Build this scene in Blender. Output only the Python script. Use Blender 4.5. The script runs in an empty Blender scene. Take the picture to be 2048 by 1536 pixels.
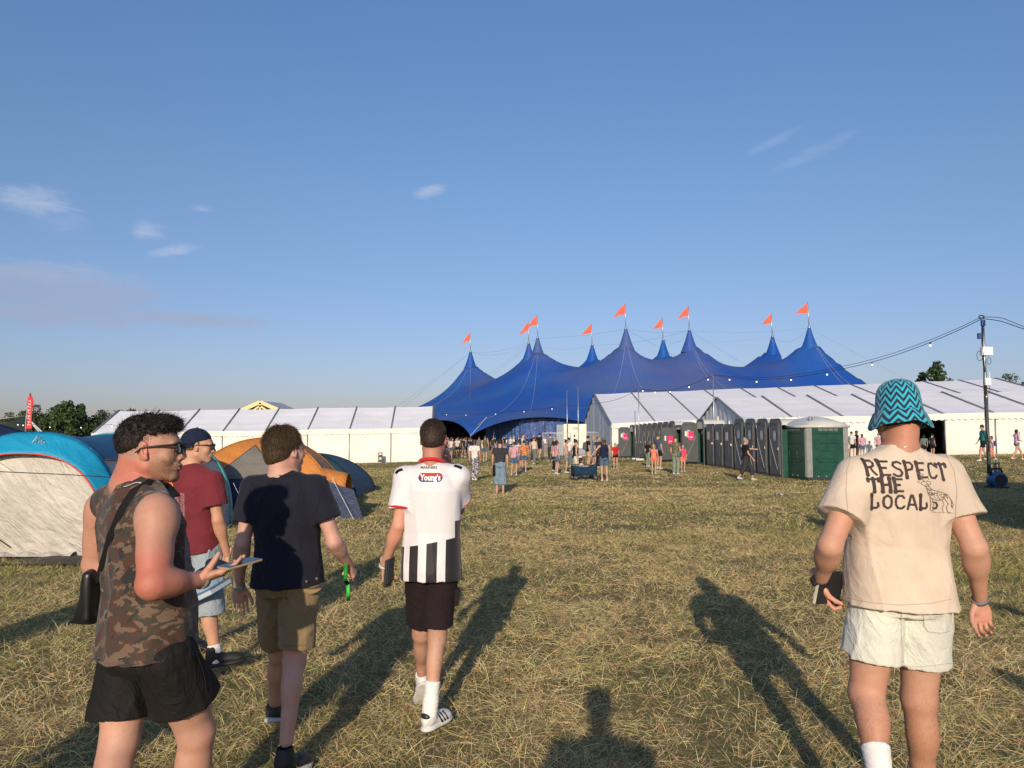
import bpy, bmesh, math, random
import numpy as np
from mathutils import Vector, Matrix
from mathutils.bvhtree import BVHTree
rnd = random.Random(11); rng = np.random.default_rng(11)
R = math.radians
C = bpy.context.scene.collection
# ------------------------------------------------------------------ camera
FPX, CAMH, PITCH = 1538.0, 1.68, math.atan2(107, 1538)
cam = bpy.data.objects.new('camera', bpy.data.cameras.new('camera')); C.objects.link(cam)
cam.data.sensor_width = 36; cam.data.lens = FPX / 2048 * 36
cam.data.clip_start = 0.05; cam.data.clip_end = 6000
cam.location = (0, 0, CAMH); cam.rotation_euler = (math.pi / 2 + PITCH, 0, 0)
bpy.context.scene.camera = cam
# ------------------------------------------------------------------ sky and sun
SUN_EL, SUN_AZ = 17.5, 5.5       # the sun stands behind the camera, slightly left: shadows run forward and 5.5 deg right
world = bpy.data.worlds.new("World"); bpy.context.scene.world = world; world.use_nodes = True
nt = world.node_tree; nt.nodes.clear()
def wn(t, **k):
    n = nt.nodes.new(t)
    for a, v in k.items(): setattr(n, a, v)
    return n
sky = wn('ShaderNodeTexSky', sky_type='NISHITA', sun_disc=False, sun_elevation=R(SUN_EL), sun_rotation=R(180 + SUN_AZ),
         altitude=0, air_density=1.0, dust_density=0.8, ozone_density=2.2)
bg = wn('ShaderNodeBackground'); bg.inputs['Strength'].default_value = 0.10
wo = wn('ShaderNodeOutputWorld')
tc = wn('ShaderNodeTexCoord')
def wmath(op, a, b=None, c=None, clamp=False):
    n = wn('ShaderNodeMath', operation=op); n.use_clamp = clamp
    for i, v in enumerate((a, b, c)):
        if v is None: continue
        if isinstance(v, (int, float)): n.inputs[i].default_value = v
        else: nt.links.new(v, n.inputs[i])
    return n.outputs[0]
def wmix(fac, a, b):
    n = wn('ShaderNodeMix', data_type='RGBA')
    for s, v in ((n.inputs[0], fac), (n.inputs[6], a), (n.inputs[7], b)):
        if isinstance(v, (int, float)): s.default_value = v
        elif isinstance(v, tuple): s.default_value = (*v, 1)
        else: nt.links.new(v, s)
    return n.outputs[2]
sep = wn('ShaderNodeSeparateXYZ'); nt.links.new(tc.outputs['Generated'], sep.inputs[0])
az = wmath('ARCTAN2', sep.outputs[0], sep.outputs[1]); el = wmath('ARCSINE', sep.outputs[2])
# haze layer low over the land: greyer and a little darker than the clean air model
lowf = wmath('MULTIPLY', wmath('SUBTRACT', 1.0, wmath('DIVIDE', el, 0.62), clamp=True), 1.0)
mul = wn('ShaderNodeMix', data_type='RGBA', blend_type='MULTIPLY'); mul.inputs[0].default_value = 1
nt.links.new(sky.outputs[0], mul.inputs[6])
ramp = wn('ShaderNodeValToRGB'); nt.links.new(lowf, ramp.inputs[0])
cr = ramp.color_ramp; cr.elements[0].position = 0; cr.elements[0].color = (.90, 1.10, 1.36, 1)
cr.elements[1].position = 1; cr.elements[1].color = (0.66, 0.60, 0.82, 1)
e = cr.elements.new(.5); e.color = (0.84, .90, 1.03, 1)
nt.links.new(ramp.outputs[0], mul.inputs[7])
# wisps and the low cloud bank at the left: noise kept inside soft patches of direction
def patch(azd, eld, wa, we, tilt=0.0):
    da = wmath('SUBTRACT', az, R(azd)); de = wmath('SUBTRACT', el, R(eld))
    de = wmath('SUBTRACT', de, wmath('MULTIPLY', da, tilt))
    q = wmath('ADD', wmath('POWER', wmath('DIVIDE', wmath('ABSOLUTE', da), R(wa)), 2), wmath('POWER', wmath('DIVIDE', wmath('ABSOLUTE', de), R(we)), 2))
    return wmath('SUBTRACT', 1.0, q, clamp=True)
comb = wn('ShaderNodeCombineXYZ'); nt.links.new(az, comb.inputs[0]); nt.links.new(wmath('MULTIPLY', el, 3.2), comb.inputs[1])
def wnoise(scale, detail, dist=0.0, rough=.55):
    n = wn('ShaderNodeTexNoise'); n.inputs['Scale'].default_value = scale; n.inputs['Detail'].default_value = detail
    n.inputs['Distortion'].default_value = dist; n.inputs['Roughness'].default_value = rough
    nt.links.new(comb.outputs[0], n.inputs['Vector']); return n.outputs['Fac']
nb = wnoise(24, 8, .6, .65); nl = wnoise(6, 4, .2)
def sstep(v, a, b):
    n = wn('ShaderNodeMapRange', interpolation_type='SMOOTHSTEP'); nt.links.new(v, n.inputs[0])
    n.inputs[1].default_value = a; n.inputs[2].default_value = b; return n.outputs[0]
def cloud(pts, lo, hi, gain):
    acc = None
    for p in pts:
        q = patch(*p); acc = q if acc is None else wmath('MAXIMUM', acc, q)
    v = wmath('ADD', wmath('MULTIPLY', nb, .62), wmath('MULTIPLY', nl, .38))
    v = wmath('ADD', v, wmath('MULTIPLY', wmath('SUBTRACT', acc, .55), .55))
    return wmath('MULTIPLY', wmath('MULTIPLY', sstep(v, lo, hi), sstep(acc, 0.0, .3)), gain)
bank = cloud([(-31, 9.6, 10.0, 2.3), (-22.5, 8.1, 8.5, .8), (-31.5, 8.0, 10, 1.6)], .38, .78, .58)
puffs = cloud([(-25.6, 13.8, 2.0, 1.3), (-32.5, 14.9, 4.2, 1.6), (-24.2, 12.6, 3.2, .7, .25), (-22.3, 15.7, 1.8, .5), (-6.3, 17.9, 2.2, .8, .18)], .50, .90, .34)
wisp = cloud([(19.5, 20.5, 3.6, .6, .35), (22, 19.4, 5, .8, .3), (-31, 13.8, 3, 1.4)], .48, .95, .13)
dusk = wmath('MULTIPLY', sstep(el, R(9.0), R(14.0)), 1.0)
ccol = wmix(dusk, (3.1, 3.3, 4.4), (5.8, 5.7, 6.5))
c1 = wmix(bank, mul.outputs[2], ccol); c2 = wmix(puffs, c1, (6.6, 6.5, 7.1)); c3 = wmix(wisp, c2, (6.5, 6.7, 7.4))
nt.links.new(c3, bg.inputs['Color']); nt.links.new(bg.outputs[0], wo.inputs[0])
sun = bpy.data.objects.new('sun', bpy.data.lights.new('sun', 'SUN')); C.objects.link(sun)
sun.data.energy = 3.7; sun.data.angle = R(0.6); sun.data.color = (1.0, 0.84, 0.64)
sd = Vector((math.sin(R(SUN_AZ)) * math.cos(R(SUN_EL)), math.cos(R(SUN_AZ)) * math.cos(R(SUN_EL)), -math.sin(R(SUN_EL))))
sun.rotation_euler = sd.to_track_quat('-Z', 'Y').to_euler()
vs = bpy.context.scene.view_settings
vs.view_transform = 'Standard'; vs.look = 'None'; vs.gamma = 1; vs.exposure = 0.28
bpy.context.scene.cycles.max_bounces = 6; bpy.context.scene.cycles.transparent_max_bounces = 8
# ------------------------------------------------------------------ places
def P(px, py, Y):
    """point seen at photo pixel (px, py), Y metres in front of the camera"""
    xr = (px - 1024) / FPX; yu = -(py - 768) / FPX
    d = Vector((xr, math.cos(PITCH) - yu * math.sin(PITCH), math.sin(PITCH) + yu * math.cos(PITCH)))
    return Vector((0, 0, CAMH)) + d * (Y / d.y)
def G(x, y):
    """height of the field: flat near by, rising gently to the right further off"""
    x = np.asarray(x, float); y = np.asarray(y, float)
    t = np.clip((y - 26) / 18, 0, 1); t = t * t * (3 - 2 * t)
    xs = np.clip(x, -45, 62)
    far = np.clip((y - 66) / 40, 0, 1)
    return t * np.where(xs > 0, .024, .019) * xs * (1 - .6 * far) + .02 * np.sin(x * .7 + y * .31) * np.clip((y - 12) / 20, 0, 1)
def gz(x, y): return float(G(x, y))
def ground(px, py):
    lo, hi = 1.0, 400.0
    for _ in range(50):
        m = (lo + hi) / 2; p = P(px, py, m)
        if p.z > gz(p.x, m): lo = m
        else: hi = m
    p = P(px, py, lo); return Vector((p.x, lo, gz(p.x, lo)))
# ------------------------------------------------------------------ objects
WL = {}
def tag(o, label=None, cat=None, group=None, kind=None):
    if label: o['label'] = label
    if cat: o['category'] = cat
    if group: o['group'] = group
    if kind: o['kind'] = kind
    return o
def thing(name, label, cat, loc, group=None):
    o = bpy.data.objects.new(name, None); C.objects.link(o); o.location = loc
    o.empty_display_size = .2; WL[o.name] = Vector(loc); return tag(o, label, cat, group)
def raw(name, V, Fs, mat, parent=None, smooth=True, base=None, col=None, mats=None, midx=None, uv=None):
    """V: (n,3) world coordinates. Fs: (m,4) array, a list of arrays of equal-sided faces, or a list of tuples"""
    V = np.asarray(V, np.float32).reshape(-1, 3)
    if parent is not None: b = WL[parent.name]
    elif base is not None: b = Vector(base)
    else: b = Vector((0, 0, 0))
    V = V - np.array(b[:], np.float32)
    me = bpy.data.meshes.new(name)
    if isinstance(Fs, np.ndarray): Fs = [Fs]
    if len(Fs) and isinstance(Fs[0], np.ndarray):
        tot = [len(f) for f in Fs]; sides = [f.shape[1] for f in Fs]
        loops = np.concatenate([f.ravel() for f in Fs]).astype(np.int32)
        ls = np.repeat(sides, tot).astype(np.int32)
    else:
        loops = np.array([i for f in Fs for i in f], np.int32); ls = np.array([len(f) for f in Fs], np.int32)
    st = np.zeros(len(ls), np.int32); st[1:] = np.cumsum(ls)[:-1]
    me.vertices.add(len(V)); me.vertices.foreach_set('co', V.ravel())
    me.loops.add(len(loops)); me.loops.foreach_set('vertex_index', loops)
    me.polygons.add(len(ls)); me.polygons.foreach_set('loop_start', st); me.polygons.foreach_set('loop_total', ls)
    me.polygons.foreach_set('use_smooth', np.full(len(ls), bool(smooth)))
    if midx is not None: me.polygons.foreach_set('material_index', np.asarray(midx, np.int32))
    me.update(calc_edges=True)
    if col is not None:
        a = me.color_attributes.new('col', 'FLOAT_COLOR', 'POINT')
        c4 = np.ones((len(V), 4), np.float32); c4[:, :3] = col; a.data.foreach_set('color', c4.ravel())
    if uv is not None:
        u = me.uv_layers.new(name='UVMap'); u.data.foreach_set('uv', np.asarray(uv, np.float32)[loops].ravel() if len(uv) == len(V) else np.asarray(uv, np.float32).ravel())
    me.validate()
    for m in (mats or [mat]): me.materials.append(m)
    o = bpy.data.objects.new(name, me); C.objects.link(o)
    if parent is not None: o.parent = parent; WL[o.name] = b
    else: o.location = b; WL[o.name] = b
    return o
class MB:
    def __init__(s): s.V = []; s.F = []
    def add(s, vs, fs):
        n = len(s.V); s.V += [tuple(v) for v in vs]; s.F += [tuple(i + n for i in f) for f in fs]; return s
    def box(s, c, h, X=(1, 0, 0), Y=(0, 1, 0), Z=(0, 0, 1)):
        c, X, Y, Z = map(Vector, (c, X, Y, Z))
        vs = [c + X * (h[0] * i) + Y * (h[1] * j) + Z * (h[2] * k) for k in (-1, 1) for j in (-1, 1) for i in (-1, 1)]
        return s.add(vs, [(0, 2, 3, 1), (4, 5, 7, 6), (0, 1, 5, 4), (2, 6, 7, 3), (0, 4, 6, 2), (1, 3, 7, 5)])
    def span(s, a, b): 
        return s.box([(p + q) / 2 for p, q in zip(a, b)], [abs(p - q) / 2 for p, q in zip(a, b)])
    def tube(s, pts, r, n=8, flat=None):
        pts = [Vector(p) for p in pts]; rs = r if isinstance(r, (list, tuple)) else [r] * len(pts)
        vs = []; up = Vector((0, 0, 1)); prev = None
        for i, p in enumerate(pts):
            t = (pts[min(i + 1, len(pts) - 1)] - pts[max(i - 1, 0)])
            t = t.normalized() if t.length > 1e-9 else Vector((0, 0, 1))
            if prev is None:
                a = t.cross(up if abs(t.z) < .95 else Vector((1, 0, 0))).normalized()
            else: a = (prev - t * prev.dot(t)).normalized()
            prev = a; b = t.cross(a)
            for k in range(n):
                w = 2 * math.pi * k / n; vs.append(p + (a * math.cos(w) + b * math.sin(w) * (flat or 1)) * rs[i])
        fs = [(i * n + k, i * n + (k + 1) % n, (i + 1) * n + (k + 1) % n, (i + 1) * n + k) for i in range(len(pts) - 1) for k in range(n)]
        fs.append(tuple(range(n - 1, -1, -1))); fs.append(tuple((len(pts) - 1) * n + k for k in range(n)))
        return s.add(vs, fs)
    def lathe(s, prof, c, n=24, sx=1, sy=1):
        c = Vector(c); vs = [c + Vector((r * sx * math.cos(2 * math.pi * k / n), r * sy * math.sin(2 * math.pi * k / n), z)) for r, z in prof for k in range(n)]
        return s.add(vs, [(i * n + k, i * n + (k + 1) % n, (i + 1) * n + (k + 1) % n, (i + 1) * n + k) for i in range(len(prof) - 1) for k in range(n)])
    def grid(s, fn, nu, nv):
        vs = [fn(i / nu, j / nv) for j in range(nv + 1) for i in range(nu + 1)]; w = nu + 1
        return s.add(vs, [(j * w + i, j * w + i + 1, (j + 1) * w + i + 1, (j + 1) * w + i) for j in range(nv) for i in range(nu)])
    def prism(s, poly, ext):
        n = len(poly); ext = Vector(ext); vs = [Vector(p) for p in poly] + [Vector(p) + ext for p in poly]
        return s.add(vs, [tuple(range(n - 1, -1, -1)), tuple(range(n, 2 * n))] + [(i, (i + 1) % n, n + (i + 1) % n, n + i) for i in range(n)])
    def build(s, name, mat, parent=None, smooth=False, bevel=0, base=None, thick=0, **k):
        o = raw(name, np.array([tuple(v) for v in s.V]), s.F, mat, parent, smooth, base, **k)
        if thick:
            m = o.modifiers.new('thickness', 'SOLIDIFY'); m.thickness = thick; m.offset = 0
        if bevel:
            m = o.modifiers.new('bevel', 'BEVEL'); m.width = bevel; m.segments = 2; m.limit_method = 'ANGLE'
        return o
# ------------------------------------------------------------------ materials
class NB:
    """small node-graph helper"""
    def __init__(s, name):
        s.m = bpy.data.materials.new(name); s.m.use_nodes = True; s.t = s.m.node_tree
        s.b = s.t.nodes['Principled BSDF']; s._tc = None
    def n(s, t, **k):
        x = s.t.nodes.new(t)
        for a, v in k.items(): setattr(x, a, v)
        return x
    def put(s, sock, v):
        if isinstance(v, (int, float)): sock.default_value = v
        elif isinstance(v, tuple): sock.default_value = v if len(v) == len(sock.default_value) else (*v, 1)
        else: s.t.links.new(v, sock)
    def math(s, op, a, b=None, c=None, clamp=False):
        x = s.n('ShaderNodeMath', operation=op); x.use_clamp = clamp
        for i, v in enumerate((a, b, c)):
            if v is not None: s.put(x.inputs[i], v)
        return x.outputs[0]
    def co(s, which='Object', scale=(1, 1, 1), rot=(0, 0, 0)):
        if s._tc is None: s._tc = s.n('ShaderNodeTexCoord')
        o = s._tc.outputs[which]
        if scale == (1, 1, 1) and rot == (0, 0, 0): return o
        for sc, ro in (((1, 1, 1), rot), (scale, (0, 0, 0))):
            mp = s.n('ShaderNodeMapping'); s.put(mp.inputs[0], o); mp.inputs['Scale'].default_value = sc; mp.inputs['Rotation'].default_value = ro; o = mp.outputs[0]
        return o
    def noise(s, scale, detail=3, rough=.5, dist=0, vec=None, out='Fac'):
        x = s.n('ShaderNodeTexNoise'); s.put(x.inputs['Vector'], vec if vec is not None else s.co())
        x.inputs['Scale'].default_value = scale; x.inputs['Detail'].default_value = detail
        x.inputs['Roughness'].default_value = rough; x.inputs['Distortion'].default_value = dist
        return x.outputs[out]
    def mix(s, f, a, b, mode='MIX'):
        x = s.n('ShaderNodeMix', data_type='RGBA', blend_type=mode); s.put(x.inputs[0], f); s.put(x.inputs[6], a); s.put(x.inputs[7], b); return x.outputs[2]
    def ramp(s, f, stops, interp='LINEAR'):
        x = s.n('ShaderNodeValToRGB'); s.put(x.inputs[0], f); cr = x.color_ramp; cr.interpolation = interp
        while len(cr.elements) < len(stops): cr.elements.new(.5)
        for e, (p, c) in zip(cr.elements, stops):
            e.position = p; e.color = (*c, 1) if len(c) == 3 else c
        return x.outputs[0]
    def step(s, v, a, b):
        x = s.n('ShaderNodeMapRange', interpolation_type='SMOOTHSTEP'); s.put(x.inputs[0], v); x.inputs[1].default_value = a; x.inputs[2].default_value = b; return x.outputs[0]
    def attr(s, name='col'):
        x = s.n('ShaderNodeAttribute'); x.attribute_name = name; return x.outputs['Color']
    def xyz(s, v):
        x = s.n('ShaderNodeSeparateXYZ'); s.put(x.inputs[0], v); return x.outputs
    def bump(s, h, strength, dist, prev=None):
        x = s.n('ShaderNodeBump'); s.put(x.inputs['Height'], h); x.inputs['Strength'].default_value = strength; x.inputs['Distance'].default_value = dist
        if prev is not None: s.put(x.inputs['Normal'], prev)
        return x.outputs[0]
    def done(s, col=None, rough=None, normal=None, **k):
        if col is not None: s.put(s.b.inputs['Base Color'], col)
        if rough is not None: s.put(s.b.inputs['Roughness'], rough)
        if normal is not None: s.put(s.b.inputs['Normal'], normal)
        for a, v in k.items(): s.put(s.b.inputs[a.replace('_', ' ')], v)
        return s.m
_mc = {}
def pm(name, col, rough=.6, var=.12, scale=6, bump=0, bscale=60, bdist=.002, metal=0, spec=.5, **k):
    """painted, plastic, metal or plain stuff with a little uneven tone"""
    key = (name, col)
    if key in _mc: return _mc[key]
    b = NB(name); n = b.noise(scale, 4, .6)
    lo = tuple(c * (1 - var) for c in col); hi = tuple(min(1, c * (1 + var)) for c in col)
    c = b.mix(b.step(n, .3, .7), lo, hi)
    nm = b.bump(b.noise(bscale, 3), bump, bdist) if bump else None
    _mc[key] = b.done(c, rough, nm, Metallic=metal, Specular_IOR_Level=spec, **k); return _mc[key]
def cloth(name, col, fold=.35, fscale=9, weave=.12, rough=.9, var=.10, sheen=.15, pat=None, gloss=None, fdist=.012):
    """woven cloth: soft creases, fine weave, uneven tone"""
    key = (name, col, fold)
    if key in _mc: return _mc[key]
    b = NB(name)
    n1 = b.noise(fscale, 4, .55, .6, b.co(scale=(1.6, 1.6, .7), rot=(.3, .5, .2)))
    ridge = b.math('POWER', b.math('SUBTRACT', 1.0, b.math('MULTIPLY', b.math('ABSOLUTE', b.math('SUBTRACT', n1, .5)), 4), clamp=True), 2)
    nm = b.bump(ridge, fold, fdist); nm = b.bump(b.noise(900, 2), weave, .001, nm)
    nv = b.noise(5, 3)
    c = pat(b) if pat else b.mix(b.step(nv, .3, .7), tuple(x * (1 - var) for x in col), tuple(min(1, x * (1 + var)) for x in col))
    _mc[key] = b.done(c, rough if gloss is None else gloss, nm, Sheen_Weight=min(sheen, max(col) * .5) if sheen < .3 else sheen * .25, Specular_IOR_Level=.12 if max(col) < .05 else .25); return _mc[key]
# ------------------------------------------------------------------ solid shapes by distance field, skinned by surface nets
_lat = rng.random((32, 32, 32)).astype(np.float32)
def vnoise(x, y, z):
    xi = np.floor(x); yi = np.floor(y); zi = np.floor(z)
    fx = x - xi; fy = y - yi; fz = z - zi
    fx = fx * fx * (3 - 2 * fx); fy = fy * fy * (3 - 2 * fy); fz = fz * fz * (3 - 2 * fz)
    a = xi.astype(np.int32) & 31; b = yi.astype(np.int32) & 31; c = zi.astype(np.int32) & 31
    a1 = (a + 1) & 31; b1 = (b + 1) & 31; c1 = (c + 1) & 31
    def l(p, q, t): return p + (q - p) * t
    return l(l(l(_lat[a, b, c], _lat[a1, b, c], fx), l(_lat[a, b1, c], _lat[a1, b1, c], fx), fy),
             l(l(_lat[a, b, c1], _lat[a1, b, c1], fx), l(_lat[a, b1, c1], _lat[a1, b1, c1], fx), fy), fz)
def nv(v): return np.array(v[:], float) if isinstance(v, Vector) else np.asarray(v, float)
def unit(v): v = nv(v); return v / (np.linalg.norm(v) + 1e-12)
def smin(a, b, k):
    if k <= 0: return np.minimum(a, b)
    h = np.maximum(k - np.abs(a - b), 0) / k
    return np.minimum(a, b) - h * h * k * .25
def smax(a, b, k): return -smin(-a, -b, k)
class Fd:
    def __init__(s): s.p = []; s.post = []
    def _add(s, fn, c, r, k, op, cuts, tag):
        s.p.append((fn, nv(c), r, k, op, [(nv(a), unit(n)) for a, n in (cuts or [])], tag)); return s
    def rc(s, a, b, ra, rb=None, k=.01, op='u', cuts=None, tag='', sq=None):
        """tapered limb from a to b; sq=(axis, factor) flattens it along an axis"""
        a = nv(a); b = nv(b); rb = ra if rb is None else rb
        def fn(X, Y, Z):
            ba = b - a; l2 = ba @ ba + 1e-12; l = math.sqrt(l2)
            px, py, pz = X - a[0], Y - a[1], Z - a[2]
            if sq is not None:
                ax, f = unit(sq[0]), sq[1]; d = px * ax[0] + py * ax[1] + pz * ax[2]
                mid = (ba @ ax); t = np.clip((px * ba[0] + py * ba[1] + pz * ba[2]) / l2, 0, 1)
                e = (d - t * mid) * (1 / f - 1); px = px + e * ax[0]; py = py + e * ax[1]; pz = pz + e * ax[2]
            t = (px * ba[0] + py * ba[1] + pz * ba[2]) / l2
            q2 = np.maximum(px * px + py * py + pz * pz - t * t * l2, 0); q = np.sqrt(q2)
            sl = (ra - rb) / l; sl = max(-.95, min(.95, sl)); cs = math.sqrt(1 - sl * sl)
            tt = np.clip(t + q * sl / cs / l, 0, 1)
            d = np.sqrt(q2 + ((t - tt) * l) ** 2) - (ra + (rb - ra) * tt)
            return d if sq is None else d * max(sq[1], .5)
        return s._add(fn, (a + b) / 2, np.linalg.norm(a - b) / 2 + max(ra, rb) * max(1, (sq[1] if sq else 1)), k, op, cuts, tag)
    def el(s, c, r, A=None, k=.01, op='u', cuts=None, tag=''):
        c = nv(c); r = nv(r); A = np.eye(3) if A is None else np.array([unit(q) for q in A])
        def fn(X, Y, Z):
            p = [X - c[0], Y - c[1], Z - c[2]]
            u = [sum(A[i][j] * p[j] for j in range(3)) for i in range(3)]
            k0 = np.sqrt(sum((u[i] / r[i]) ** 2 for i in range(3))); k1 = np.sqrt(sum((u[i] / r[i] ** 2) ** 2 for i in range(3))) + 1e-9
            return k0 * (k0 - 1) / k1
        return s._add(fn, c, max(r), k, op, cuts, tag)
    def box(s, c, h, A=None, rad=.005, k=.005, op='u', cuts=None, tag=''):
        c = nv(c); h = nv(h); A = np.eye(3) if A is None else np.array([unit(q) for q in A])
        def fn(X, Y, Z):
            p = [X - c[0], Y - c[1], Z - c[2]]
            q = [np.abs(sum(A[i][j] * p[j] for j in range(3))) - h[i] + rad for i in range(3)]
            return np.sqrt(sum(np.maximum(w, 0) ** 2 for w in q)) + np.minimum(np.maximum(np.maximum(q[0], q[1]), q[2]), 0) - rad
        return s._add(fn, c, float(np.linalg.norm(h)), k, op, cuts, tag)
    def loft(s, o, A, L, tab, k=.02, op='u', n=2.3, cuts=None, tag=''):
        """body of changing oval section: tab rows (t, half width, half depth, shift right, shift forward), t in units of L along A[2]"""
        o = nv(o); A = np.array([unit(q) for q in A]); T = np.array(tab, float)
        if T.shape[1] == 3: T = np.hstack([T, np.zeros((len(T), 2))])
        t0, t1 = T[0, 0] * L, T[-1, 0] * L
        def fn(X, Y, Z):
            p = [X - o[0], Y - o[1], Z - o[2]]
            u = [sum(A[i][j] * p[j] for j in range(3)) for i in range(3)]
            t = np.clip(u[2] / L, T[0, 0], T[-1, 0]); tt = t.ravel()
            a, b, cx, cy = [np.interp(tt, T[:, 0], T[:, i]).reshape(t.shape) for i in (1, 2, 3, 4)]
            x = np.abs(u[0] - cx) / a; y = np.abs(u[1] - cy) / b
            g = (x ** n + y ** n) ** (1 / n)
            d = (g - 1) * np.minimum(a, b) 
            return np.maximum(d, np.maximum(t0 - u[2], u[2] - t1))
        mid = o + A[2] * (t0 + t1) / 2
        return s._add(fn, mid, math.hypot((t1 - t0) / 2, float(max(T[:, 1].max(), T[:, 2].max())) + float(np.abs(T[:, 3:]).max())), k, op, cuts, tag)
    def fn(s, f, c, r, k=.01, op='u', cuts=None, tag=''): return s._add(f, c, r, k, op, cuts, tag)
    def mesh(s, h, only=None, skip=None, post=None, pad=.02, box=None):
        ps = [q for q in s.p if (only is None or q[6] in only) and (skip is None or q[6] not in skip)]
        if not ps: return np.zeros((0, 3)), np.zeros((0, 4), int)
        if box is None:
            un = [q for q in ps if q[4] == 'u']
            lo = np.min([q[1] - q[2] for q in un], 0) - pad; hi = np.max([q[1] + q[2] for q in un], 0) + pad
        else: lo, hi = nv(box[0]), nv(box[1])
        N = np.maximum(np.ceil((hi - lo) / h).astype(int) + 1, 4)
        D = np.full(N, .25, np.float32); ax = [lo[i] + h * np.arange(N[i]) for i in range(3)]
        for f, c, r, k, op, cuts, tg in ps:
            m = r + k + .045
            i0 = np.maximum(np.floor((c - m - lo) / h).astype(int), 0); i1 = np.minimum(np.ceil((c + m - lo) / h).astype(int) + 1, N)
            if (i1 <= i0).any(): continue
            sl = tuple(slice(i0[i], i1[i]) for i in range(3))
            X = ax[0][sl[0]].astype(np.float32)[:, None, None]; Y = ax[1][sl[1]].astype(np.float32)[None, :, None]; Z = ax[2][sl[2]].astype(np.float32)[None, None, :]
            X, Y, Z = np.broadcast_arrays(X, Y, Z)
            d = f(X, Y, Z)
            for a, n in cuts: d = np.maximum(d, (X - a[0]) * n[0] + (Y - a[1]) * n[1] + (Z - a[2]) * n[2])
            D[sl] = smin(D[sl], d, k) if op == 'u' else smax(D[sl], -d, k)
        if post:
            for q in post: D = q(D, ax)
        # surface nets
        S = D < 0
        c = np.zeros(tuple(N - 1), np.uint8)
        for i in (0, 1):
            for j in (0, 1):
                for l in (0, 1): c += S[i:N[0] - 1 + i, j:N[1] - 1 + j, l:N[2] - 1 + l]
        act = (c > 0) & (c < 8); idx = np.argwhere(act)
        if len(idx) == 0: return np.zeros((0, 3)), np.zeros((0, 4), int)
        vid = np.full(act.shape, -1, np.int32); vid[act] = np.arange(len(idx))
        cor = np.array([[i, j, l] for i in (0, 1) for j in (0, 1) for l in (0, 1)])
        val = np.stack([D[idx[:, 0] + q[0], idx[:, 1] + q[1], idx[:, 2] + q[2]] for q in cor], 1)
        sm = np.zeros((len(idx), 3)); cnt = np.zeros(len(idx))
        for a in range(8):
            for b in range(a + 1, 8):
                if np.abs(cor[a] - cor[b]).sum() != 1: continue
                va, vb = val[:, a], val[:, b]; x = (va < 0) != (vb < 0)
                t = np.where(x, va / np.where(x, va - vb, 1), 0)
                sm += np.where(x[:, None], cor[a] + t[:, None] * (cor[b] - cor[a]), 0); cnt += x
        V = lo + h * (idx + sm / cnt[:, None])
        Q = []
        for d in range(3):
            e = [slice(None)] * 3; g = [slice(None)] * 3; e[d] = slice(0, N[d] - 1); g[d] = slice(1, N[d])
            A0, B0 = S[tuple(e)], S[tuple(g)]; x = np.argwhere(A0 != B0); u, w = (d + 1) % 3, (d + 2) % 3
            ok = (x[:, u] > 0) & (x[:, w] > 0) & (x[:, u] < N[u] - 1) & (x[:, w] < N[w] - 1); x = x[ok]
            def cell(du, dw):
                y = x.copy(); y[:, u] -= du; y[:, w] -= dw; return vid[y[:, 0], y[:, 1], y[:, 2]]
            q = np.stack([cell(1, 1), cell(0, 1), cell(0, 0), cell(1, 0)], 1)
            ins = A0[x[:, 0], x[:, 1], x[:, 2]]; q[~ins] = q[~ins][:, ::-1]; Q.append(q)
        Q = np.concatenate(Q); Q = Q[(Q >= 0).all(1)]
        return V, Q
def band(fn, w=.03):
    """change the field only near its surface: fn(x, y, z) -> offset"""
    def g(D, ax):
        i = np.nonzero(np.abs(D) < w)
        if len(i[0]): D[i] = D[i] + fn(ax[0][i[0]], ax[1][i[1]], ax[2][i[2]]).astype(np.float32)
        return D
    return g
def shell(t): return lambda D, ax: np.maximum(D, -(D + t))
def folds(o, A, spec, seed=0):
    """cloth folds in the garment's own axes: spec rows (fx, fy, fz, skew, amplitude)"""
    o = nv(o); A = np.array([unit(q) for q in A])
    def f(x, y, z):
        p = (x - o[0], y - o[1], z - o[2]); u = [sum(A[i][j] * p[j] for j in range(3)) for i in range(3)]
        s = 0
        for q, (fx, fy, fz, sk, am) in enumerate(spec):
            n = vnoise(u[0] * fx + u[2] * sk + 7.3 * q + seed, u[1] * fy + 3.1 * q + seed * 2, u[2] * fz + 5.7 * q)
            s = s - am * (1.5 * (n - .5) + .9 * (1 - np.minimum(np.abs(n - .55) * 4, 1)) ** 2)
        return s
    return band(f)
def joinvf(parts):
    V = []; Q = []; n = 0
    for v, q in parts:
        if len(v): V.append(v); Q.append(q + n); n += len(v)
    return np.concatenate(V), np.concatenate(Q)
def bvh(V, Q): return BVHTree.FromPolygons([tuple(map(float, v)) for v in V], [tuple(map(int, q)) for q in Q])
def seg_d(u, v, pts):
    d = np.full(u.shape, 9.)
    for (a, b), (c, e) in zip(pts[:-1], pts[1:]):
        dx, dy = c - a, e - b; t = np.clip(((u - a) * dx + (v - b) * dy) / (dx * dx + dy * dy + 1e-9), 0, 1)
        d = np.minimum(d, np.hypot(u - a - t * dx, v - b - t * dy))
    return d
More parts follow.
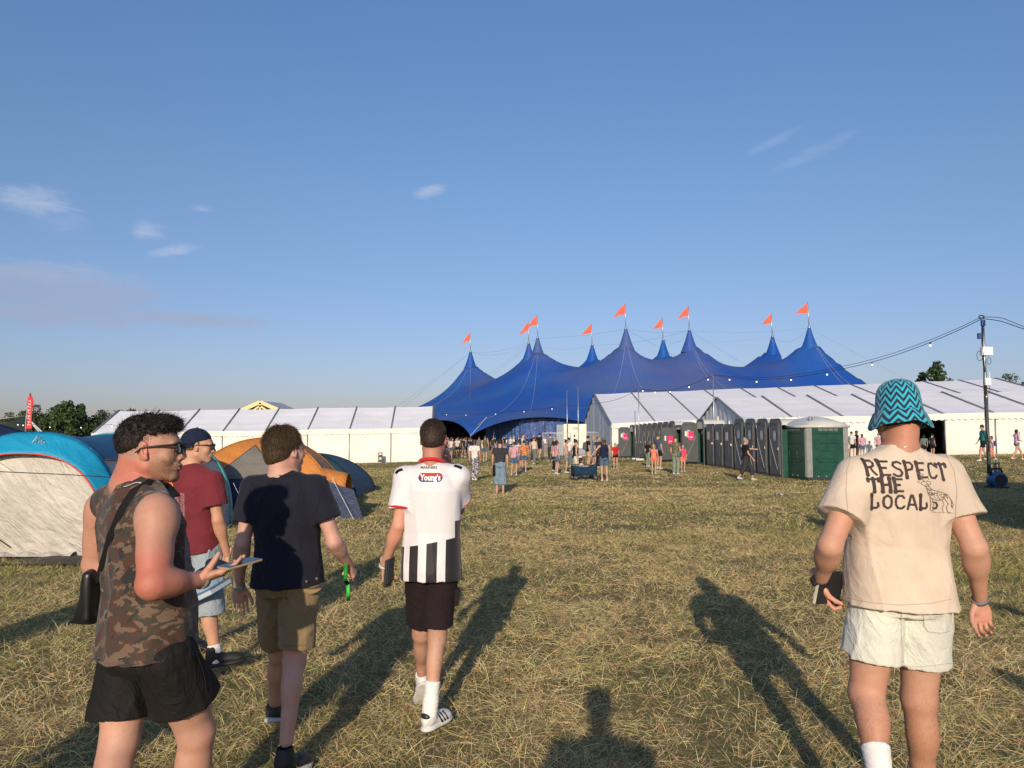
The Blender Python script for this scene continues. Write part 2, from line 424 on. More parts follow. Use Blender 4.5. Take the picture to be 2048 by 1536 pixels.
def ink(name, parent, tree, mask, c, U, W, w, h, cell, dr, mat, off=.0012):
    """a print lying on cloth: mask(u, v) over a w x h field centred on c, dropped along dr onto the surface"""
    c, U, W, dr = Vector(c), Vector(U), Vector(W), Vector(dr).normalized()
    nu, nw = int(w / cell), int(h / cell)
    u = (np.arange(nu) + .5) * cell - w / 2; v = (np.arange(nw) + .5) * cell - h / 2
    UU, VV = np.meshgrid(u, v, indexing='ij'); M = mask(UU, VV); ids = {}; V = []; Q = []
    def vert(i, j):
        if (i, j) in ids: return ids[(i, j)]
        p = c + U * (i * cell - w / 2) + W * (j * cell - h / 2)
        hit = tree.ray_cast(p - dr * .4, dr, .8)
        if hit[0] is None: r = -1
        else: r = len(V); V.append(tuple(hit[0] - dr * off))
        ids[(i, j)] = r; return r
    for i, j in np.argwhere(M):
        q = (vert(i, j), vert(i + 1, j), vert(i + 1, j + 1), vert(i, j + 1))
        if min(q) >= 0: Q.append(q)
    if not Q: return None
    return raw(name, np.array(V), Q, mat, parent)
def text_on(name, parent, tree, txt, c, U, W, size, dr, mat, off=.0014, bold=0, shear=0, xs=1):
    cu = bpy.data.curves.new(name, 'FONT'); cu.body = txt; cu.size = size; cu.align_x = 'CENTER'; cu.align_y = 'CENTER'; cu.offset = bold; cu.shear = shear
    cu.resolution_u = 3
    to = bpy.data.objects.new(name, cu); C.objects.link(to)
    me = bpy.data.meshes.new_from_object(to.evaluated_get(bpy.context.evaluated_depsgraph_get())); bpy.data.objects.remove(to)
    c, U, W, dr = Vector(c), Vector(U), Vector(W), Vector(dr).normalized(); V = []
    for v in me.vertices:
        p = c + U * v.co.x * xs + W * v.co.y
        if tree is not None:
            hit = tree.ray_cast(p - dr * .4, dr, .8); p = (hit[0] if hit[0] is not None else p)
        V.append(tuple(p - dr * off))
    Fs = [tuple(p.vertices) for p in me.polygons]; bpy.data.meshes.remove(me)
    return raw(name, np.array(V), Fs, mat, parent, smooth=False)
def blades(roots, dirs, lens, wid, bend, segs=2):
    """thin tapered leaves or hairs: arrays (n,3),(n,3),(n,),(n,),(n,3)"""
    n = len(roots); side = np.cross(dirs, rng.normal(size=(n, 3))); side /= np.linalg.norm(side, axis=1)[:, None] + 1e-9
    V = np.zeros((n, 2 * segs + 1, 3), np.float32)
    for i in range(segs):
        t = i / segs; p = roots + dirs * (lens * t)[:, None] + bend * (t * t); w = (wid * (1 - .55 * t) * .5)[:, None]
        V[:, 2 * i] = p - side * w; V[:, 2 * i + 1] = p + side * w
    V[:, -1] = roots + dirs * lens[:, None] + bend
    b = (np.arange(n) * (2 * segs + 1))[:, None]
    q = [b + np.array([[2 * i, 2 * i + 1, 2 * i + 3, 2 * i + 2]]) for i in range(segs - 1)]
    t = b + np.array([[2 * segs - 2, 2 * segs - 1, 2 * segs]])
    fs = ([np.concatenate(q)] if q else []) + [t]
    return V.reshape(-1, 3), fs
# ------------------------------------------------------------------ the field
def patchn(x, y): return vnoise(x * .35 + 50, y * .22 + 9, x * 0 + 1.5) * .6 + vnoise(x * 1.1 + 4, y * .7 + 30, x * 0 + 4.5) * .4
def ground_sheet():
    def axis(a, n, s): 
        t = np.linspace(-1, 1, n); return np.sinh(t * s) / math.sinh(s) * a
    xs = axis(1800, 260, 5.5); ys = np.concatenate([np.linspace(-60, -1, 24), np.sinh(np.linspace(0, 6, 300)) / math.sinh(6) * 2600])
    ys = np.unique(ys); Xg, Yg = np.meshgrid(xs, ys, indexing='xy'); Z = G(Xg, Yg)
    Z = Z + (vnoise(Xg * 1.3, Yg * 1.3, Xg * 0) - .5) * .03 * (np.hypot(Xg, Yg) < 60)
    V = np.stack([Xg, Yg, Z], -1).reshape(-1, 3); w = len(xs); h = len(ys)
    i = np.arange(h - 1)[:, None] * w + np.arange(w - 1)[None]; i = i.ravel()
    Q = np.stack([i, i + 1, i + w + 1, i + w], 1)
    b = NB('dry turf'); v = b.co()
    n1 = b.noise(.35, 4, .6, .3, v); n2 = b.noise(26, 5, .7, 0, v); n3 = b.noise(2.2, 4, .6, .4, v)
    c = b.mix(b.step(n1, .35, .65), (.12, .13, .045), (.22, .175, .08))
    c = b.mix(b.math('MULTIPLY', b.step(n3, .45, .7), .6), c, (.10, .075, .038))
    c = b.mix(b.math('MULTIPLY', b.step(n2, .42, .62), .7), c, (.30, .25, .12))
    c = b.mix(b.math('MULTIPLY', b.step(b.noise(90, 3, .7), .5, .7), .5), c, (.045, .045, .02))
    o = raw('ground', V, Q, b.done(c, 1.0, b.bump(b.noise(60, 5, .7), .8, .03), Specular_IOR_Level=.1))
    tag(o, kind='structure', label='dry mown festival field running to the tents')
ground_sheet()
def grass():
    Vs = []; Qs = []; Ts = []; Cs = []; n0 = 0
    zones = [(1.6, 5.0, 5200, .045, .125, .0019, 3), (5.0, 8, 3800, .045, .115, .0024, 3), (8, 14, 2000, .045, .10, .0034, 2), (14, 26, 760, .04, .09, .0060, 2), (26, 46, 260, .04, .08, .010, 2), (46, 110, 34, .04, .08, .024, 2)]
    for y0, y1, dens, l0, l1, w0, segs in zones:
        xm = lambda y: y * .70 + .6
        area = (xm(y0) + xm(y1)) * (y1 - y0); n = int(area * dens)
        y = y0 + (y1 - y0) * rng.random(n * 2); x = (rng.random(n * 2) * 2 - 1) * xm(y1); ok = np.abs(x) < xm(y); x, y = x[ok][:n], y[ok][:n]; n = len(x)
        pn = patchn(x, y); fine = vnoise(x * 4.5, y * 4.5, x * 0 + 8)
        path = np.exp(-((x - .6 - .02 * y) / (1.0 + .05 * y)) ** 2); keep = rng.random(n) < np.clip(.45 + 1.1 * (fine - .25), .3, 1); x, y, pn, fine, path = x[keep], y[keep], pn[keep] + .16 * path[keep], fine[keep], path[keep]; n = len(x)
        z = G(x, y) - .004
        green = rng.random(n) < np.clip(1.42 - 2.3 * pn + .15 * np.clip(-(x + 1.5) / 3, 0, 1), .08, .72)
        tall = np.where(rng.random(n) < .12, 1.55, 1.0)
        L = (l0 + (l1 - l0) * rng.random(n) ** 1.3) * np.where(green, .8, 1.08) * tall
        az = rng.random(n) * 2 * np.pi; lean = np.where(green, .25 + .5 * rng.random(n), .25 + 1.15 * rng.random(n) ** .8)
        lay = rng.random(n) < np.where(y < 8, .20, .12) + .2 * path; lean = np.where(lay & ~green, 1.25 + .25 * rng.random(n), lean)
        d = np.stack([np.cos(az) * np.sin(lean), np.sin(az) * np.sin(lean), np.cos(lean)], 1)
        a2 = az + rng.normal(size=n) * .9; bend = np.stack([np.cos(a2), np.sin(a2), -.35 * np.ones(n)], 1) * (L * (.12 + .4 * rng.random(n)))[:, None]
        bend[:, 2] = np.maximum(bend[:, 2], -(d[:, 2] * L) * .8)
        w = w0 * (.6 + .8 * rng.random(n))
        V, fs = blades(np.stack([x, y, z + np.where(lay, .012 * rng.random(n), 0)], 1), d, L, w, bend, segs)
        k = 2 * segs + 1
        straw = np.array([.72, .55, .275]) * (.55 + .75 * rng.random((n, 1))) * (1 + .12 * rng.normal(size=(n, 3)))
        gr = np.array([.22, .225, .07]) * (.6 + .8 * rng.random((n, 1))) * (1 + .1 * rng.normal(size=(n, 3)))
        brown = np.array([.34, .235, .125]) * (.6 + .6 * rng.random((n, 1)))
        if y0 >= 8: straw = straw * .82 + .18 * np.array([.30, .28, .12]); gr = gr * 1.15 + np.array([.03, .02, .0])
        c = np.where(green[:, None], gr, np.where((rng.random(n) < .28)[:, None], brown, straw)); c = np.clip(c, .01, .8)
        Cs.append(np.repeat(c, k, 0)); Vs.append(V)
        for f in fs: (Qs if f.shape[1] == 4 else Ts).append(f + n0)
        n0 += len(V)
    b = NB('grass blades'); c = b.attr()
    b.t.links.new(c, b.b.inputs['Base Color']); b.put(b.b.inputs['Roughness'], .75); b.put(b.b.inputs['Specular IOR Level'], .2)
    o = raw('grass', np.concatenate(Vs), [np.concatenate(Qs), np.concatenate(Ts)], b.m, col=np.concatenate(Cs), smooth=False)
    tag(o, 'dry yellow and green grass stalks over the whole field', kind='stuff')
grass()
# ------------------------------------------------------------------ the blue circus tent
def pvc_blue(name, rough, gloss_fold=0.0):
    b = NB(name); p = b.co()
    n1 = b.noise(.09, 4, .6, .5, p); n2 = b.noise(.9, 5, .65, 0, p)
    c = b.mix(b.step(n1, .35, .7), (.008, .070, .34), (.018, .095, .33))
    c = b.mix(b.math('MULTIPLY', b.step(b.noise(.05, 3, .5, .2, p), .5, .72), .55), c, (.12, .12, .20))   # sun-faded, dusty cloth
    c = b.mix(b.math('MULTIPLY', b.step(n2, .55, .8), .25), c, (.05, .10, .28))
    z = b.xyz(p)
    s = b.math('ABSOLUTE', b.math('SUBTRACT', b.math('FRACT', b.math('MULTIPLY', z[0], .5)), .5))
    c = b.mix(b.math('MULTIPLY', b.step(s, .47, .495), .35), c, (.01, .05, .22))
    nm = b.bump(b.noise(1.2, 4, .6, .4, p), .25, .12)
    if gloss_fold:
        w = b.noise(1.0, 4, .6, .8, b.co(scale=(2.2, 2.2, .28)))
        nm = b.bump(b.math('POWER', w, 2), 1.0, gloss_fold, nm)
    return b.done(c, rough, nm, Specular_IOR_Level=.4)
M_top = pvc_blue('blue tent canvas', .62); M_wall = pvc_blue('glossy blue sidewall', .22, .35); M_cap = pvc_blue('shiny blue cone', .35, .08)
M_steel = pm('galvanised steel', (.42, .43, .44), .4, .1, 8, metal=.8)
M_beam = pm('grey aluminium rail', (.22, .23, .25), .45, .1, 5, metal=.5)
M_rope = pm('pale rope', (.55, .56, .60), .8); M_dark = pm('black rubber cable', (.012, .012, .014), .6)
def big_top():
    masts = [(4.5, 134, 676), (18.2, 122, 657), (28.8, 124, 660), (47.1, 121, 655), (-8.4, 155, 704), (3.1, 141, 687), (15.1, 144, 690), (26.9, 136, 680), (45, 132, 673)]
    pk = [(x, y, CAMH + (875 - py) / FPX * y) for x, y, py in masts]
    root = thing('big_top', 'huge blue circus tent with nine pointed peaks and salmon pennants behind the white marquees', 'circus tent', (20, 96, gz(20, 96)))
    # outline: anchors and the arch rise between each pair
    A = [(-25, 130, 2.2), (-16.5, 106, 1.6), (-5.1, 95, 1.75), (13.5, 99, 1.8), (31, 98, 2.5), (50, 99, 3), (66, 108, 3), (75, 122, 3), (78, 145, 3), (66, 162, 3), (40, 168, 3), (15, 174, 3), (-10, 178, 3), (-26, 168, 3), (-30, 150, 3)]
    arch = {1: 2.3, 2: 2.5, 3: 2.5}
    out = []
    for i, (x, y, z) in enumerate(A):
        x2, y2, z2 = A[(i + 1) % len(A)]; n = 24
        for j in range(n):
            t = j / n; q = 4 * t * (1 - t); nx, ny = y2 - y, -(x2 - x); l = math.hypot(nx, ny)
            inn = -1.6 * q if i in (1, 2) else -1.0 * q
            out.append((x + (x2 - x) * t + nx / l * inn * -1 * -1, y + (y2 - y) * t + abs(inn) * (1 if i < 6 else -1), z + (z2 - z) * t + (arch.get(i, 2.0)) * q ** .8))
    out = np.array(out); h = .8
    xs = np.arange(-42, 80, h); ys = np.arange(92, 180, h); X, Y = np.meshgrid(xs, ys, indexing='ij')
    def inside(px, py):
        r = np.zeros(px.shape, bool); n = len(out)
        for i in range(n):
            x1, y1 = out[i, :2]; x2, y2 = out[(i + 1) % n, :2]
            c = ((y1 > py) != (y2 > py)) & (px < (x2 - x1) * (py - y1) / (y2 - y1 + 1e-12) + x1); r ^= c
        return r
    I = inside(X, Y)
    d = ((X[..., None] - out[:, 0]) ** 2 + (Y[..., None] - out[:, 1]) ** 2); near = d.argmin(-1); Zb = out[near, 2]
    Z = np.where(I, 9.0, Zb)
    low = np.full(Z.shape, -9.0)
    def cable(a, b, sag):
        for t in np.linspace(0, 1, 90):
            x = a[0] + (b[0] - a[0]) * t; y = a[1] + (b[1] - a[1]) * t; s = abs(2 * t - 1)
            z = a[2] + (b[2] - a[2]) * t - 1.9 - (sag + .7) * (1 - s ** 1.35)
            i, j = int(round((x - xs[0]) / h)), int(round((y - ys[0]) / h)); low[i, j] = max(low[i, j], z)
    for a, b_, s in ((0, 1, 4.0), (2, 3, 5.2), (4, 5, 3.6), (1, 6, 4.8), (2, 7, 4.0), (3, 8, 3.2), (0, 5, 2.5), (7, 8, 4.6), (5, 6, 4.2), (6, 7, 4.0)):
        cable(pk[a], pk[b_], s)
    def down(a, q, p=1.0):
        for t in np.linspace(0, 1, 140):
            x = a[0] + (q[0] - a[0]) * t; y = a[1] + (q[1] - a[1]) * t
            z = q[2] + (a[2] - 1.9 - q[2]) * (1 - t) ** p
            i, j = int(round((x - xs[0]) / h)), int(round((y - ys[0]) / h)); low[i, j] = max(low[i, j], z)
    down(pk[0], A[2], 2.1); down(pk[4], A[0], 2.0); down(pk[1], A[3], 2.0); down(pk[1], (34, 101, 3.5), 2.2); down(pk[2], A[4], 1.8); down(pk[3], A[6], 1.75); down(pk[3], A[5], 1.8); down(pk[0], A[1], 2.1)
    for x, y, z in pk:
        m = np.hypot(X - x, Y - y); low = np.where(m < 1.1, z - 3.0, low)
    for it in range(2600):
        Zn = Z.copy(); Zn[1:-1, 1:-1] = .25 * (Z[2:, 1:-1] + Z[:-2, 1:-1] + Z[1:-1, 2:] + Z[1:-1, :-2])
        Z = np.where(I, np.maximum(Zn * .99945 + 3.4 * .00055, low), Z)
    # snap the rim onto the outline
    V = np.stack([X, Y, Z], -1); rim = ~I; V[rim] = np.stack([out[near, 0], out[near, 1], Zb], -1)[rim]
    nx, ny = X.shape; ii = (np.arange(nx - 1)[:, None] * ny + np.arange(ny - 1)[None]).ravel()
    Q = np.stack([ii, ii + ny, ii + ny + 1, ii + 1], 1); If = I.ravel(); Q = Q[If[Q].sum(1) >= 1]
    used = np.unique(Q); mp = np.full(nx * ny, -1); mp[used] = np.arange(len(used))
    can = raw('canopy', V.reshape(-1, 3)[used] + [0, 0, 0], mp[Q], M_top, root)
    def zat(x, y):
        i, j = (x - xs[0]) / h, (y - ys[0]) / h; a, b_ = int(i), int(j); f, g = i - a, j - b_
        return float((Z[a, b_] * (1 - f) + Z[a + 1, b_] * f) * (1 - g) + (Z[a, b_ + 1] * (1 - f) + Z[a + 1, b_ + 1] * f) * g)
    for k, (tx, ty) in ((0, (-4.6, 96.5)), (0, (2, 99)), (1, (11, 100)), (1, (20, 99)), (2, (31, 100)), (2, (33.5, 100)), (3, (51, 101)), (3, (53.5, 103)), (4, (-19, 118)), (4, (-7, 128))):
        x, y, z = pk[k]; pts = []
        for t in np.linspace(.04, .97, 46):
            u, v = x + (tx - x) * t, y + (ty - y) * t; pts.append((u, v, zat(u, v) + .10))
        MB().tube(pts, .028, 5).build('seam_rope', pm('faded seam cord', (.26, .32, .48), .8), root, True)
    M_flag = cloth('salmon pennant', (.75, .13, .075), .5, 3, .0, .8)
    for k, (x, y, z) in enumerate(pk):
        cap = MB().lathe([(0.16, z + .1), (.24, z - .05), (.40, z - .6), (.66, z - 1.5), (1.02, z - 2.5), (1.42, z - 3.5), (1.46, z - 3.6)], (x, y, 0), 20).build('peak_cone', M_cap, root, True)
        pl = MB().tube([(x, y, z - .2), (x - .12, y, z + 4.1)], [.07, .05], 6); pl.tube([(x, y, z - .05), (x, y, z + .25)], .24, 8)
        po = pl.build('flagpole', M_steel, root, True)
        L = 1.7 + .5 * rnd.random(); dr = .9 + .7 * rnd.random(); ph = rnd.random() * 6; hh = 1.75
        def fl(u, v, x=x, y=y, z=z, L=L, dr=dr, ph=ph, hh=hh):
            hgt = (1 - u) * hh * (v - .5)
            return (x - .12 - L * u, y + .28 * math.sin(5 * u + ph) * u, z + 4.05 - hh * .5 - dr * u * (.6 + .5 * u) + hgt + .10 * math.sin(9 * u + ph) * u)
        MB().grid(fl, 14, 6).build('pennant', M_flag, po, True)
    # sidewalls set back under the arches, legs, and a dark inner skirt behind
    def wall(pts, z1, name='sidewall'):
        V = []; Fc = []; m = 10
        for i in range(len(pts) - 1):
            (x, y), (x2, y2) = pts[i], pts[i + 1]; n = max(2, int(math.hypot(x2 - x, y2 - y) / .25))
            mb = MB().grid(lambda u, v: (x + (x2 - x) * u, y + (y2 - y) * u - .25 + .10 * math.sin(u * n * .7 + 3 * v) + .06 * math.sin(u * n * 1.9 + v * 5), gz(x, y) + v * (min(z1, zat(x + (x2 - x) * u, y + (y2 - y) * u) - .05) - gz(x, y))), n, 8)
            V2 = len(V); V += mb.V; Fc += [tuple(q + V2 for q in f) for f in mb.F]
        return raw(name, np.array(V), Fc, M_wall, root)
    wall([(-3.6, 105), (1.0, 100.2), (13, 101.3), (30, 103)], 6.5); wall([(30, 106), (66, 110), (74, 130), (70, 150)], 4.5, 'sidewall')
    wall([(-26, 164), (-28.5, 150), (-24, 132)], 4.2)
    MB().grid(lambda u, v: (-24 + 80 * u, 164 + 2 * math.sin(u * 9), gz(10, 160) + 6 * v), 60, 2).build('back_wall', M_wall, root, True)
    def leg(a, b_, r): MB().tube([a, b_], r, 7).build('tent_pole', M_steel, root, True)
    for x, y in ((-5.1, 95), (13.5, 99), (-9.6, 96), (-13, 99)): leg((x + (0.0 if y == 95 else 1.2), y - .3, gz(x, y)), (x, y + .2, 2.2), .06)
    for i in range(4): leg((-2.5 + 3.2 * i, 98, gz(0, 100)), (-2.2 + 3.2 * i, 99.3, 3.6), .04)
    for (x, y, z) in pk: leg((x, y, gz(x, y)), (x, y, z - .3), .18)
    def wire(a, b_, sag, r=.012):
        MB().tube([Vector(a).lerp(Vector(b_), t) - Vector((0, 0, sag * 4 * t * (1 - t))) for t in np.linspace(0, 1, 16)], r, 4).build('guy_wire', M_beam, root, True)
    for a, b_, s in ((4, 0, .9), (0, 1, .3), (5, 6, .9), (6, 2, .6), (1, 2, .4), (2, 3, .5), (7, 8, .6), (8, 3, 1.4), (7, 2, 1.3), (4, 5, 1.2)):
        wire(pk[a], pk[b_], s)
    wire(pk[4], (-29, 132, .5), .3); wire(pk[4], (-26, 126, .5), .3); wire(pk[3], (72, 112, 3), .3); wire(pk[2], (43, 100, 4), .3); wire(pk[1], (36, 100, 5), .3); wire(pk[5], (-14, 110, 3), .3); wire(pk[0], (-12, 108, 3), .2)
    for i, (x, y) in enumerate(((-5.1, 95),)): MB().tube([(x, y - .1, 1.9), (x + 1.9, y + 3, 4.3)], .03, 4).build('guy_rope', M_rope, root)
big_top()
# ------------------------------------------------------------------ white frame marquees
def roof_mat(name, col, trans=0):
    b = NB(name); p = b.co(); z = b.xyz(p)
    w = b.noise(1.1, 4, .6, .5, b.co(scale=(.5, 1, 1.6)))
    s = b.math('FRACT', b.math('MULTIPLY', z[2], 1.9)); band = b.math('ABSOLUTE', b.math('SUBTRACT', s, .5))
    c = b.mix(b.step(b.noise(.7, 4), .3, .7), tuple(q * .93 for q in col), col)
    c = b.mix(b.math('MULTIPLY', b.step(band, .40, .5), .22), c, tuple(q * .72 for q in col))
    c = b.mix(b.math('MULTIPLY', b.step(b.noise(.25, 5, .7, 1, p), .5, .8), .15), c, (.45, .42, .36))
    b.put(b.b.inputs['Transmission Weight'], 0.0)
    return b.done(c, .55, b.bump(w, .35, .06), Specular_IOR_Level=.3)
M_roof = roof_mat('white marquee roof', (.78, .78, .80))
def wall_mat():
    b = NB('ivory marquee wall'); w = b.noise(1.4, 5, .62, 1.6, b.co(scale=(1.1, 1.1, .8), rot=(0, .6, 0))); w2 = b.noise(1.4, 5, .6, 1.6, b.co(scale=(1.1, 1.1, .8), rot=(0, -.7, 0)))
    z = b.xyz(b.co())
    c = b.mix(b.step(b.noise(.8, 4), .3, .7), (.69, .67, .61), (.75, .735, .68))
    c = b.mix(b.math('MULTIPLY', b.step(z[2], .5, .0), .25), c, (.42, .38, .24))
    rg = b.math('ABSOLUTE', b.math('SUBTRACT', w, w2))
    return b.done(c, .5, b.bump(rg, .55, .10), Specular_IOR_Level=.3)
M_mwall = wall_mat()
def gable_mat():
    b = NB('gathered gable lining'); w = b.noise(1, 4, .6, .7, b.co(scale=(3.2, 3.2, .3)))
    c = b.mix(b.step(b.noise(2, 3, .5, 0, b.co(scale=(3, 3, .3))), .35, .65), (.55, .56, .58), (.74, .74, .75))
    return b.done(c, .38, b.bump(w, .9, .14), Specular_IOR_Level=.5)
M_gable = gable_mat(); M_beam = pm('grey aluminium rail', (.22, .23, .25), .45, .1, 5, metal=.5)
M_inside = pm('marquee lining', (.55, .53, .48), .8)
def marquee(label, x0, x1, yf, yb, he, hr, nb, dark_bay=(), gable_left=True, gable_right=True, sag=.10, tilt=0, yaw=0):
    """eave along the front at yf; each bay follows the rise of the field"""
    ym = (yf + yb) / 2; root = thing('marquee', label, 'marquee', ((x0 + x1) / 2, yf, gz((x0 + x1) / 2, yf)), 'white frame marquees')
    xs = np.linspace(x0, x1, nb + 1); g = lambda x: gz(x, yf) 
    def pt(x, s, dz=0):      # s: -1 front eave, 0 ridge, 1 back eave
        return Vector((x, ym + s * (yb - yf) / 2, g(x) + tilt * (x - x0) + he + (hr - he) * (1 - abs(s)) + dz))
    root.rotation_euler.z = R(yaw); rf = MB()
    for i in range(nb):
        a, b_ = xs[i], xs[i + 1]
        for s in (-1, 1):
            rf.grid(lambda u, v: pt(a + (b_ - a) * u, s * (1 - v)) + Vector((0, 0, -sag * math.sin(math.pi * u) ** .7 * (.35 + .65 * math.sin(math.pi * v)) + .02 * math.sin(v * 25) * math.sin(math.pi * u))), 8, 12)
    roof = rf.build('roof', M_roof, root, True)
    for x in xs:
        MB().tube([pt(x, -1, .04), pt(x, 0, .05), pt(x, 1, .04)], .055, 6).build('roof_rail', M_beam, root, True)
    wl = MB(); val = MB(); door = None
    for i in range(nb):
        a, b_ = xs[i], xs[i + 1]
        if i in dark_bay: wl.build('side_wall', M_mwall, root, True); wl = MB()
        else:
            wl.grid(lambda u, v: (a + (b_ - a) * u, yf + .04 * math.sin(u * 9 + i * 3) * math.sin(math.pi * v), gz(a + (b_ - a) * u, yf) - .03 + v * (he + tilt * (a - x0))), 14, 8)
        nn = int((b_ - a) / .35)
        val.grid(lambda u, v: (a + (b_ - a) * u, yf - .07 - .012 * math.sin(u * nn * 6.28), g(a + (b_ - a) * u) + tilt * (a + (b_ - a) * u - x0) + he + .05 - .34 * v - (.07 * abs(math.sin(u * nn * 3.14)) if v == 1 else 0)), nn * 6, 4)
    wl.build('side_wall', M_mwall, root, True); wl = MB(); wl.grid(lambda u, v: (x0 + (x1 - x0) * u, yb, gz(x0 + (x1 - x0) * u, yf) - .03 + v * he), 30, 4)
    wl.build('back_wall', M_mwall, root, True)
    val.build('valance', M_mwall, root, True)
    for x in xs: MB().tube([(x, yf - .03, gz(x, yf) - .05), (x, yf - .03, g(x) + he - .25)], .035, 6).build('wall_post', M_beam, root, True)
    for ok, x, sg in ((gable_left, x0, -1), (gable_right, x1, 1)):
        if not ok: continue
        gb = MB(); gb.grid(lambda u, v: (x + sg * (.02 + .03 * math.sin(u * 60) + .02 * math.sin(u * 37)), yf + (yb - yf) * u, g(x) - .03 + v * (he + (hr - he) * (1 - abs(2 * u - 1)))), 90, 6)
        gb.build('gable_wall', M_gable, root, True)
        MB().tube([pt(x + sg * .06, -1, .03), pt(x + sg * .06, 0, .04), pt(x + sg * .06, 1, .03)], .06, 6).build('gable_rail', M_beam, root)
    return root, g
# left marquee
xl = (272 - 1024) / FPX * 62.2; xr = (880 - 1024) / FPX * 62.2
mq1, _ = marquee('long white marquee with cream walls at the left, in front of the circus tent', xl - .4, xr - .2, 57.5, 66.7, 2.50, 4.35, 8, yaw=5.0)
# rear right marquee and front right marquee
xa = (1187 - 1024) / FPX * 73.7; mq2, _ = marquee('rear white marquee on the right with its silvery gable beside the generator', xa, xa + 3.46 * 11, 60.5, 85, 2.55, 5.6, 11, tilt=.014)
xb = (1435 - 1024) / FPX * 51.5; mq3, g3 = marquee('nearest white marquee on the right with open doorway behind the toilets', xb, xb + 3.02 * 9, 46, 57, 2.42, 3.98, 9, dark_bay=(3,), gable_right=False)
di = MB(); di.grid(lambda u, v: (xb + 6 + 9 * u, 51.5, gz(xb + 8, 46) + 2.3 * v), 4, 2); di.build('doorway_shade_sheet', pm('near black doorway shade', (.03, .03, .035), .9), mq3)  # near-black sheet inside the doorway stands for the shade of the interior
# emergency sign on the left marquee wall
sg = ground(755, 927); mb = MB().box((sg.x, 57.3, gz(sg.x, 57.3) + .42), (.16, .02, .36)); s_ = mb.build('notice_board', pm('black notice', (.02, .02, .02), .5), None, base=(sg.x, 57.3, gz(sg.x, 57.3)))
tag(s_, 'small black notice board standing against the left marquee wall', 'sign')
w_ = pm('white notice print', (.7, .7, .7), .6)
mb = MB().box((sg.x, 57.275, gz(sg.x, 57.3) + .66), (.10, .006, .05))
for i in range(3): mb.box((sg.x - .06 + .06 * i, 57.275, gz(sg.x, 57.3) + .33), (.022, .006, .09 - .02 * (i == 1)))
mb.build('notice_print', w_, s_)
# timber gable peeping over the left marquee
def hall():
    y = 92; a = P(462, 830, y); b_ = P(580, 830, y); t = P(520, 804, y)
    root = thing('timber_hall', 'cream timber gable with grey roof peeping over the left marquee ridge', 'hall', (t.x, y, gz(t.x, y)))
    Mt = pm('cream timber', (.72, .58, .30), .7); z0 = gz(t.x, y)
    mb = MB()
    def bar(p, q, w=.16): 
        d = (Vector(q) - Vector(p)); n = d.normalized().cross(Vector((0, 1, 0))); mb.prism([Vector(p) + n * w, Vector(q) + n * w, Vector(q) - n * w, Vector(p) - n * w], (0, .25, 0))
    bar(a, t, .22); bar(t, b_, .22); bar((a.x, y, a.z + .15), (b_.x, y, a.z + .15), .16); bar((t.x, y, a.z), (t.x, y, t.z - .1), .12)
    for s in (-1, 1): bar((t.x + s * 1.6, y, a.z), (t.x, y, t.z - .45), .10)
    for s in (-1, 1): bar((t.x + s * 3.2, y, z0), (t.x + s * 3.2, y, a.z), .2)
    mb.build('gable_frame', Mt, root)
    rf = MB()
    for s, q in ((-1, a), (1, b_)): rf.prism([(t.x, y + .1, t.z + .12), (q.x, y + .1, q.z + .12), (q.x, y + .1, q.z + .02), (t.x, y + .1, t.z + .02)], (1.0, 5, 0))
    rf.build('roof', pm('grey corrugated roof', (.38, .41, .43), .6, .2, 3), root)
hall()
# ------------------------------------------------------------------ portable toilets
def tri(b, v):  # triangle wave 0..1
    return b.math('ABSOLUTE', b.math('SUBTRACT', b.math('FRACT', v), .5))
M_tg = pm('grey moulded door', (.085, .092, .098), .45, .12, 4, bump=.15, bscale=9, bdist=.01); M_tgreen = pm('green plastic panel', (.008, .058, .038), .4, .2, 3, bump=.2, bscale=6, bdist=.01)
M_troof = pm('translucent white roof', (.55, .55, .50), .35, .06); M_tframe = pm('pale grey corner post', (.25, .26, .25), .45, .1, 5); M_tblack = pm('dark toilet interior', (.02, .035, .03), .8)
M_disc = pm('pale door disc', (.40, .43, .45), .4, .25, 30); M_pink = pm('pink poster', (.85, .03, .16), .6); M_cream = pm('cream handle plate', (.75, .70, .58), .5)
def rr(a, b_, h, n=8, top_only=True, r=.2):   # rounded-top outline in (u, z)
    pts = [(a, 0), (b_, 0)]
    for i in range(n + 1):
        w = math.pi / 2 * i / n; pts.append((b_ - r + r * math.cos(w), h - r + r * math.sin(w)))
    for i in range(n + 1):
        w = math.pi / 2 + math.pi / 2 * i / n; pts.append((a + r + r * math.cos(w), h - r + r * math.sin(w)))
    return pts
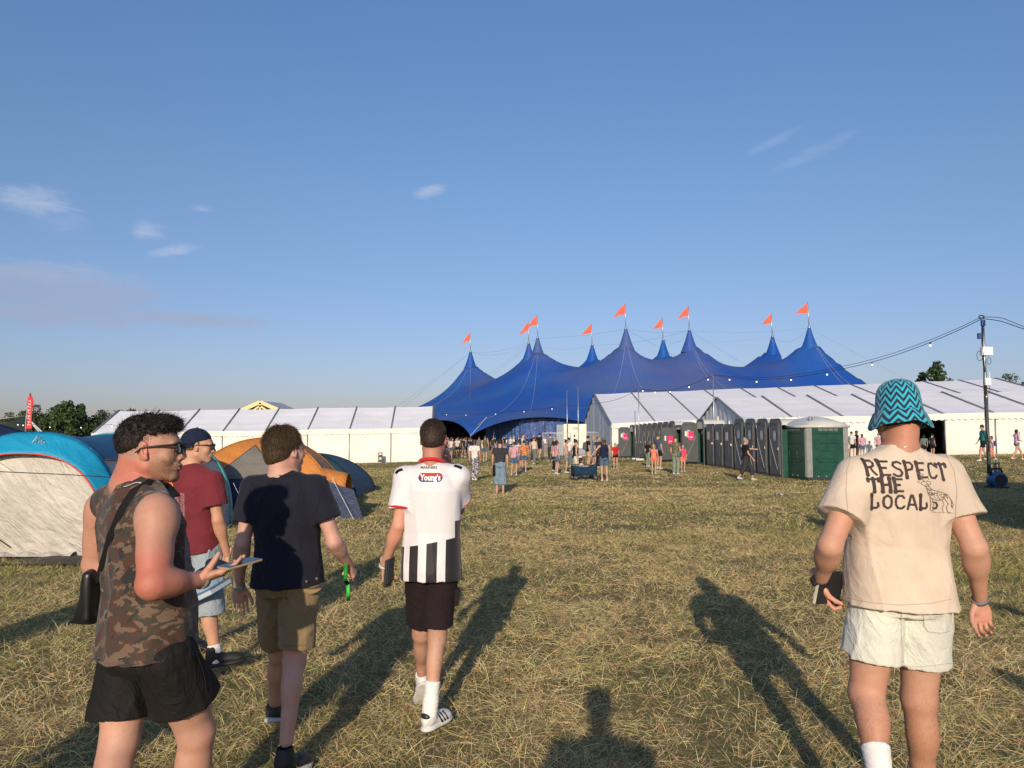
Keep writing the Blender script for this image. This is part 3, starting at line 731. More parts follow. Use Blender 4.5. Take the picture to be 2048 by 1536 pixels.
def toilet(loc, fwd, kind, label, state, opened=False, poster=False):
    """fwd: unit vector the door faces. kind: tall (rounded head, disc) or low (flat head, square notice)"""
    f = Vector((fwd[0], fwd[1], 0)).normalized(); s = Vector((-f.y, f.x, 0)); o = Vector(loc)
    W, D, Hh = 1.10, 1.15, (2.42 if kind == 'tall' else 2.16)
    at = lambda u, d, z: o + s * u + f * d + Vector((0, 0, z))
    root = thing('portable_toilet', label, 'portable toilet', loc, 'portable toilets in the long row')
    bd = MB()
    bd.box(at(0, 0, .06), (.56, .58, .06), s, f, (0, 0, 1)); 
    for sg in (-1, 1): bd.box(at(sg * .54, 0, 1.03), (.015, .56, .93), s, f, (0, 0, 1))
    bd.box(at(0, -.55, 1.03), (.54, .015, .93), s, f, (0, 0, 1))
    for sg in (-1, 1):
        for q in range(4): bd.box(at(sg * .56, -.38 + .25 * q, 1.05), (.012, .035, .85), s, f, (0, 0, 1))
        bd.tube([at(sg * .565, -.5, 1.3), at(sg * .565, .1, 1.25), at(sg * .565, .45, 1.05)], .012, 4)
    bd.build('cabin', M_tgreen, root, bevel=.01)
    n = 10; rf = MB(); hb = Hh - .30
    rf.add([at((u - .5) * 1.14, (v - .5) * 1.18, hb + .26 * math.sin(math.pi * u) ** .5 * (1 if kind == 'tall' else .55) + .02) for v in (0, .08, .5, .92, 1) for u in [i / n for i in range(n + 1)]],
           [(j * (n + 1) + i, j * (n + 1) + i + 1, (j + 1) * (n + 1) + i + 1, (j + 1) * (n + 1) + i) for j in range(4) for i in range(n)])
    rf.tube([at(.3, -.3, hb + .1), at(.3, -.3, Hh + .14)], .05, 8)
    for v in (0, 1):   # close the ends
        pts = [at((u - .5) * 1.14, (v - .5) * 1.18, hb + .26 * math.sin(math.pi * u) ** .5 * (1 if kind == 'tall' else .55) + .02) for u in [i / n for i in range(n + 1)]]
        rf.add(pts + [at(.57, (v - .5) * 1.18, 1.9), at(-.57, (v - .5) * 1.18, 1.9)], [tuple(range(n + 3))])
    rf.build('roof', M_troof, root, True)
    # front frame with rounded head, and the door leaf
    def leaf(name, hinge, ang, w, h, mat, dep=.05):
        c, s_ = math.cos(ang), math.sin(ang); ax = s * c + f * s_; nn = (f * c - s * s_) * (-1 if ang else 1)
        q = lambda u, d, z: hinge + ax * u + nn * d + Vector((0, 0, z))
        r_ = .26 if kind == 'tall' else .12
        pts = rr(0, w, h, 6, True, r_)
        mb = MB().prism([q(u, 0, z) for u, z in pts], nn * dep)
        if kind == 'tall':
            ring = [q(w / 2 + (w / 2 - .05) * math.cos(t), dep + .012, h - .30 + .20 * math.sin(t)) for t in np.linspace(0, math.pi, 12)]
            mb.tube([q(.05, dep + .01, .3)] + [q(.05, dep + .01, h - .3)] + ring[::-1] + [q(w - .05, dep + .01, .3)], .016, 5)
        else:
            mb.tube([q(.10, dep + .01, 1.2), q(.10, dep + .01, 1.75)], .012, 5)
            mb.tube([q(w * .6, dep + .012, .4), q(w * .6, dep + .012, 1.3)], .014, 5)
        do = mb.build(name, mat, root, bevel=.006)
        sub = MB()
        if kind == 'tall':
            sub.tube([q(.14, dep + .012, h - .75)] + [q(.14 + .62 * t, dep + .02, h - .85 - 1.15 * t ** .9) for t in (0, .2, .4, .6, .8, 1)], .018, 5)
            sub.build('moulding', pm('worn moulding edge', (.22, .23, .24), .5), do)
            MB().add([q(w * .58 + .15 * math.cos(t), dep + .016, h - .62 + .22 * math.sin(t)) for t in np.linspace(0, 2 * math.pi, 20)[:-1]], [tuple(range(19))]).build('door_disc', M_disc, do)
        elif not poster:
            MB().box(q(w * .34, dep + .012, h - .50), (.14, .006, .20), ax, nn, (0, 0, 1)).build('door_notice', M_disc, do)
        if poster:
            MB().box(q(w * .42, dep + .012, h - .72), (.16, .006, .24), ax, nn, (0, 0, 1)).build('poster', M_pink, do)
            MB().box(q(w * .42, dep + .02, h - .80), (.09, .004, .035), ax, nn, (0, 0, 1)).build('poster_print', pm('pale print', (.8, .5, .55), .6), do)
            MB().box(q(w * .76, dep + .012, h - .62), (.05, .008, .14), ax, nn, (0, 0, 1)).build('latch_plate', M_cream, do)
        else: MB().box(q(w - .07, dep + .02, 1.05), (.02, .02, .05), ax, nn, (0, 0, 1)).build('handle', M_cream, do)
        return do
    fr = MB(); pts_o = rr(-.57, .57, Hh, 8, True, .30 if kind == 'tall' else .14); pts_i = rr(-.44, .44, Hh - .14, 8, True, .24 if kind == 'tall' else .08)
    n = len(pts_o)
    fr.add([at(u, .56, z) for u, z in pts_o] + [at(u, .56, max(z, .12)) for u, z in pts_i] + [at(u, .60, z) for u, z in pts_o] + [at(u, .60, max(z, .12)) for u, z in pts_i],
           [(i, (i + 1) % n, n + (i + 1) % n, n + i) for i in range(n)] + [(2 * n + i, 3 * n + i, 3 * n + (i + 1) % n, 2 * n + (i + 1) % n) for i in range(n)] +
           [(i, 2 * n + i, 2 * n + (i + 1) % n, (i + 1) % n) for i in range(n)] + [(n + i, n + (i + 1) % n, 3 * n + (i + 1) % n, 3 * n + i) for i in range(n)])
    fr.build('door_frame', M_tg, root)
    if opened: leaf('door', at(-.44, .60, .14) , R(82), .92, Hh - .30, M_tg)
    else: leaf('door', at(-.46, .595, .12), 0, .92, Hh - .22, M_tg)
    if opened: MB().box(at(0, -.2, .35), (.3, .25, .22), s, f, (0, 0, 1)).build('seat_box', M_tblack, root, bevel=.02)
    return root
row = []
d = 31.4; kinds = ['tall'] * 4 + ['low'] * 3 + ['tall_open'] + ['low'] * 2 + ['low_open'] + ['tall'] * 8 + ['tall_open']
near_lab = ['nearest grey toilet with tall rounded door and pale disc', 'second grey toilet with rounded head from the near end', 'third grey toilet with rounded head from the near end', 'fourth rounded grey toilet, next to the flat-headed ones',
            'low grey toilet with square notice beside the near rounded ones', 'middle one of the three low grey toilets', 'low grey toilet beside the open door with the pink poster', 'open grey toilet with pink poster on its wide open door',
            'low grey toilet just behind the open pink-poster door', 'low grey toilet nearer the man at the open door', 'open peaked toilet with a man leaning at its door'] + ['far rounded grey toilet %s' % q for q in
            ('just beyond the man at the open door', 'with its disc half hidden, second beyond the open door', 'third beyond the open door', 'fourth beyond the open door', 'in the middle of the far run', 'third from the far end of closed ones', 'second from the far end of closed ones', 'last closed one at the far end')] + ['farthest toilet with open door and pink poster by the fence']
for i, k in enumerate(kinds):
    y = d + .6; x = 10.95 - .098 * (y - 32) + .0004 * (y - 32) ** 2
    kk = k.split('_')[0]; toilet((x + .55, y, gz(x, y)), (-1, -.10), kk, near_lab[i], k, opened='open' in k, poster='open' in k)
    d += 1.27 if i != 6 else 1.6
def big_toilet():
    o = Vector((12.15, 31.0, gz(12.3, 31))); a = R(-7); f = Vector((math.sin(a) * -1, -math.cos(a), 0)).normalized(); s = Vector((-f.y, f.x, 0)); s = -s if s.x < 0 else s
    root = thing('accessible_toilet', 'wide green toilet with grey corner posts and domed roof at the near row end', 'portable toilet', o)
    at = lambda u, d, z: o + s * u + f * d + Vector((0, 0, z)); Z = (0, 0, 1)
    W, D, Hh = .84, 1.02, 2.12
    MB().box(at(0, 0, .05), (W + .04, D + .04, .05), s, f, Z).build('base', M_tblack, root)
    def panel(c, ax, nn, w, name):
        mb = MB().box(c + Vector((0, 0, 1.1)), (w, .03, 1.0), ax, nn, Z)
        q = lambda u, z: c + ax * u + nn * .035 + Vector((0, 0, z)); k = w - .1
        for pts in ([(-k, 1.22), (-k + .18, 1.42), (k - .18, 1.42), (k, 1.22)], [(-k, .86), (-k + .18, .68), (k - .18, .68), (k, .86)], [(-k * .5, .82), (k * .4, .82), (k * .4, 1.12), (-k * .5, 1.12), (-k * .5, .82)], [(-k, .12), (-k + .2, .32), (k - .2, .32), (k, .12)], [(-k, 1.80), (k, 1.80)]):
            mb.tube([q(u, z) for u, z in pts], .016, 5)
        po = mb.build(name, M_tgreen, root, bevel=.004)
        v = MB(); 
        for i in range(4): v.box(q(-k + .12 + (2 * k - .24) * (i + .5) / 4, 1.94) + nn * .012, ((k - .12) / 4.6, .006, .055), ax, nn, Z)
        v.build('vent_grille', pm('vent grille', (.12, .14, .13), .6), po)
        rv = MB(); 
        for u in (-k * .8, -k * .2, k * .4): rv.box(q(u, .14) + nn * .01, (.018, .008, .012), ax, nn, Z)
        rv.build('rivets', M_troof, po)
    panel(at(0, D, 0), s, f, .64, 'front_panel'); panel(at(-W, 0, 0), f, -s, .80, 'side_panel'); panel(at(W, 0, 0), f, s, .80, 'side_panel'); panel(at(0, -D, 0), s, -f, .64, 'back_panel')
    for su in (-1, 1):
        for sv in (-1, 1):
            cp = MB().box(at(su * (W - .09), sv * (D - .09), 1.08), (.105, .105, 1.04), s, f, Z)
            for t in (-.05, .0, .05): cp.box(at(su * (W - .09) + t, sv * (D + .02), 1.08), (.012, .014, 1.02), s, f, Z)
            for t in (-.05, .0, .05): cp.box(at(su * (W + .02), sv * (D - .09) + t, 1.08), (.014, .012, 1.02), s, f, Z)
            cp.build('corner_post', M_tframe, root, bevel=.01)
    rf = MB(); rf.grid(lambda u, v: at((u - .5) * 1.84, (v - .5) * 2.18, Hh - .02 + .38 * (math.sin(math.pi * u) * math.sin(math.pi * v)) ** .55), 22, 22)
    rf.prism([at(-.92, -1.09, Hh - .10), at(.92, -1.09, Hh - .10), at(.92, 1.09, Hh - .10), at(-.92, 1.09, Hh - .10)], (0, 0, .09))
    ro = rf.build('roof', M_troof, root, True)
    MB().tube([at(-.55, .75, Hh + .05), at(-.55, .75, Hh + .34)], .06, 10).tube([at(-.42, .75, Hh + .05), at(-.42, .75, Hh + .33)], .05, 10).build('vent_pipe', M_tframe, ro)
big_toilet()
# generator cabin and barrier fence
def generator():
    a = ground(1122, 905); y = 62; p = P(1160, 850, y); x0 = P(1127, 850, y).x; x1 = P(1173, 850, y).x; xg = P(1113, 850, y).x; z0 = gz(x0, y); zt = P(1150, 848, y).z
    root = thing('generator_cabin', 'cream generator cabin with vents behind the wire fence', 'generator', ((x0 + x1) / 2, y, z0))
    MB().span((x0, y, z0 + .1), (x1, y + 1.4, zt)).build('housing', pm('cream enamel', (.74, .69, .56), .5, .05), root, bevel=.03)
    MB().span((xg, y + .03, z0 + .1), (x0 - .002, y + 1.5, zt - .05)).build('end_panel', pm('grey enamel', (.22, .25, .28), .5, .05), root, bevel=.02)
    MB().span((x0 - .01, y - .02, z0 + .1), (x1 + .01, y - .001, z0 + .75)).build('lower_panel', pm('grey enamel', (.22, .25, .28), .5, .05), root)
    xm = (x0 + x1) / 2; v = MB()
    for i in range(5): v.span((xm - .22, y - .02, zt - .45 + .05 * i), (xm + .22, y - .004, zt - .43 + .05 * i))
    v.build('vent', M_tframe, root)
    MB().span((xm - .12, y - .03, zt - 1.05), (xm + .02, y - .004, zt - .85)).build('control_panel', M_tblack, root)
generator()
def heras(x0, x1, y, n, lab):
    M_mesh = pm('fence mesh', (.36, .38, .40), .45, .05, metal=.6)
    for i in range(n):
        a = x0 + (x1 - x0) * i / n; b_ = x0 + (x1 - x0) * (i + 1) / n - .06; z = gz(a, y)
        root = thing('fence_panel', lab[i], 'fence panel', ((a + b_) / 2, y, z), 'wire mesh barrier panels')
        MB().tube([(a, y, z), (a, y, z + 1.95), (b_, y, z + 1.95), (b_, y, z)], .03, 6).tube([(a, y, z + .2), (b_, y, z + .2)], .02, 5).build('frame', M_steel, root, True)
        m = MB(); k = int((b_ - a) / .11)
        for j in range(1, k): m.tube([(a + (b_ - a) * j / k, y, z + .2), (a + (b_ - a) * j / k, y, z + 1.93)], .006, 3)
        for j in range(1, 7): m.tube([(a, y, z + .2 + .25 * j), (b_, y, z + .2 + .25 * j)], .006, 3)
        m.build('wire_mesh', M_mesh, root)
        MB().box((a, y, z + .07), (.12, .32, .07)).build('foot_block', pm('black block', (.03, .03, .03), .8), root, bevel=.02)
        MB().box((b_, y, z + .0701), (.12, .321, .07)).build('foot_block', pm('black block', (.03, .03, .03), .8), root, bevel=.02)
heras(P(1086, 875, 56).x, P(1200, 875, 56).x, 56.5, 2, ['wire fence panel at the left of the generator cabin', 'wire fence panel in front of the generator cabin'])
# lamp masts and festoon lights
def mast(px, pyt, y, label, r=.035):
    t = P(px, pyt, y); z = gz(t.x, y); root = thing('lighting_pole', label, 'pole', (t.x, y, z), 'thin steel poles carrying the festoon lights')
    MB().tube([(t.x, y, z), (t.x, y, t.z)], [r, r * .8], 8).build('shaft', M_steel, root, True); MB().box((t.x, y, z + .06), (.25, .25, .06)).build('base_plate', M_steel, root)
    return t
m1 = mast(1277, 776, 50, 'thin steel pole rising behind the far toilets'); m2 = mast(1426, 748, 43, 'thin steel pole in front of the nearer marquee gable')
m3 = mast(1134, 781, 60, 'left one of two thin poles at the generator'); m4 = mast(1156, 772, 61, 'right one of two thin poles at the generator')
mast(1270, 822, 52, 'short leaning camera pole beside the far toilets', .03)
MP = P(1965, 634, 26.2); MPB = Vector((MP.x, 26.2, gz(MP.x, 26.2)))
def main_pole():
    root = thing('lighting_mast', 'tall grey pole on the right with white radio boxes and cables', 'pole', MPB)
    x, y, z = MPB
    MB().tube([(x, y, z), (x, y, z + 3.0)], .062, 12).build('lower_tube', pm('dark green tube', (.06, .075, .07), .5), root, True)
    MB().tube([(x, y, z + 3.0), (x, y, MP.z - .1)], .050, 12).tube([(x, y, z + 3.0), (x, y, z + 3.1)], .066, 12).build('upper_tube', M_steel, root, True)
    bs = MB()
    for k, (dx, dy) in enumerate(((.18, 0), (.3, .1), (.24, -.16))): bs.tube([(x + dx, y + dy, z), (x + dx, y + dy, z + .85)], .022, 6)
    for zz in (.18, .80): bs.tube([(x - .12, y - .02, z + zz), (x + .36, y - .02, z + zz)], .022, 6); bs.tube([(x + .2, y - .2, z + zz), (x + .2, y + .2, z + zz)], .02, 6)
    bs.build('base_cage', pm('blue grey cage', (.05, .08, .10), .5), root, True)
    def boxat(px0, py0, px1, py1, name, dep=.10, dy=.0):
        a = P(px0, py0, y - .1); b_ = P(px1, py1, y - .1)
        return MB().span((a.x, y - .18 + dy, b_.z), (b_.x, y - .18 + dep + dy, a.z)).build(name, pm('white radio case', (.80, .80, .82), .4, .03), root, bevel=.015)
    boxat(1961, 694, 1984, 711, 'radio_unit', .14); rt = boxat(1968, 756, 1980, 771, 'router')
    an = MB()
    for px in (1970.5, 1978.5): p = P(px, 744, y - .12); q = P(px, 757, y - .12); an.tube([p, q], .014, 6)
    an.build('antenna', pm('white radio case', (.80, .80, .82), .4, .03), rt)
    cb = MB()
    cb.tube([(x - .07 + .02 * math.sin(k * 1.3), y - .05, z + .6 + k * .33) for k in range(int((MP.z - z - .6) / .33) + 1)], .016, 5)
    cb.tube([(x - .07 + .05 * math.sin(k * .9 + 1), y - .08, z + 1.2 + k * .3) for k in range(15)], .010, 5)
    for c, r_ in ((P(1958, 712, y - .1), .17), (P(1973, 779, y - .1), .15), (P(1976, 722, y - .1), .12)):
        cb.tube([c + Vector((r_ * .6 * math.cos(t), -.05, r_ * math.sin(t))) for t in np.linspace(0, 6.8, 16)], .009, 5)
    c = P(1963, 634, y - .1); cb.tube([c + Vector((.09 * math.cos(t), 0, .06 * math.sin(t))) for t in np.linspace(0, 6.3, 14)], .02, 5)
    cb.build('cable', M_dark, root, True)
    for py in (646, 672): p = P(1963 + (3 if py < 650 else -4), py, y - .1); MB().box(p, (.06, .05, .10)).build('junction_box', pm('blue connector', (.02, .06, .25), .5), root, bevel=.01)
main_pole()
def festoon(label, pts, bulbs, extra=None, r=.013, y_=None):
    """pts: (px, py, y) along the cable; bulbs hang under it"""
    root = thing('festoon_lights', label, 'string lights', P(*pts[0]), 'festoon light strings')
    q = [P(*p) for p in pts]; fine = []
    for i in range(len(q) - 1):
        for t in np.linspace(0, 1, 7)[:-1]:
            p0 = q[max(i - 1, 0)]; p3 = q[min(i + 2, len(q) - 1)]; a, b_ = q[i], q[i + 1]
            fine.append(.5 * ((2 * a) + (b_ - p0) * t + (2 * p0 - 5 * a + 4 * b_ - p3) * t * t + (3 * a - p0 - 3 * b_ + p3) * t ** 3))
    fine.append(q[-1]); mb = MB().tube(fine, r, 5)
    if extra: mb.tube([p + Vector((0, .1, .05 + extra * math.sin(math.pi * i / (len(fine) - 1)))) for i, p in enumerate(fine)], r * .8, 5)
    mb.build('cable', M_dark, root, True)
    for px, py in bulbs:
        k = min(range(len(fine)), key=lambda k: abs(fine[k].x - P(px, py, fine[k].y).x)); p = fine[k]
        b0 = MB().tube([p, p - Vector((0, 0, .09))], r * 2.2, 8).build('bulb_holder', M_dark, root, True)
        MB().lathe([(.001, -.165), (.028, -.155), (.042, -.125), (.034, -.10), (.02, -.085), (.001, -.08)], p, 12).build('bulb', M_bulb, root, True)
    return root
_b = NB('lit bulb'); _b.b.inputs['Emission Color'].default_value = (1, .93, .8, 1); _b.b.inputs['Emission Strength'].default_value = 1.4; M_bulb = _b.done((.85, .82, .75), .3)
festoon('black cable with bulbs sweeping down left from the tall right-hand pole', [(1965, 637, 26.2), (1900, 668, 28.5), (1820, 700, 31.5), (1744, 724, 34), (1654, 744, 37), (1582, 755, 39.5), (1513, 759, 41), (1459, 755, 42.3), (1426, 750, 43)],
        [(1860, 683), (1744, 723), (1654, 744), (1582, 757), (1513, 760), (1459, 756)], .07)
festoon('short cable with bulbs between the two thin poles over the marquee roof', [(1426, 750, 43), (1416, 755, 43.5), (1378, 770, 46), (1340, 780, 48), (1310, 781, 49), (1277, 777, 50)], [(1416, 756), (1378, 771), (1340, 780), (1310, 781), (1284, 778)])
festoon('cable with bulbs running right from the tall right-hand pole', [(1965, 637, 26.2), (2000, 642, 25), (2030, 652, 24), (2080, 668, 23)], [(2062, 660)], .1)
festoon('cable with small bulbs strung low across the blue tent front', [(1277, 778, 50), (1230, 800, 55), (1156, 812, 61), (1134, 811, 62), (1104, 815, 66), (1048, 821, 72), (991, 826, 80), (932, 828, 86), (880, 827, 90)], [(1104, 814), (1048, 821), (991, 826), (932, 827), (896, 827)])
festoon('string of small bulbs in front of the distant trees at the left', [(-20, 838, 52), (36, 846, 52), (100, 851, 54), (162, 852, 56), (224, 849, 58)], [(36, 846), (48, 838), (100, 850), (162, 851), (224, 848)])
# blower at the pole foot
def blower():
    p = ground(1958, 972); p = Vector((p.x, 25.7, gz(p.x, 25.7))); root = thing('air_blower', 'blue and black drum blower beside the foot of the tall pole', 'blower', p)
    c = p + Vector((0, 0, .27)); MB().tube([c + Vector((0, -.2, 0)), c + Vector((0, .2, 0))], .26, 24).build('housing', pm('blue blower plastic', (.015, .10, .22), .35), root, True, bevel=.03)
    MB().tube([c + Vector((0, -.22, 0)), c + Vector((0, -.205, 0))], .19, 20).build('grille', M_dark, root)
    MB().tube([c + Vector((-.22, 0, .16)), c + Vector((-.16, 0, .36)), c + Vector((.14, 0, .38)), c + Vector((.2, 0, .18))], .035, 8).build('handle', M_dark, root, True)
    MB().box(p + Vector((-.02, 0, .03)), (.28, .24, .03)).build('foot', M_dark, root, bevel=.01)
blower()
# ------------------------------------------------------------------ trees
def leafmat(name, a, b_):
    m = NB(name); c = m.attr(); m.t.links.new(c, m.b.inputs['Base Color']); m.put(m.b.inputs['Roughness'], .7); m.put(m.b.inputs['Specular IOR Level'], .25); return m.m
M_leaf = leafmat('foliage', 0, 0); M_bark = pm('bark', (.09, .07, .05), .9, .3, 4, bump=.5)
def tree(label, px, pbase, ptop, y, wpx, n=5200, tone=(.045, .075, .022), shape=1.0, lobes=44):
    b0 = P(px, pbase, y); top = P(px, ptop, y).z; z0 = gz(b0.x, y); Hh = top - z0; Rw = wpx / FPX * y / 2
    root = thing('tree', label, 'tree', (b0.x, y, z0), 'trees beyond the field')
    tr = MB(); tr.tube([(b0.x, y, z0), (b0.x + .1, y, z0 + Hh * .3), (b0.x, y, z0 + Hh * .75)], [Hh * .035, Hh * .025, Hh * .008], 8)
    for k in range(7):
        a = k * 2.4; q = z0 + Hh * (.25 + .06 * k); tr.tube([(b0.x, y, q), (b0.x + math.cos(a) * Rw * .45, y + math.sin(a) * Rw * .45, q + Hh * .2)], [Hh * .014, Hh * .004], 6)
    tr.build('trunk', M_bark, root, True)
    C0 = np.array([b0.x, y, z0 + Hh * .55]); cs = []; rs = []
    for k in range(lobes):
        v = rng.normal(size=3); v /= np.linalg.norm(v); q = rng.random() ** .4
        c = C0 + v * np.array([Rw * .84, Rw * .84, Hh * .40]) * q; c[0] = b0.x + (c[0] - b0.x) * (1 - .35 * max(0, (c[2] - z0) / Hh - .6)); cs.append(c); rs.append((.12 + .15 * rng.random()) * min(Rw, Hh * .5) * 1.25)
    cs = np.array(cs); rs = np.array(rs); k = rng.integers(0, lobes, n); v = rng.normal(size=(n, 3)); v /= np.linalg.norm(v, axis=1)[:, None]
    p = cs[k] + v * (rs[k] * (.35 + .75 * rng.random(n) ** .6))[:, None]; p[:, 2] = np.minimum(p[:, 2], top + .02 * Hh); ok = p[:, 2] > z0 + Hh * .04; p = p[ok]; v = v[ok]; k = k[ok]; n = len(p)
    sz = (.05 + .05 * rng.random(n)) * min(Rw, Hh / 2) * .9; nr = v + rng.normal(size=(n, 3)) * .7; nr /= np.linalg.norm(nr, axis=1)[:, None]
    a = np.cross(nr, rng.normal(size=(n, 3))); a /= np.linalg.norm(a, axis=1)[:, None]; b_ = np.cross(nr, a)
    V = np.stack([p - a * sz[:, None], p - b_ * sz[:, None] * .6, p + a * sz[:, None], p + b_ * sz[:, None] * .6], 1).reshape(-1, 3)
    Q = np.arange(4 * n).reshape(-1, 4); t = np.array(tone) * (.6 + .8 * rng.random((n, 1))) * (.8 + .4 * rng.random(lobes)[k][:, None])
    raw('crown', V, Q, M_leaf, root, smooth=False, col=np.repeat(t, 4, 0))
yt = 130
for a in (('low dark tree behind the beige stretch tent at the far left', 22, 868, 822, 140, 90, 3000, (.05, .07, .025)),
          ('round-topped tree just behind the red feather flag', 68, 868, 808, 132, 62, 4200, (.05, .065, .028)),
          ('tallest broad tree at the left with a domed crown', 143, 868, 800, 128, 108, 9000, (.04, .072, .022)),
          ('low tree between the feather flag and the tall domed tree', 100, 868, 828, 126, 60, 3000, (.045, .07, .022)),
          ('long low hedge tree behind the domed tree', 185, 868, 836, 150, 90, 3200, (.045, .065, .025)),
          ('dark tree rising left of the red feather flag', 46, 868, 815, 136, 46, 3000, (.045, .062, .025)),
          ('greyish distant tree right of the tall domed tree', 205, 868, 822, 170, 56, 3000, (.06, .085, .045)),
          ('yellow-green bush low beside the left marquee corner', 212, 866, 838, 118, 46, 2600, (.085, .11, .02)),
          ('distant double-headed tree left of the marquee ridge', 250, 868, 817, 165, 66, 3600, (.055, .08, .035)),
          ('far tree tips just above the left marquee ridge', 292, 868, 820, 185, 50, 2200, (.06, .085, .045)),
          ('dark tree standing alone above the right marquee roof', 1873, 800, 721, 115, 86, 7000, (.035, .06, .02)),
          ('light green tree at the far right edge above the marquee', 2022, 810, 741, 118, 62, 4200, (.06, .09, .022)),
          ('tree cut by the right edge of the view', 2065, 810, 752, 112, 60, 3000, (.045, .07, .02))):
    tree(*a)
# ------------------------------------------------------------------ camping tents at the left
def sheet(name, fn, nu, nv_, mat, parent, thick=0, **k): return MB().grid(fn, nu, nv_).build(name, mat, parent, True, thick=thick, **k)
def fab(name, col, wr=.5, rough=.6, rot=(0, .5, 0), sc=(1.2, 1.2, 3.2)):
    b = NB(name); w = b.noise(2.2, 5, .6, 1.2, b.co(scale=sc, rot=rot)); w2 = b.noise(1.0, 3, .6, .5, b.co(scale=(1, 1, 3), rot=(0, -.45, 0)))
    c = b.mix(b.step(b.noise(1.5, 5, .65, .6), .3, .72), tuple(q * .84 for q in col), tuple(min(1, q * 1.08) for q in col))
    nm = b.bump(b.math('POWER', b.math('ABSOLUTE', b.math('SUBTRACT', w, .5)), .7), wr, .05); nm = b.bump(w2, .6, .12, nm)
    return b.done(c, rough, nm, Specular_IOR_Level=.35)
M_tgrey = fab('light grey tent cloth', (.56, .53, .47), .9, .65, (0, -.75, 0), (.7, 1.0, 3.6)); M_tblue = fab('petrol blue tent cloth', (.012, .095, .20), .4, .5, (0, 0, 0), (.6, 2.5, 2)); M_tcyan = fab('cyan tent cloth', (.01, .26, .45), .25, .5)
M_tpipe = pm('red piping', (.65, .06, .04), .6); M_teal = pm('teal pole sleeve', (.02, .30, .30), .6); M_torange = fab('orange flysheet', (.52, .20, .045), .35, .6, (0, .3, 0)); M_tnavy = fab('navy tent cloth', (.018, .035, .085), .4, .55)
M_tmesh = fab('grey mesh door', (.17, .155, .135), .4, .9); M_tgreenb = fab('dark blue green tent cloth', (.022, .055, .075), .35, .55); M_ground = pm('dark groundsheet', (.035, .028, .024), .7, .3, 5, bump=.6, bscale=8, bdist=.03)
def tunnel():
    f = Vector((-6.72, 10.9, 0)); root = thing('tunnel_tent', 'big grey tunnel tent with cyan front band and blue roof, nearest on the left', 'tent', f, 'camping tents at the left')
    hw, hh = 1.27, 1.74; ax = Vector((.03, 1, 0))
    def arch(t, y, k=1.0, w=1.0):      # t 0..1 left foot to right foot
        a = math.pi * (1 - t); c, s_ = math.cos(a), math.sin(a)
        return f + ax * y + Vector((hw * w * k * math.copysign(abs(c) ** .82, c), 0, hh * k * abs(s_) ** .78))
    L = 4.3
    def prof(y): return 1 - .035 * math.sin(math.pi * 2 * y / L) ** 2 - .10 * max(0, y - 3.2)
    sheet('roof', lambda u, v: arch(.26 + .48 * u, L * v, prof(L * v)), 30, 26, M_tblue, root)
    for s_, q in ((0, .262), (.738, .262)): sheet('side', lambda u, v: arch(s_ + q * u, L * v, prof(L * v) * (.995)), 12, 26, M_tgrey, root)
    # front panel, bulging a little, tapering down to a groundsheet
    def frontp(u, v):
        p = arch(u, -.02); q = Vector((p.x, p.y, 0)); cx = f.x; r = v
        x = cx + (p.x - cx) * (1 if r > .999 else (1 - (1 - r) * .0)); z = p.z * r
        bul = .22 * math.sin(math.pi * r) * (1 - abs(2 * u - 1) ** 2) + .02 * math.sin(14 * u + 9 * r)
        return Vector((p.x, p.y - bul, .02 + z))
    sheet('front_panel', frontp, 60, 24, M_tgrey, root)
    def bandp(u, v):
        t = .17 + .66 * u; p = arch(t, -.10 - .16 * (1 - v), 1.006); q = math.sin(math.pi * u)
        low = .22 + .02 * q - .10 * (1 - q); p2 = arch(t, -.02, 1.012)
        return Vector((p2.x * (1 - .0 * v) + (f.x - p2.x) * .10 * (1 - v), p2.y - .26 * (1 - v) - .05 * q, p2.z - low * 1.25 * (1 - v)))
    bd = sheet('front_band', bandp, 40, 6, M_tcyan, root, .004)
    MB().tube([bandp(i / 40, 0) - Vector((0, .01, 0)) for i in range(41)], .010, 6).build('piping', M_tpipe, bd, True)
    MB().tube([bandp(0, j / 6) for j in range(7)], .010, 6).build('piping', M_tpipe, bd, True)
    MB().tube([bandp(1, j / 6) for j in range(7)], .010, 6).build('piping', M_tpipe, bd, True)
    c = bandp(.54, .60); wv = []
    for dx, dz in ((-.09, -.03), (-.02, .07), (-.045, -.02), (.02, .05), (-.0, -.035), (.06, .02), (.035, -.04), (.09, -.02)): wv.append(c + Vector((dx, -.035, dz)))
    MB().tube(wv, [.008] + [.013] * 6 + [.008], 6, flat=.5).build('zigzag_emblem', pm('white print', (.8, .8, .8), .5), bd)
    for y in (0, 2.1, L - .2): MB().tube([arch(t, y, prof(y) * 1.004) for t in np.linspace(.0 if y else .0, 1, 50)], .018, 8).build('pole_sleeve', M_teal if y else M_tblue, root, True)
    MB().tube([arch(t, -.03, 1.006) for t in np.linspace(.82, 1, 14)], .022, 8).build('pole_sleeve', M_teal, root, True)
    for s_ in (.26, .74): MB().tube([arch(s_, L * v, prof(L * v) * 1.004) for v in np.linspace(0, 1, 30)], .010, 5).build('seam_piping', M_tpipe, root, True)
    zp = [frontp(.36, v) - Vector((0, .012, 0)) for v in np.linspace(.86, .3, 14)] + [frontp(.36 + .10 * t, .3 - .22 * t) - Vector((0, .012, 0)) for t in np.linspace(.1, 1, 8)]
    MB().tube(zp, .008, 5).build('door_zip', M_dark, root, True)
    MB().grid(lambda u, v: f + Vector((-1.35 + 2.75 * u, -.75 + .95 * v, .03 + .03 * math.sin(9 * u + 3 * v) * math.sin(3.1 * v))), 30, 10).build('groundsheet', M_ground, root, True)
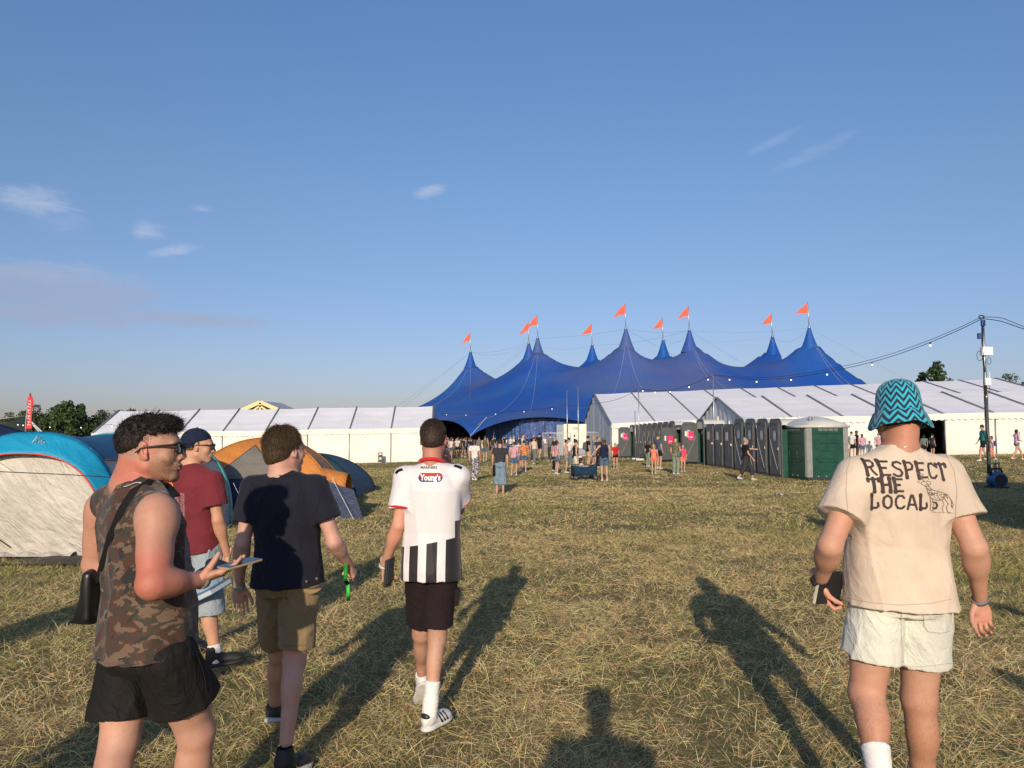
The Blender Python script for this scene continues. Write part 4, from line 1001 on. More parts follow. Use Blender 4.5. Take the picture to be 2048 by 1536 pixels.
    MB().grid(lambda u, v: f + Vector((-.55 + 1.2 * u, -.22 + .3 * v, .05 + .05 * abs(math.sin(11 * u)) * math.sin(3.1 * v))), 30, 6).build('loose_skirt', M_tgrey, root, True)
    a = f + Vector((-1.3, -.9, 1.05)); MB().tube([Vector((-8.4, 9.2, 1.05 + .21)), Vector((-4.35, 8.6, 1.10))], .006, 5)
    MB().tube([arch(.86, 2.1), f + Vector((1.9, 1.6, .02))], .004, 4).build('guy_line', M_rope, root); MB().tube([arch(.88, L - .2), f + Vector((2.0, 3.4, .02))], .004, 4).build('guy_line', M_rope, root)
tunnel()
def dome(label, c, hw, hd, hh, mats, doors, yaw=0, cut=None, name='dome_tent', p=2.0):
    root = thing(name, label, 'tent', (c[0], c[1], 0), 'camping tents at the left'); ca, sa = math.cos(R(yaw)), math.sin(R(yaw))
    def pt(u, v, k=1.0, dz=0):      # u, v in -1..1 square; rises to the middle, ridged along the diagonals where the poles cross
        r = max(abs(u), abs(v)); e = abs(abs(u) - abs(v)); h = hh * max(0, 1 - r ** 2.1) ** .62 * (1 - .10 * min(e * 1.6, 1) * (1 - r) * 1.2)
        x, y = u * hw * k, v * hd * k
        return Vector((c[0] + x * ca - y * sa, c[1] + x * sa + y * ca, h * k + dz + .01))
    n = 44
    low = []; up = []
    V = [pt(-1 + 2 * i / n, -1 + 2 * j / n) for j in range(n + 1) for i in range(n + 1)]; w = n + 1
    F1 = []; F2 = []; F3 = []
    for j in range(n):
        for i in range(n):
            u, v = -1 + 2 * (i + .5) / n, -1 + 2 * (j + .5) / n; f = (j * w + i, j * w + i + 1, (j + 1) * w + i + 1, (j + 1) * w + i); z = pt(u, v).z / hh
            k = 0; (F1 if k == 0 else F2 if k == 1 else F3).append(f)
    zc = .53 * hh if doors else 0
    def clip(nm, m, keep_up):
        o_ = MB().add(V, F1 + F2 + F3).build(nm, m, root, True); bm = bmesh.new(); bm.from_mesh(o_.data)
        bmesh.ops.bisect_plane(bm, geom=bm.verts[:] + bm.edges[:] + bm.faces[:], plane_co=(0, 0, zc), plane_no=(0, 0, 1), clear_inner=keep_up, clear_outer=not keep_up); bm.to_mesh(o_.data); bm.free()
    if zc: clip('flysheet', mats[0], True); clip('lower_skirt', mats[2], False)
    else: MB().add(V, F1 + F2 + F3).build('flysheet', mats[0], root, True)
    if mats[1] is not mats[0]:
        def door(a, t):
            zt = .97 - .44 * t; v = -1 + 2e-3; lo_, hi_ = -1.0, 0.0; u = -.10 + (a - .5) * .85 * t
            for _ in range(30):
                mid = (lo_ + hi_) / 2
                if pt(u, mid).z < zt * hh * .93: lo_ = mid
                else: hi_ = mid
            return pt(u, lo_, 1.012)
        MB().grid(door, 12, 12).build('mesh_door', mats[1], root, True)
        MB().tube([door(0, t) for t in np.linspace(1, 0, 12)] + [door(1, t) for t in np.linspace(0, 1, 12)], .008, 5).build('door_zip', M_dark, root, True)
    for sgn in (1, -1): MB().tube([pt(t, sgn * t, 1.004) for t in np.linspace(-1, 1, 60)], .012, 6).build('pole', M_dark if mats[0] is not M_torange else M_torange, root, True)
    return root, pt
def dd(u, v, z):
    return 0
dr, dp = dome('orange dome tent with grey mesh door and navy skirt behind the walkers', (-5.45, 17.2), 1.70, 1.35, 1.66, (M_torange, M_tmesh, M_tnavy), dd, yaw=8)
def porch():
    root = dr
    def pf(u, v):   # porch hood running out to the right
        a = math.pi * u; k = 1 - .25 * v
        return Vector((-4.45 + .95 * v, 16.6 - .5 * math.cos(a) * k, .28 + (1.12 - .28) * math.sin(a) ** .8 * k))
    sheet('porch_hood', pf, 20, 8, M_torange, root, .004)
    sheet('porch_side', lambda u, v: Vector((-4.2 + .9 * u + .2 * (1 - v), 16.05 + .1 * u, .9 * v * (1 - .35 * u))), 10, 8, M_tnavy, root)
    MB().tube([(-3.75, 16.1, .85), (-3.2, 15.7, .02)], .006, 4).build('guy_line', M_rope, root)
porch()
dome('dark blue green dome tent peeping out right of the orange one', (-6.1, 23.2), 1.75, 1.5, 1.2, (M_tgreenb, M_tgreenb, M_tgreenb), None, yaw=0)
dome('large dark navy tent at the far left edge behind the grey tunnel tent', (-12.3, 16.2), 2.75, 2.0, 2.12, (M_tnavy, M_tnavy, M_tgreenb), dd, yaw=-6)
# rope barrier by the orange tent
def ropes():
    a = ground(762, 1000); root = thing('rope_post', 'thin green post with sagging string beside the orange tent', 'post', a)
    MB().tube([a, a + Vector((0, 0, .62))], .009, 6).build('post', pm('green post', (.05, .09, .07), .6), root, True)
    q = P(642, 962, 15.6); q2 = ground(790, 985)
    MB().tube([a + Vector((0, 0, .60)), (a + q + Vector((0, 0, .55))) / 2, q], .005, 4).build('string', M_dark, root); MB().tube([a + Vector((0, 0, .60)), Vector((q2.x, q2.y, q2.z))], .004, 4).build('string', M_dark, root)
    o = MB().tube([P(-30, 942, 8.6), P(130, 949, 8.6), P(262, 957, 8.7)], .005, 5).build('guy_rope', M_dark, None, True, base=P(-30, 942, 8.6)); tag(o, 'thin dark guy rope stretched across in front of the grey tunnel tent', 'rope')
ropes()
def stretch():
    y = 66; root = thing('stretch_tent', 'beige stretch tent with open dark front behind the feather flag', 'tent', (P(30, 860, y).x, y, gz(-40, y)))
    a = [P(-90, 838, y + 8), P(-10, 837, y), P(52, 832, y)]; e = P(52, 832, y); Mb = pm('beige stretch cloth', (.52, .42, .29), .7, .1, 1)
    MB().grid(lambda u, v: P(-90 + 142 * u, 842 - 10 * u + 12 * math.sin(math.pi * (1 - u)) * 0 + 8 * v * (1 - u), y + 10 * (1 - u) * v + 6 * (1 - v)), 14, 8).build('canopy', Mb, root, True)
    MB().add([P(52, 832, y), P(18, 843, y - 1), P(-60, 846, y - 1), P(-60, 880, y - 1), P(70, 880, y)], [(0, 1, 2, 3, 4)]).build('opening_shade_sheet', M_tblack, root)  # flat dark sheet paints the shade under the canopy
    for px in (58, 64): MB().tube([P(52, 833, y - .2), P(px + 22, 866, y - 2)], .05, 6).build('pole', M_rope, root)
stretch()
def feather():
    y = 34; g_ = P(56, 880, y); root = thing('feather_flag', 'red feather flag with white lettering among the trees at the left', 'flag', (g_.x, y, gz(g_.x, y)))
    b_, t = P(52, 862, y), P(60, 786, y)
    MB().tube([(g_.x - .05, y, gz(g_.x, y)), P(51, 850, y), P(56, 800, y), P(61, 786, y)], .02, 6).build('pole', M_steel, root, True)
    def ff(u, v):
        z = 858 - 71 * v; w = 11 * (1 - max(0, v - .72) ** 1.5 * 6) if v < .99 else 1; w = max(w, 2)
        return P(51.5 + 4.5 * v + 2.5 * v * v + w * u, z, y) + Vector((0, .05 * math.sin(6 * v + 2 * u), 0))
    fl = sheet('banner', ff, 6, 26, pm('red banner cloth', (.62, .035, .03), .7), root, .004)
    w = MB()
    for k in range(9):
        c = ff(.5, .10 + .083 * k) - Vector((0, .04, 0)); a = .055 if k % 3 else .075
        w.tube([c + Vector((-a, 0, .03)), c + Vector((a * .6, 0, .035)), c + Vector((a, 0, -.02))], .014, 5)
        if k % 2: w.tube([c + Vector((-.01, 0, -.05)), c + Vector((.0, 0, .05))], .013, 5)
    w.build('lettering', pm('white print', (.8, .8, .8), .5), fl)
feather()
# small litter on the grass
for px, py, s_, lab in ((1560, 992, .10, 'white paper scrap on the grass before the green toilet'), (1432, 947, .07, 'tiny white scrap at the foot of the toilets'), (1938, 940, .12, 'flat white scrap left of the tall pole'), (2035, 938, .10, 'white scrap on the grass under the running girl'), (2046, 950, .09, 'white scrap at the right edge of the field'), (1563, 988, .03, None)):
    if not lab: continue
    p = ground(px, py) + Vector((0, 0, .05)); o = MB().grid(lambda u, v: p + Vector(((u - .5) * s_ * 2, (v - .5) * s_ * 1.6, .03 * math.sin(7 * u) * math.cos(5 * v))), 5, 4).build('litter', pm('crumpled white paper', (.7, .7, .68), .7), None, True, base=p)
    tag(o, lab, 'litter', 'litter on the grass')
# unseen tent added beyond the right edge, sized to cast shade on the grass
def shading():
    x, y = 12.6, 9.6; root = thing('shading_tent', 'tall cream pagoda tent just outside the right side of the view', 'tent', (x, y, 0))
    MB().span((x - 3.6, y - 3.4, 0), (x + 8, y + 1.8, 3.6)).build('walls', M_mwall, root)
    MB().add([(x - 3.8, y - 3.6, 3.55), (x + 8.2, y - 3.6, 3.55), (x + 8.2, y + 2, 3.55), (x - 3.8, y + 2, 3.55), (x - .6, y - .6, 6.2), (x + 5, y - .6, 6.2)], [(0, 1, 5, 4), (1, 2, 5), (2, 3, 4, 5), (3, 0, 4)]).build('roof', M_roof, root)
shading()
# ------------------------------------------------------------------ people
def skinmat(name, far=False):
    b = NB(name); c = b.attr()
    if far: b.t.links.new(c, b.b.inputs['Base Color']); b.put(b.b.inputs['Roughness'], .6); return b.m
    n = b.noise(45, 4, .6); n2 = b.noise(7, 3); sp = b.noise(260, 2)
    c = b.mix(b.math('MULTIPLY', b.step(n2, .35, .7), .38), c, b.mix(1.0, c, (1.05, .78, .70), 'MULTIPLY'))
    c = b.mix(b.math('MULTIPLY', b.step(n, .45, .75), .30), c, b.mix(1.0, c, (.85, .62, .55), 'MULTIPLY'))
    b.put(b.b.inputs['Subsurface Weight'], .03); b.put(b.b.inputs['Subsurface Scale'], .01); b.b.inputs['Subsurface Radius'].default_value = (1, .35, .2)
    return b.done(c, .58, b.bump(sp, .35, .0015, b.bump(n, .30, .005)), Specular_IOR_Level=.4)
M_skin = skinmat('skin'); M_skinfar = skinmat('skin at a distance', True)
def hairmat(name, col):
    b = NB(name); n = b.noise(240, 3, .6, 0, b.co(scale=(1, 1, .35))); c = b.mix(b.step(n, .35, .7), tuple(q * .5 for q in col), tuple(min(1, q * 1.7) for q in col))
    return b.done(c, .55, b.bump(n, .7, .004), Specular_IOR_Level=.35)
_hm = {}
def hm(col):
    if col not in _hm: _hm[col] = hairmat('hair', col)
    return _hm[col]
SK = dict(fair=(.45, .265, .19), red=(.45, .17, .12), tan=(.47, .26, .165), olive=(.38, .21, .13), dark=(.16, .085, .05))
def ortho(X, Z):
    Z = unit(Z); X = nv(X); X = unit(X - Z * (X @ Z)); return X, np.cross(Z, X), Z
def headframe(yaw, pitch=0, roll=0):
    """yaw 0 looks along +y, 90 looks along +x; pitch > 0 looks up"""
    y, p, r = R(yaw), R(pitch), R(roll)
    Y = np.array([math.sin(y) * math.cos(p), math.cos(y) * math.cos(p), math.sin(p)]); X = np.array([math.cos(y), -math.sin(y), 0.])
    Z = np.cross(X, Y); X2 = X * math.cos(r) + Z * math.sin(r); return X2, Y, np.cross(X2, Y)
def head_prims(F, c, A, s=1.0, jaw=1.0, neck=None, nr=.058, detail=True, ears=True):
    c = nv(c); X, Y, Z = A; L = lambda x, y, z: c + (X * x + Y * y + Z * z) * s; fr = (X, Y, Z)
    F.el(L(0, -.020, .028), np.array([.0745, .096, .090]) * s, fr, .02 * s, tag='head')
    F.el(L(0, .030, .000), np.array([.066, .066, .078]) * s, fr, .03 * s, tag='head')
    F.el(L(0, .036, -.048), np.array([.052 * jaw, .052, .062]) * s, fr, .025 * s, tag='head')
    for q in (-1, 1):
        F.rc(L(q * .050 * jaw, .000, -.060), L(q * .016, .066, -.100), .020 * s, .017 * s, .022 * s, tag='head')
        F.el(L(q * .036, .058, -.028), np.array([.024, .020, .024]) * s, fr, .02 * s, tag='head')
    F.el(L(0, .074, -.100), np.array([.020, .016, .016]) * s, fr, .018 * s, tag='head')
    if neck is not None:
        F.rc(L(0, -.020, -.055), nv(neck), nr * s, nr * 1.10 * s, .030 * s, tag='neck')
        F.rc(L(0, -.045, -.01), nv(neck) - Y * .030 * s, .050 * s, nr * s, .025 * s, tag='neck')
    if ears:
        for q in (-1, 1):
            E = (unit(X * .35 * q * -1 + Y * .0 + X * q * 1.0), Y, Z); ax = unit(X * q * .86 - Y * .5); ay = unit(Y * .86 + X * q * .5)
            F.el(L(q * .077, -.006, -.006), np.array([.0075, .0185, .031]) * s, (ax, ay, unit(Z * .97 - Y * .2)), .006 * s, tag='head')
            if detail:
                F.el(L(q * .084, .001, -.002), np.array([.006, .0095, .018]) * s, (ax, ay, Z), .004 * s, 's', tag='head')
                F.el(L(q * .0775, .002, -.030), np.array([.006, .009, .010]) * s, (ax, ay, Z), .005 * s, tag='head')
    if detail:
        F.el(L(0, .082, .020), np.array([.048, .014, .011]) * s, fr, .016 * s, tag='head')
        for q in (-1, 1): F.el(L(q * .031, .094, .000), np.array([.019, .012, .012]) * s, fr, .010 * s, 's', tag='head')
        for q in (-1, 1): F.el(L(q * .031, .078, -.001), np.array([.0125, .0125, .0115]) * s, fr, .003 * s, tag='head')
        F.rc(L(0, .090, .012), L(0, .110, -.030), .0075 * s, .0105 * s, .012 * s, tag='head')
        F.rc(L(0, .104, -.036), L(0, .092, -.044), .008 * s, .006 * s, .006 * s, tag='head')
        for q in (-1, 1): F.el(L(q * .0125, .098, -.036), np.array([.0075, .010, .0075]) * s, fr, .005 * s, tag='head')
        F.el(L(0, .084, -.062), np.array([.027, .013, .020]) * s, fr, .014 * s, tag='head')
        F.el(L(0, .0965, -.0615), np.array([.021, .0065, .0050]) * s, fr, .004 * s, tag='head')
        F.el(L(0, .0945, -.0725), np.array([.018, .0065, .0055]) * s, fr, .004 * s, tag='head')
        F.el(L(0, .1015, -.0670), np.array([.020, .0040, .0014]) * s, fr, .002 * s, 's', tag='head')
    else:
        F.rc(L(0, .085, .012), L(0, .108, -.032), .009 * s, .012 * s, .014 * s, tag='head')
        F.el(L(0, .082, -.066), np.array([.024, .014, .012]) * s, fr, .012 * s, tag='head')
    return L
def hand_prims(F, w, d, n, side, curl=(.5, .55, .6, .7), s=1.0, spread=.06, thumb=(.75, .35), tcurl=.3, tdir=None, lens=None):
    """w wrist, d towards the knuckles, n out of the palm; side is the thumb's side (unit vector across the palm)"""
    w = nv(w); d = unit(d); n = nv(n); n = unit(n - d * (n @ d)); t = nv(side); t = unit(t - d * (t @ d) - n * (t @ n))
    A = (t, d, n); q = lambda a, b, c: w + (t * a + d * b + n * c) * s
    F.rc(q(0, -.05, 0), q(0, .008, 0), .026 * s, .0245 * s, .012 * s, sq=(n, .78), tag='hand')
    F.el(q(0, .048, 0), np.array([.041, .048, .0155]) * s, A, .012 * s, tag='hand')
    F.rc(q(.028, .078, -.003), q(-.030, .070, -.003), .0115 * s, .0105 * s, .010 * s, tag='hand')
    F.el(q(.024, .030, .009), np.array([.014, .026, .012]) * s, A, .012 * s, tag='hand')
    lens = lens or (.078, .087, .081, .064); off = (.029, .0095, -.0105, -.029); st = (.084, .090, .086, .076); rr_ = (.0088, .0092, .0087, .0077)
    for i in range(4):
        p = q(off[i], st[i] - .008, -.002); ang = curl[i] * .35; sp = (1.5 - i) * spread
        for j, (fr, k) in enumerate(((.46, 1.0), (.30, .9), (.24, .8))):
            dv = unit((d * math.cos(ang) + n * math.sin(ang)) + t * sp * math.cos(ang)); e = p + dv * lens[i] * fr * s
            F.rc(p, e, rr_[i] * k * s, rr_[i] * (k - .1) * s, .0035 * s, tag='hand'); p = e; ang += curl[i] * (1.15 if j == 0 else .8)
    a, b_ = thumb; p = q(.026, .012, .006); v = unit(t * math.sin(a) + d * math.cos(a) + n * b_) if tdir is None else unit(tdir)
    e = p + v * .042 * s; F.rc(p, e, .0145 * s, .0115 * s, .008 * s, tag='hand'); v2 = unit(v + d * .35 * tcurl + n * tcurl - t * tcurl * .6)
    e2 = e + v2 * .032 * s; F.rc(e, e2, .0112 * s, .0100 * s, .004 * s, tag='hand'); v3 = unit(v2 + n * tcurl * .6 - t * tcurl * .4); F.rc(e2, e2 + v3 * .024 * s, .0100 * s, .0080 * s, .003 * s, tag='hand')
    return [w, d, n, t]
def leg_prims(F, h, k, a, fwd, s=1.0, fat=1.0, tag='leg'):
    h, k, a, fwd = nv(h), nv(k), nv(a), unit(fwd)
    ft = min(fat, 1.12); F.rc(h + unit(k - h) * .07 * s, k, .080 * ft * s, .056 * (fat * .6 + .4) * s, .03 * s, tag=tag)
    F.el(h + (k - h) * .45 + fwd * .010 * s, np.array([.076 * ft, .078 * ft, .15]) * s, ortho(np.cross(unit(h - k), fwd), h - k)[0:1] + ortho(np.cross(unit(h - k), fwd), h - k)[1:], .03 * s, tag=tag)
    F.rc(k, a, .053 * (fat * .6 + .4) * s, .034 * (fat * .5 + .5) * s, .025 * s, tag=tag)
    dn = unit(a - k); L = np.linalg.norm(a - k); X, Y, Z = ortho(np.cross(-dn, fwd), -dn)
    back = -unit(fwd - dn * (fwd @ dn)); inn = np.cross(dn, back)
    F.el(k + dn * L * .30 + back * .020 * s, np.array([.045 * fat, .042 * fat, .115]) * s, (np.cross(back, dn), back, dn), .022 * s, tag=tag)
    F.el(k + dn * .01 - back * .018 * s, np.array([.036, .03, .045]) * s, (np.cross(back, dn), back, dn), .02 * s, tag=tag)
    F.rc(k - dn * .05 * s + np.cross(back, dn) * .022 * s + back * .03 * s, k + dn * .05 * s + np.cross(back, dn) * .020 * s + back * .030 * s, .014 * s, .012 * s, .014 * s, tag=tag)
    F.rc(k - dn * .05 * s - np.cross(back, dn) * .022 * s + back * .03 * s, k + dn * .05 * s - np.cross(back, dn) * .020 * s + back * .030 * s, .014 * s, .012 * s, .014 * s, tag=tag)
    F.rc(a + dn * -.10 * s + back * .026 * s, a + back * .020 * s + dn * .02 * s, .012 * s, .011 * s, .018 * s, tag=tag)
def arm_prims(F, sh, el_, wr, s=1.0, fat=1.0, tag='arm', up=(0, 0, 1)):
    sh, el_, wr = nv(sh), nv(el_), nv(wr); u = unit(el_ - sh); f = unit(wr - el_); L = np.linalg.norm(el_ - sh)
    F.rc(sh, el_, .050 * fat * s, .040 * fat * s, .02 * s, tag=tag)
    bn = unit(np.cross(u, f)) if np.linalg.norm(np.cross(u, f)) > .15 else unit(np.cross(u, (0, 1, 0.1)))
    fr = unit(np.cross(bn, u))      # flexor side
    F.el(sh + (el_ - sh) * .12, np.array([.054 * fat, .054 * fat, .072]) * s, (bn, np.cross(u, bn), u), .03 * s, tag=tag)
    F.el(sh + (el_ - sh) * .58 + fr * .014 * s, np.array([.037 * fat, .036 * fat, .095]) * s, (bn, fr, u), .02 * s, tag=tag)
    F.el(sh + (el_ - sh) * .48 - fr * .015 * s, np.array([.038 * fat, .035 * fat, .105]) * s, (bn, fr, u), .02 * s, tag=tag)
    F.rc(el_, wr, .041 * fat * s, .0262 * s, .018 * s, tag=tag)
    F.el(el_ + (wr - el_) * .24, np.array([.046 * fat, .040 * fat, .085]) * s, (bn, np.cross(f, bn), f), .022 * s, tag=tag)
    F.el(el_ - fr * .022 * s, np.array([.020, .02, .022]) * s, (bn, fr, u), .016 * s, tag=tag)
def torso_frame(J):
    hip = (nv(J['hipL']) + nv(J['hipR'])) / 2; top = nv(J['neck']); Z = top - hip; L = float(np.linalg.norm(Z))
    X = unit(nv(J['shR']) - nv(J['shL'])) + .5 * unit(nv(J['hipR']) - nv(J['hipL'])); X, Y, Z = ortho(X, Z)
    return hip, (X, Y, Z), L
MT = [(-.16, .150, .100, 0, 0), (0, .168, .118, 0, -.012), (.18, .158, .108, 0, .0), (.36, .143, .098, 0, .006), (.58, .158, .112, 0, .008), (.76, .168, .116, 0, .004), (.88, .150, .094, 0, -.004), (.96, .10, .070, 0, -.008), (1.03, .065, .060, 0, -.008)]
def torso_prims(F, J, s=1.0, wid=1.0, belly=0.0, tag='torso', tab=None, k=.03, grow=0.0):
    o, A, L = torso_frame(J); T = []; tab = tab or [(t, a * (.80 if t < .5 else 1), b * (.70 if t < .3 else .80 if t < .5 else .96), cx, cy) for t, a, b, cx, cy in [(-.05, .150, .100, 0, -.008)] + MT[1:]]
    for t, a, b, cx, cy in (tab or MT):
        bl = belly * math.exp(-((t - .3) / .22) ** 2) * (0 if t < .3 else 1)
        T.append((t, a * wid * s + grow, b * s * (1 + .15 * (wid - 1)) + grow + bl * .5, cx, cy * s + bl * .5))
    F.loft(o, A, L, T, k, tag=tag)
    for q in ('L', 'R'): F.rc(o + A[2] * L * .93 + A[0] * (.035 if q == 'R' else -.035) * s, nv(J['sh' + q]), .047 * s + grow, .052 * s + grow, .05 * s, tag=tag)
    return o, A, L
def colour_verts(V, base, spots):
    """base colour plus soft-edged patches: (centre, radius, colour) or a function V -> (mask, colour)"""
    c = np.tile(np.array(base, float), (len(V), 1))
    for sp in spots:
        if callable(sp): m, col = sp(V)
        else:
            p, r, col = sp; r = nv(r) if not np.isscalar(r) else r; m = np.clip(1.4 - 1.4 * np.linalg.norm((V - nv(p)) / r, axis=1), 0, 1)
        m = m[:, None] if np.ndim(m) == 1 else m; c = c * (1 - m) + np.array(col) * m
    return c
def seam(name, parent, T, pts, mat, r=.0014, n=14):
    """a stitched line or edge lying on cloth, given by photo pixels dropped onto the surface"""
    o = Vector((0, 0, CAMH)); q = []
    for (a, b_), (c, e) in zip(pts[:-1], pts[1:]):
        for t in np.linspace(0, 1, n, endpoint=False): q.append((a + (c - a) * t, b_ + (e - b_) * t))
    q.append(pts[-1]); out = []
    for x, y in q:
        dv = (P(x, y, 3) - o).normalized(); hit = T.ray_cast(o, dv, 8)
        if hit[0] is not None: out.append(hit[0] - dv * r * .6)
    if len(out) > 2: return MB().tube(out, r, 5).build(name, mat, parent, True)
def shoe(parent, an, toe, up, mats, s=1.0, h=.005, stripe=False, sole_h=.028, big=1.0, ground_z=None):
    """an ankle joint, toe: point under the toes, up: sole normal"""
    an = nv(an); up = unit(up); f = nv(toe) - an; f = unit(f - up * (f @ up)); sd = np.cross(f, up); A = (sd, f, up)
    q = lambda a, b, c: an + (sd * a + f * b + up * c) * s
    U = Fd(); U.el(q(0, .0, -.030), np.array([.040 * big, .055, .050]) * s, A, .02); U.el(q(0, .085, -.048), np.array([.046 * big, .085, .034]) * s, A, .02)
    U.el(q(0, -.032, -.030), np.array([.034 * big, .030, .046]) * s, A, .02); U.rc(q(0, -.01, -.01), q(0, -.012, .022), .042 * big * s, .040 * big * s, .015)
    U.el(q(0, .135, -.058), np.array([.043 * big, .048, .026]) * s, A, .015); U.box(q(0, .045, -.105), (.3, .4, .033), A, .001, .001, 's')
    U.rc(q(0, -.012, .012), q(0, -.014, .08), .034 * s, .036 * s, .004, 's')
    V, Q = U.mesh(h); up_ = raw('shoe', V, Q, mats[0], parent)
    S = Fd(); S.el(q(0, .11, -.078), np.array([.051 * big, .088, .020]) * s, A, .01); S.el(q(0, -.015, -.078), np.array([.042 * big, .060, .020]) * s, A, .02); S.el(q(0, .05, -.078), np.array([.040 * big, .10, .020]) * s, A, .02)
    S.box(q(0, .05, -.078 - sole_h * .5 - .02), (.3, .4, .022), A, .001, .001, 's'); V, Q = S.mesh(h); raw('sole', V, Q, mats[1], up_)
    if stripe:
        for e in (-1, 1):
            b = MB()
            for k in range(3):
                y0 = .045 + .026 * k; pts = [q(e * (.044 + .003), y0 + .012, -.062), q(e * (.040 + .003), y0 + .004, -.045), q(e * .034, y0 - .008, -.022), q(e * .024, y0 - .014, -.010)]
                b.tube(pts, .0055 * s, 5)
            b.build('side_stripes', stripe, up_, True)
        T = Fd(); T.el(q(0, -.040, -.004), np.array([.033 * big, .026, .022]) * s, A, .01); V, Q = T.mesh(h); raw('heel_tab', V, Q, stripe, up_)
    return up_
def sleeve_prims(F, sh, el_, frac, r0, r1, k, tag, s=1.0, J=None, A=None, o=None, L=None):
    sh, el_ = nv(sh), nv(el_); u = unit(el_ - sh); Lr = np.linalg.norm(el_ - sh); e = sh + u * Lr * (frac + .12)
    F.rc(sh, e, r0 * s, (r0 + (r1 - r0) * 1.1) * s, k, cuts=[(sh + u * Lr * frac, u)], tag=tag); return sh + u * Lr * frac, u
def tee(parent, J, mat, frac=.62, name='shirt', ease=.020, hem=-.17, sleeve=(.068, .078), h=.006, tab=None, s=1.0, wid=1.0, belly=0.0, fold_amp=1.0, seed=1, collar=None, cuff=None, sleeveless=False, hemtilt=0, straps=.11, neckr=.066, neckdrop=.04, neckfwd=0.0, col=None, kflare=0.0, extra=None, extra_cut=None):
    F = Fd(); o, A, L = torso_frame(J)
    T = [(hem, .184 + kflare, .142 + kflare, 0, -.010), (0, .183, .141, 0, -.012), (.18, .174, .130, 0, -.004), (.36, .164, .118, 0, .004), (.58, .170, .122, 0, .006), (.76, .177, .124, 0, .004), (.88, .150, .098, 0, -.004), (.94, .102, .078, 0, -.008), (1.0, .078, .066, 0, -.010), (1.03, .056, .054, 0, -.010)]
    if tab: T = tab
    TT = []
    for t, a, b, cx, cy in T:
        bl = belly * math.exp(-((t - .22) / .3) ** 2); TT.append((t, a * wid * s + (ease - .02), b * s * (1 + .15 * (wid - 1)) + (ease - .02) + bl * .5, cx, cy * s + bl * .5))
    F.loft(o, A, L, TT, .03, tag='s')
    ends = []
    for q, sg in (('L', -1), ('R', 1)):
        sh = nv(J['sh' + q])
        if not sleeveless:
            F.rc(o + A[2] * L * .945 + A[0] * sg * .04 * s, sh + A[2] * .004, .048 * s, .056 * s, .045, tag='s')
            ends.append(sleeve_prims(F, sh, J['el' + q], frac, sleeve[0], sleeve[1], .035, 's', s))
        else:
            F.rc(o + A[2] * L * .955 + A[0] * sg * .04 * s, (o + A[2] * L * .95 + A[0] * sg * .04) * .22 + sh * .78, .058 * s, .066 * s, .03, tag='s')
            F.rc(sh + A[0] * sg * .052 + A[2] * .02, sh - A[2] * .12 + A[0] * sg * .050, .070, .050, .012, 's', tag='s')
    nk = nv(J['neck']); hd = nv(J['head']); F.rc(nk - unit(hd - nk) * neckdrop + A[1] * neckfwd, nk + unit(hd - nk) * .12, neckr * s, neckr * 1.15 * s, .006, 's', tag='s')
    if extra_cut: extra_cut(F, o, A, L)
    hz = nv(A[2]) + nv(A[0]) * hemtilt; F.box(o + A[2] * (L * hem - .5), (1, 1, .5), (A[0], A[1], unit(hz)), .001, .001, 's', tag='s')
    fa = fold_amp
    post = [folds(o, A, [(11, 8, 1.4, 1.5, .0045 * fa), (9, 7, 2.2, -4.5, .0035 * fa), (8, 6, 4.0, 6.0, .0025 * fa)], seed), shell(.013)]
    V, Q = F.mesh(h, post=post)
    g = raw(name, V, Q, mat, parent, col=None if col is None else col(V, o, A, L))
    if collar: 
        mb = MB(); d = unit(hd - nk); ax, ay, az = ortho(A[0], d); c = nk + d * .020 - A[1] * .020
        mb.tube([c + (ax * math.cos(t) * (neckr + .012) * s + ay * (math.sin(t) * (neckr + .012) * s) - d * .012 * math.sin(t) * s + A[1] * 0) for t in np.linspace(0, 2 * math.pi, 40)], .011 * s, 8, flat=1.0); mb.build('collar', collar, g, True)
    if cuff:
        for p, u in ends:
            ax, ay, az = ortho(A[1], u); MB().tube([p - u * .006 + (ax * math.cos(t) + ay * math.sin(t)) * (sleeve[0] + (sleeve[1] - sleeve[0]) * .9) * s for t in np.linspace(0, 2 * math.pi, 36)], .0075, 6).build('cuff', cuff, g, True)
    return g, (V, Q), (o, A, L)
def shorts(parent, J, mat, frac=.55, name='shorts', r=(.108, .098), h=.006, top=.16, s=1.0, wid=1.0, seed=3, fold_amp=1.0, cut_tilt=0, belly=0, flat=None, kk=.010):
    F = Fd(); o, A, L = torso_frame(J); X = unit(nv(J['hipR']) - nv(J['hipL'])); A2 = ortho(X, A[2])
    F.loft(o, A2, L, [(-.10, .148 * wid * s, .108 * s, 0, -.010), (-.03, .165 * wid * s, .122 * s, 0, -.014), (.05, .158 * wid * s, .112 * s + belly * .3, 0, -.008), (top, .140 * wid * s, .098 * s + belly * .5, 0, 0)], .03)
    fl = []
    for i, q in enumerate(('L', 'R')):
        hp, kn = nv(J['hip' + q]), nv(J['kn' + q]); fr = frac[i] if isinstance(frac, (tuple, list)) else frac; u = unit(kn - hp); Lr = np.linalg.norm(kn - hp)
        F.rc(hp + u * .035, hp + u * Lr * (fr + .15), r[0] * s * .95, r[1] * s, kk, cuts=[(hp + u * Lr * fr, unit(u + A[2] * -cut_tilt))], tag='s')
    V, Q = F.mesh(h, post=[folds(o, A2, [(12, 9, 4, 6, .0045 * fold_amp), (10, 8, 5, -7, .004 * fold_amp), (24, 16, 7, 2, .0012 * fold_amp)], seed), shell(.013)])
    return raw(name, V, Q, mat, parent), (V, Q), (o, A2, L)
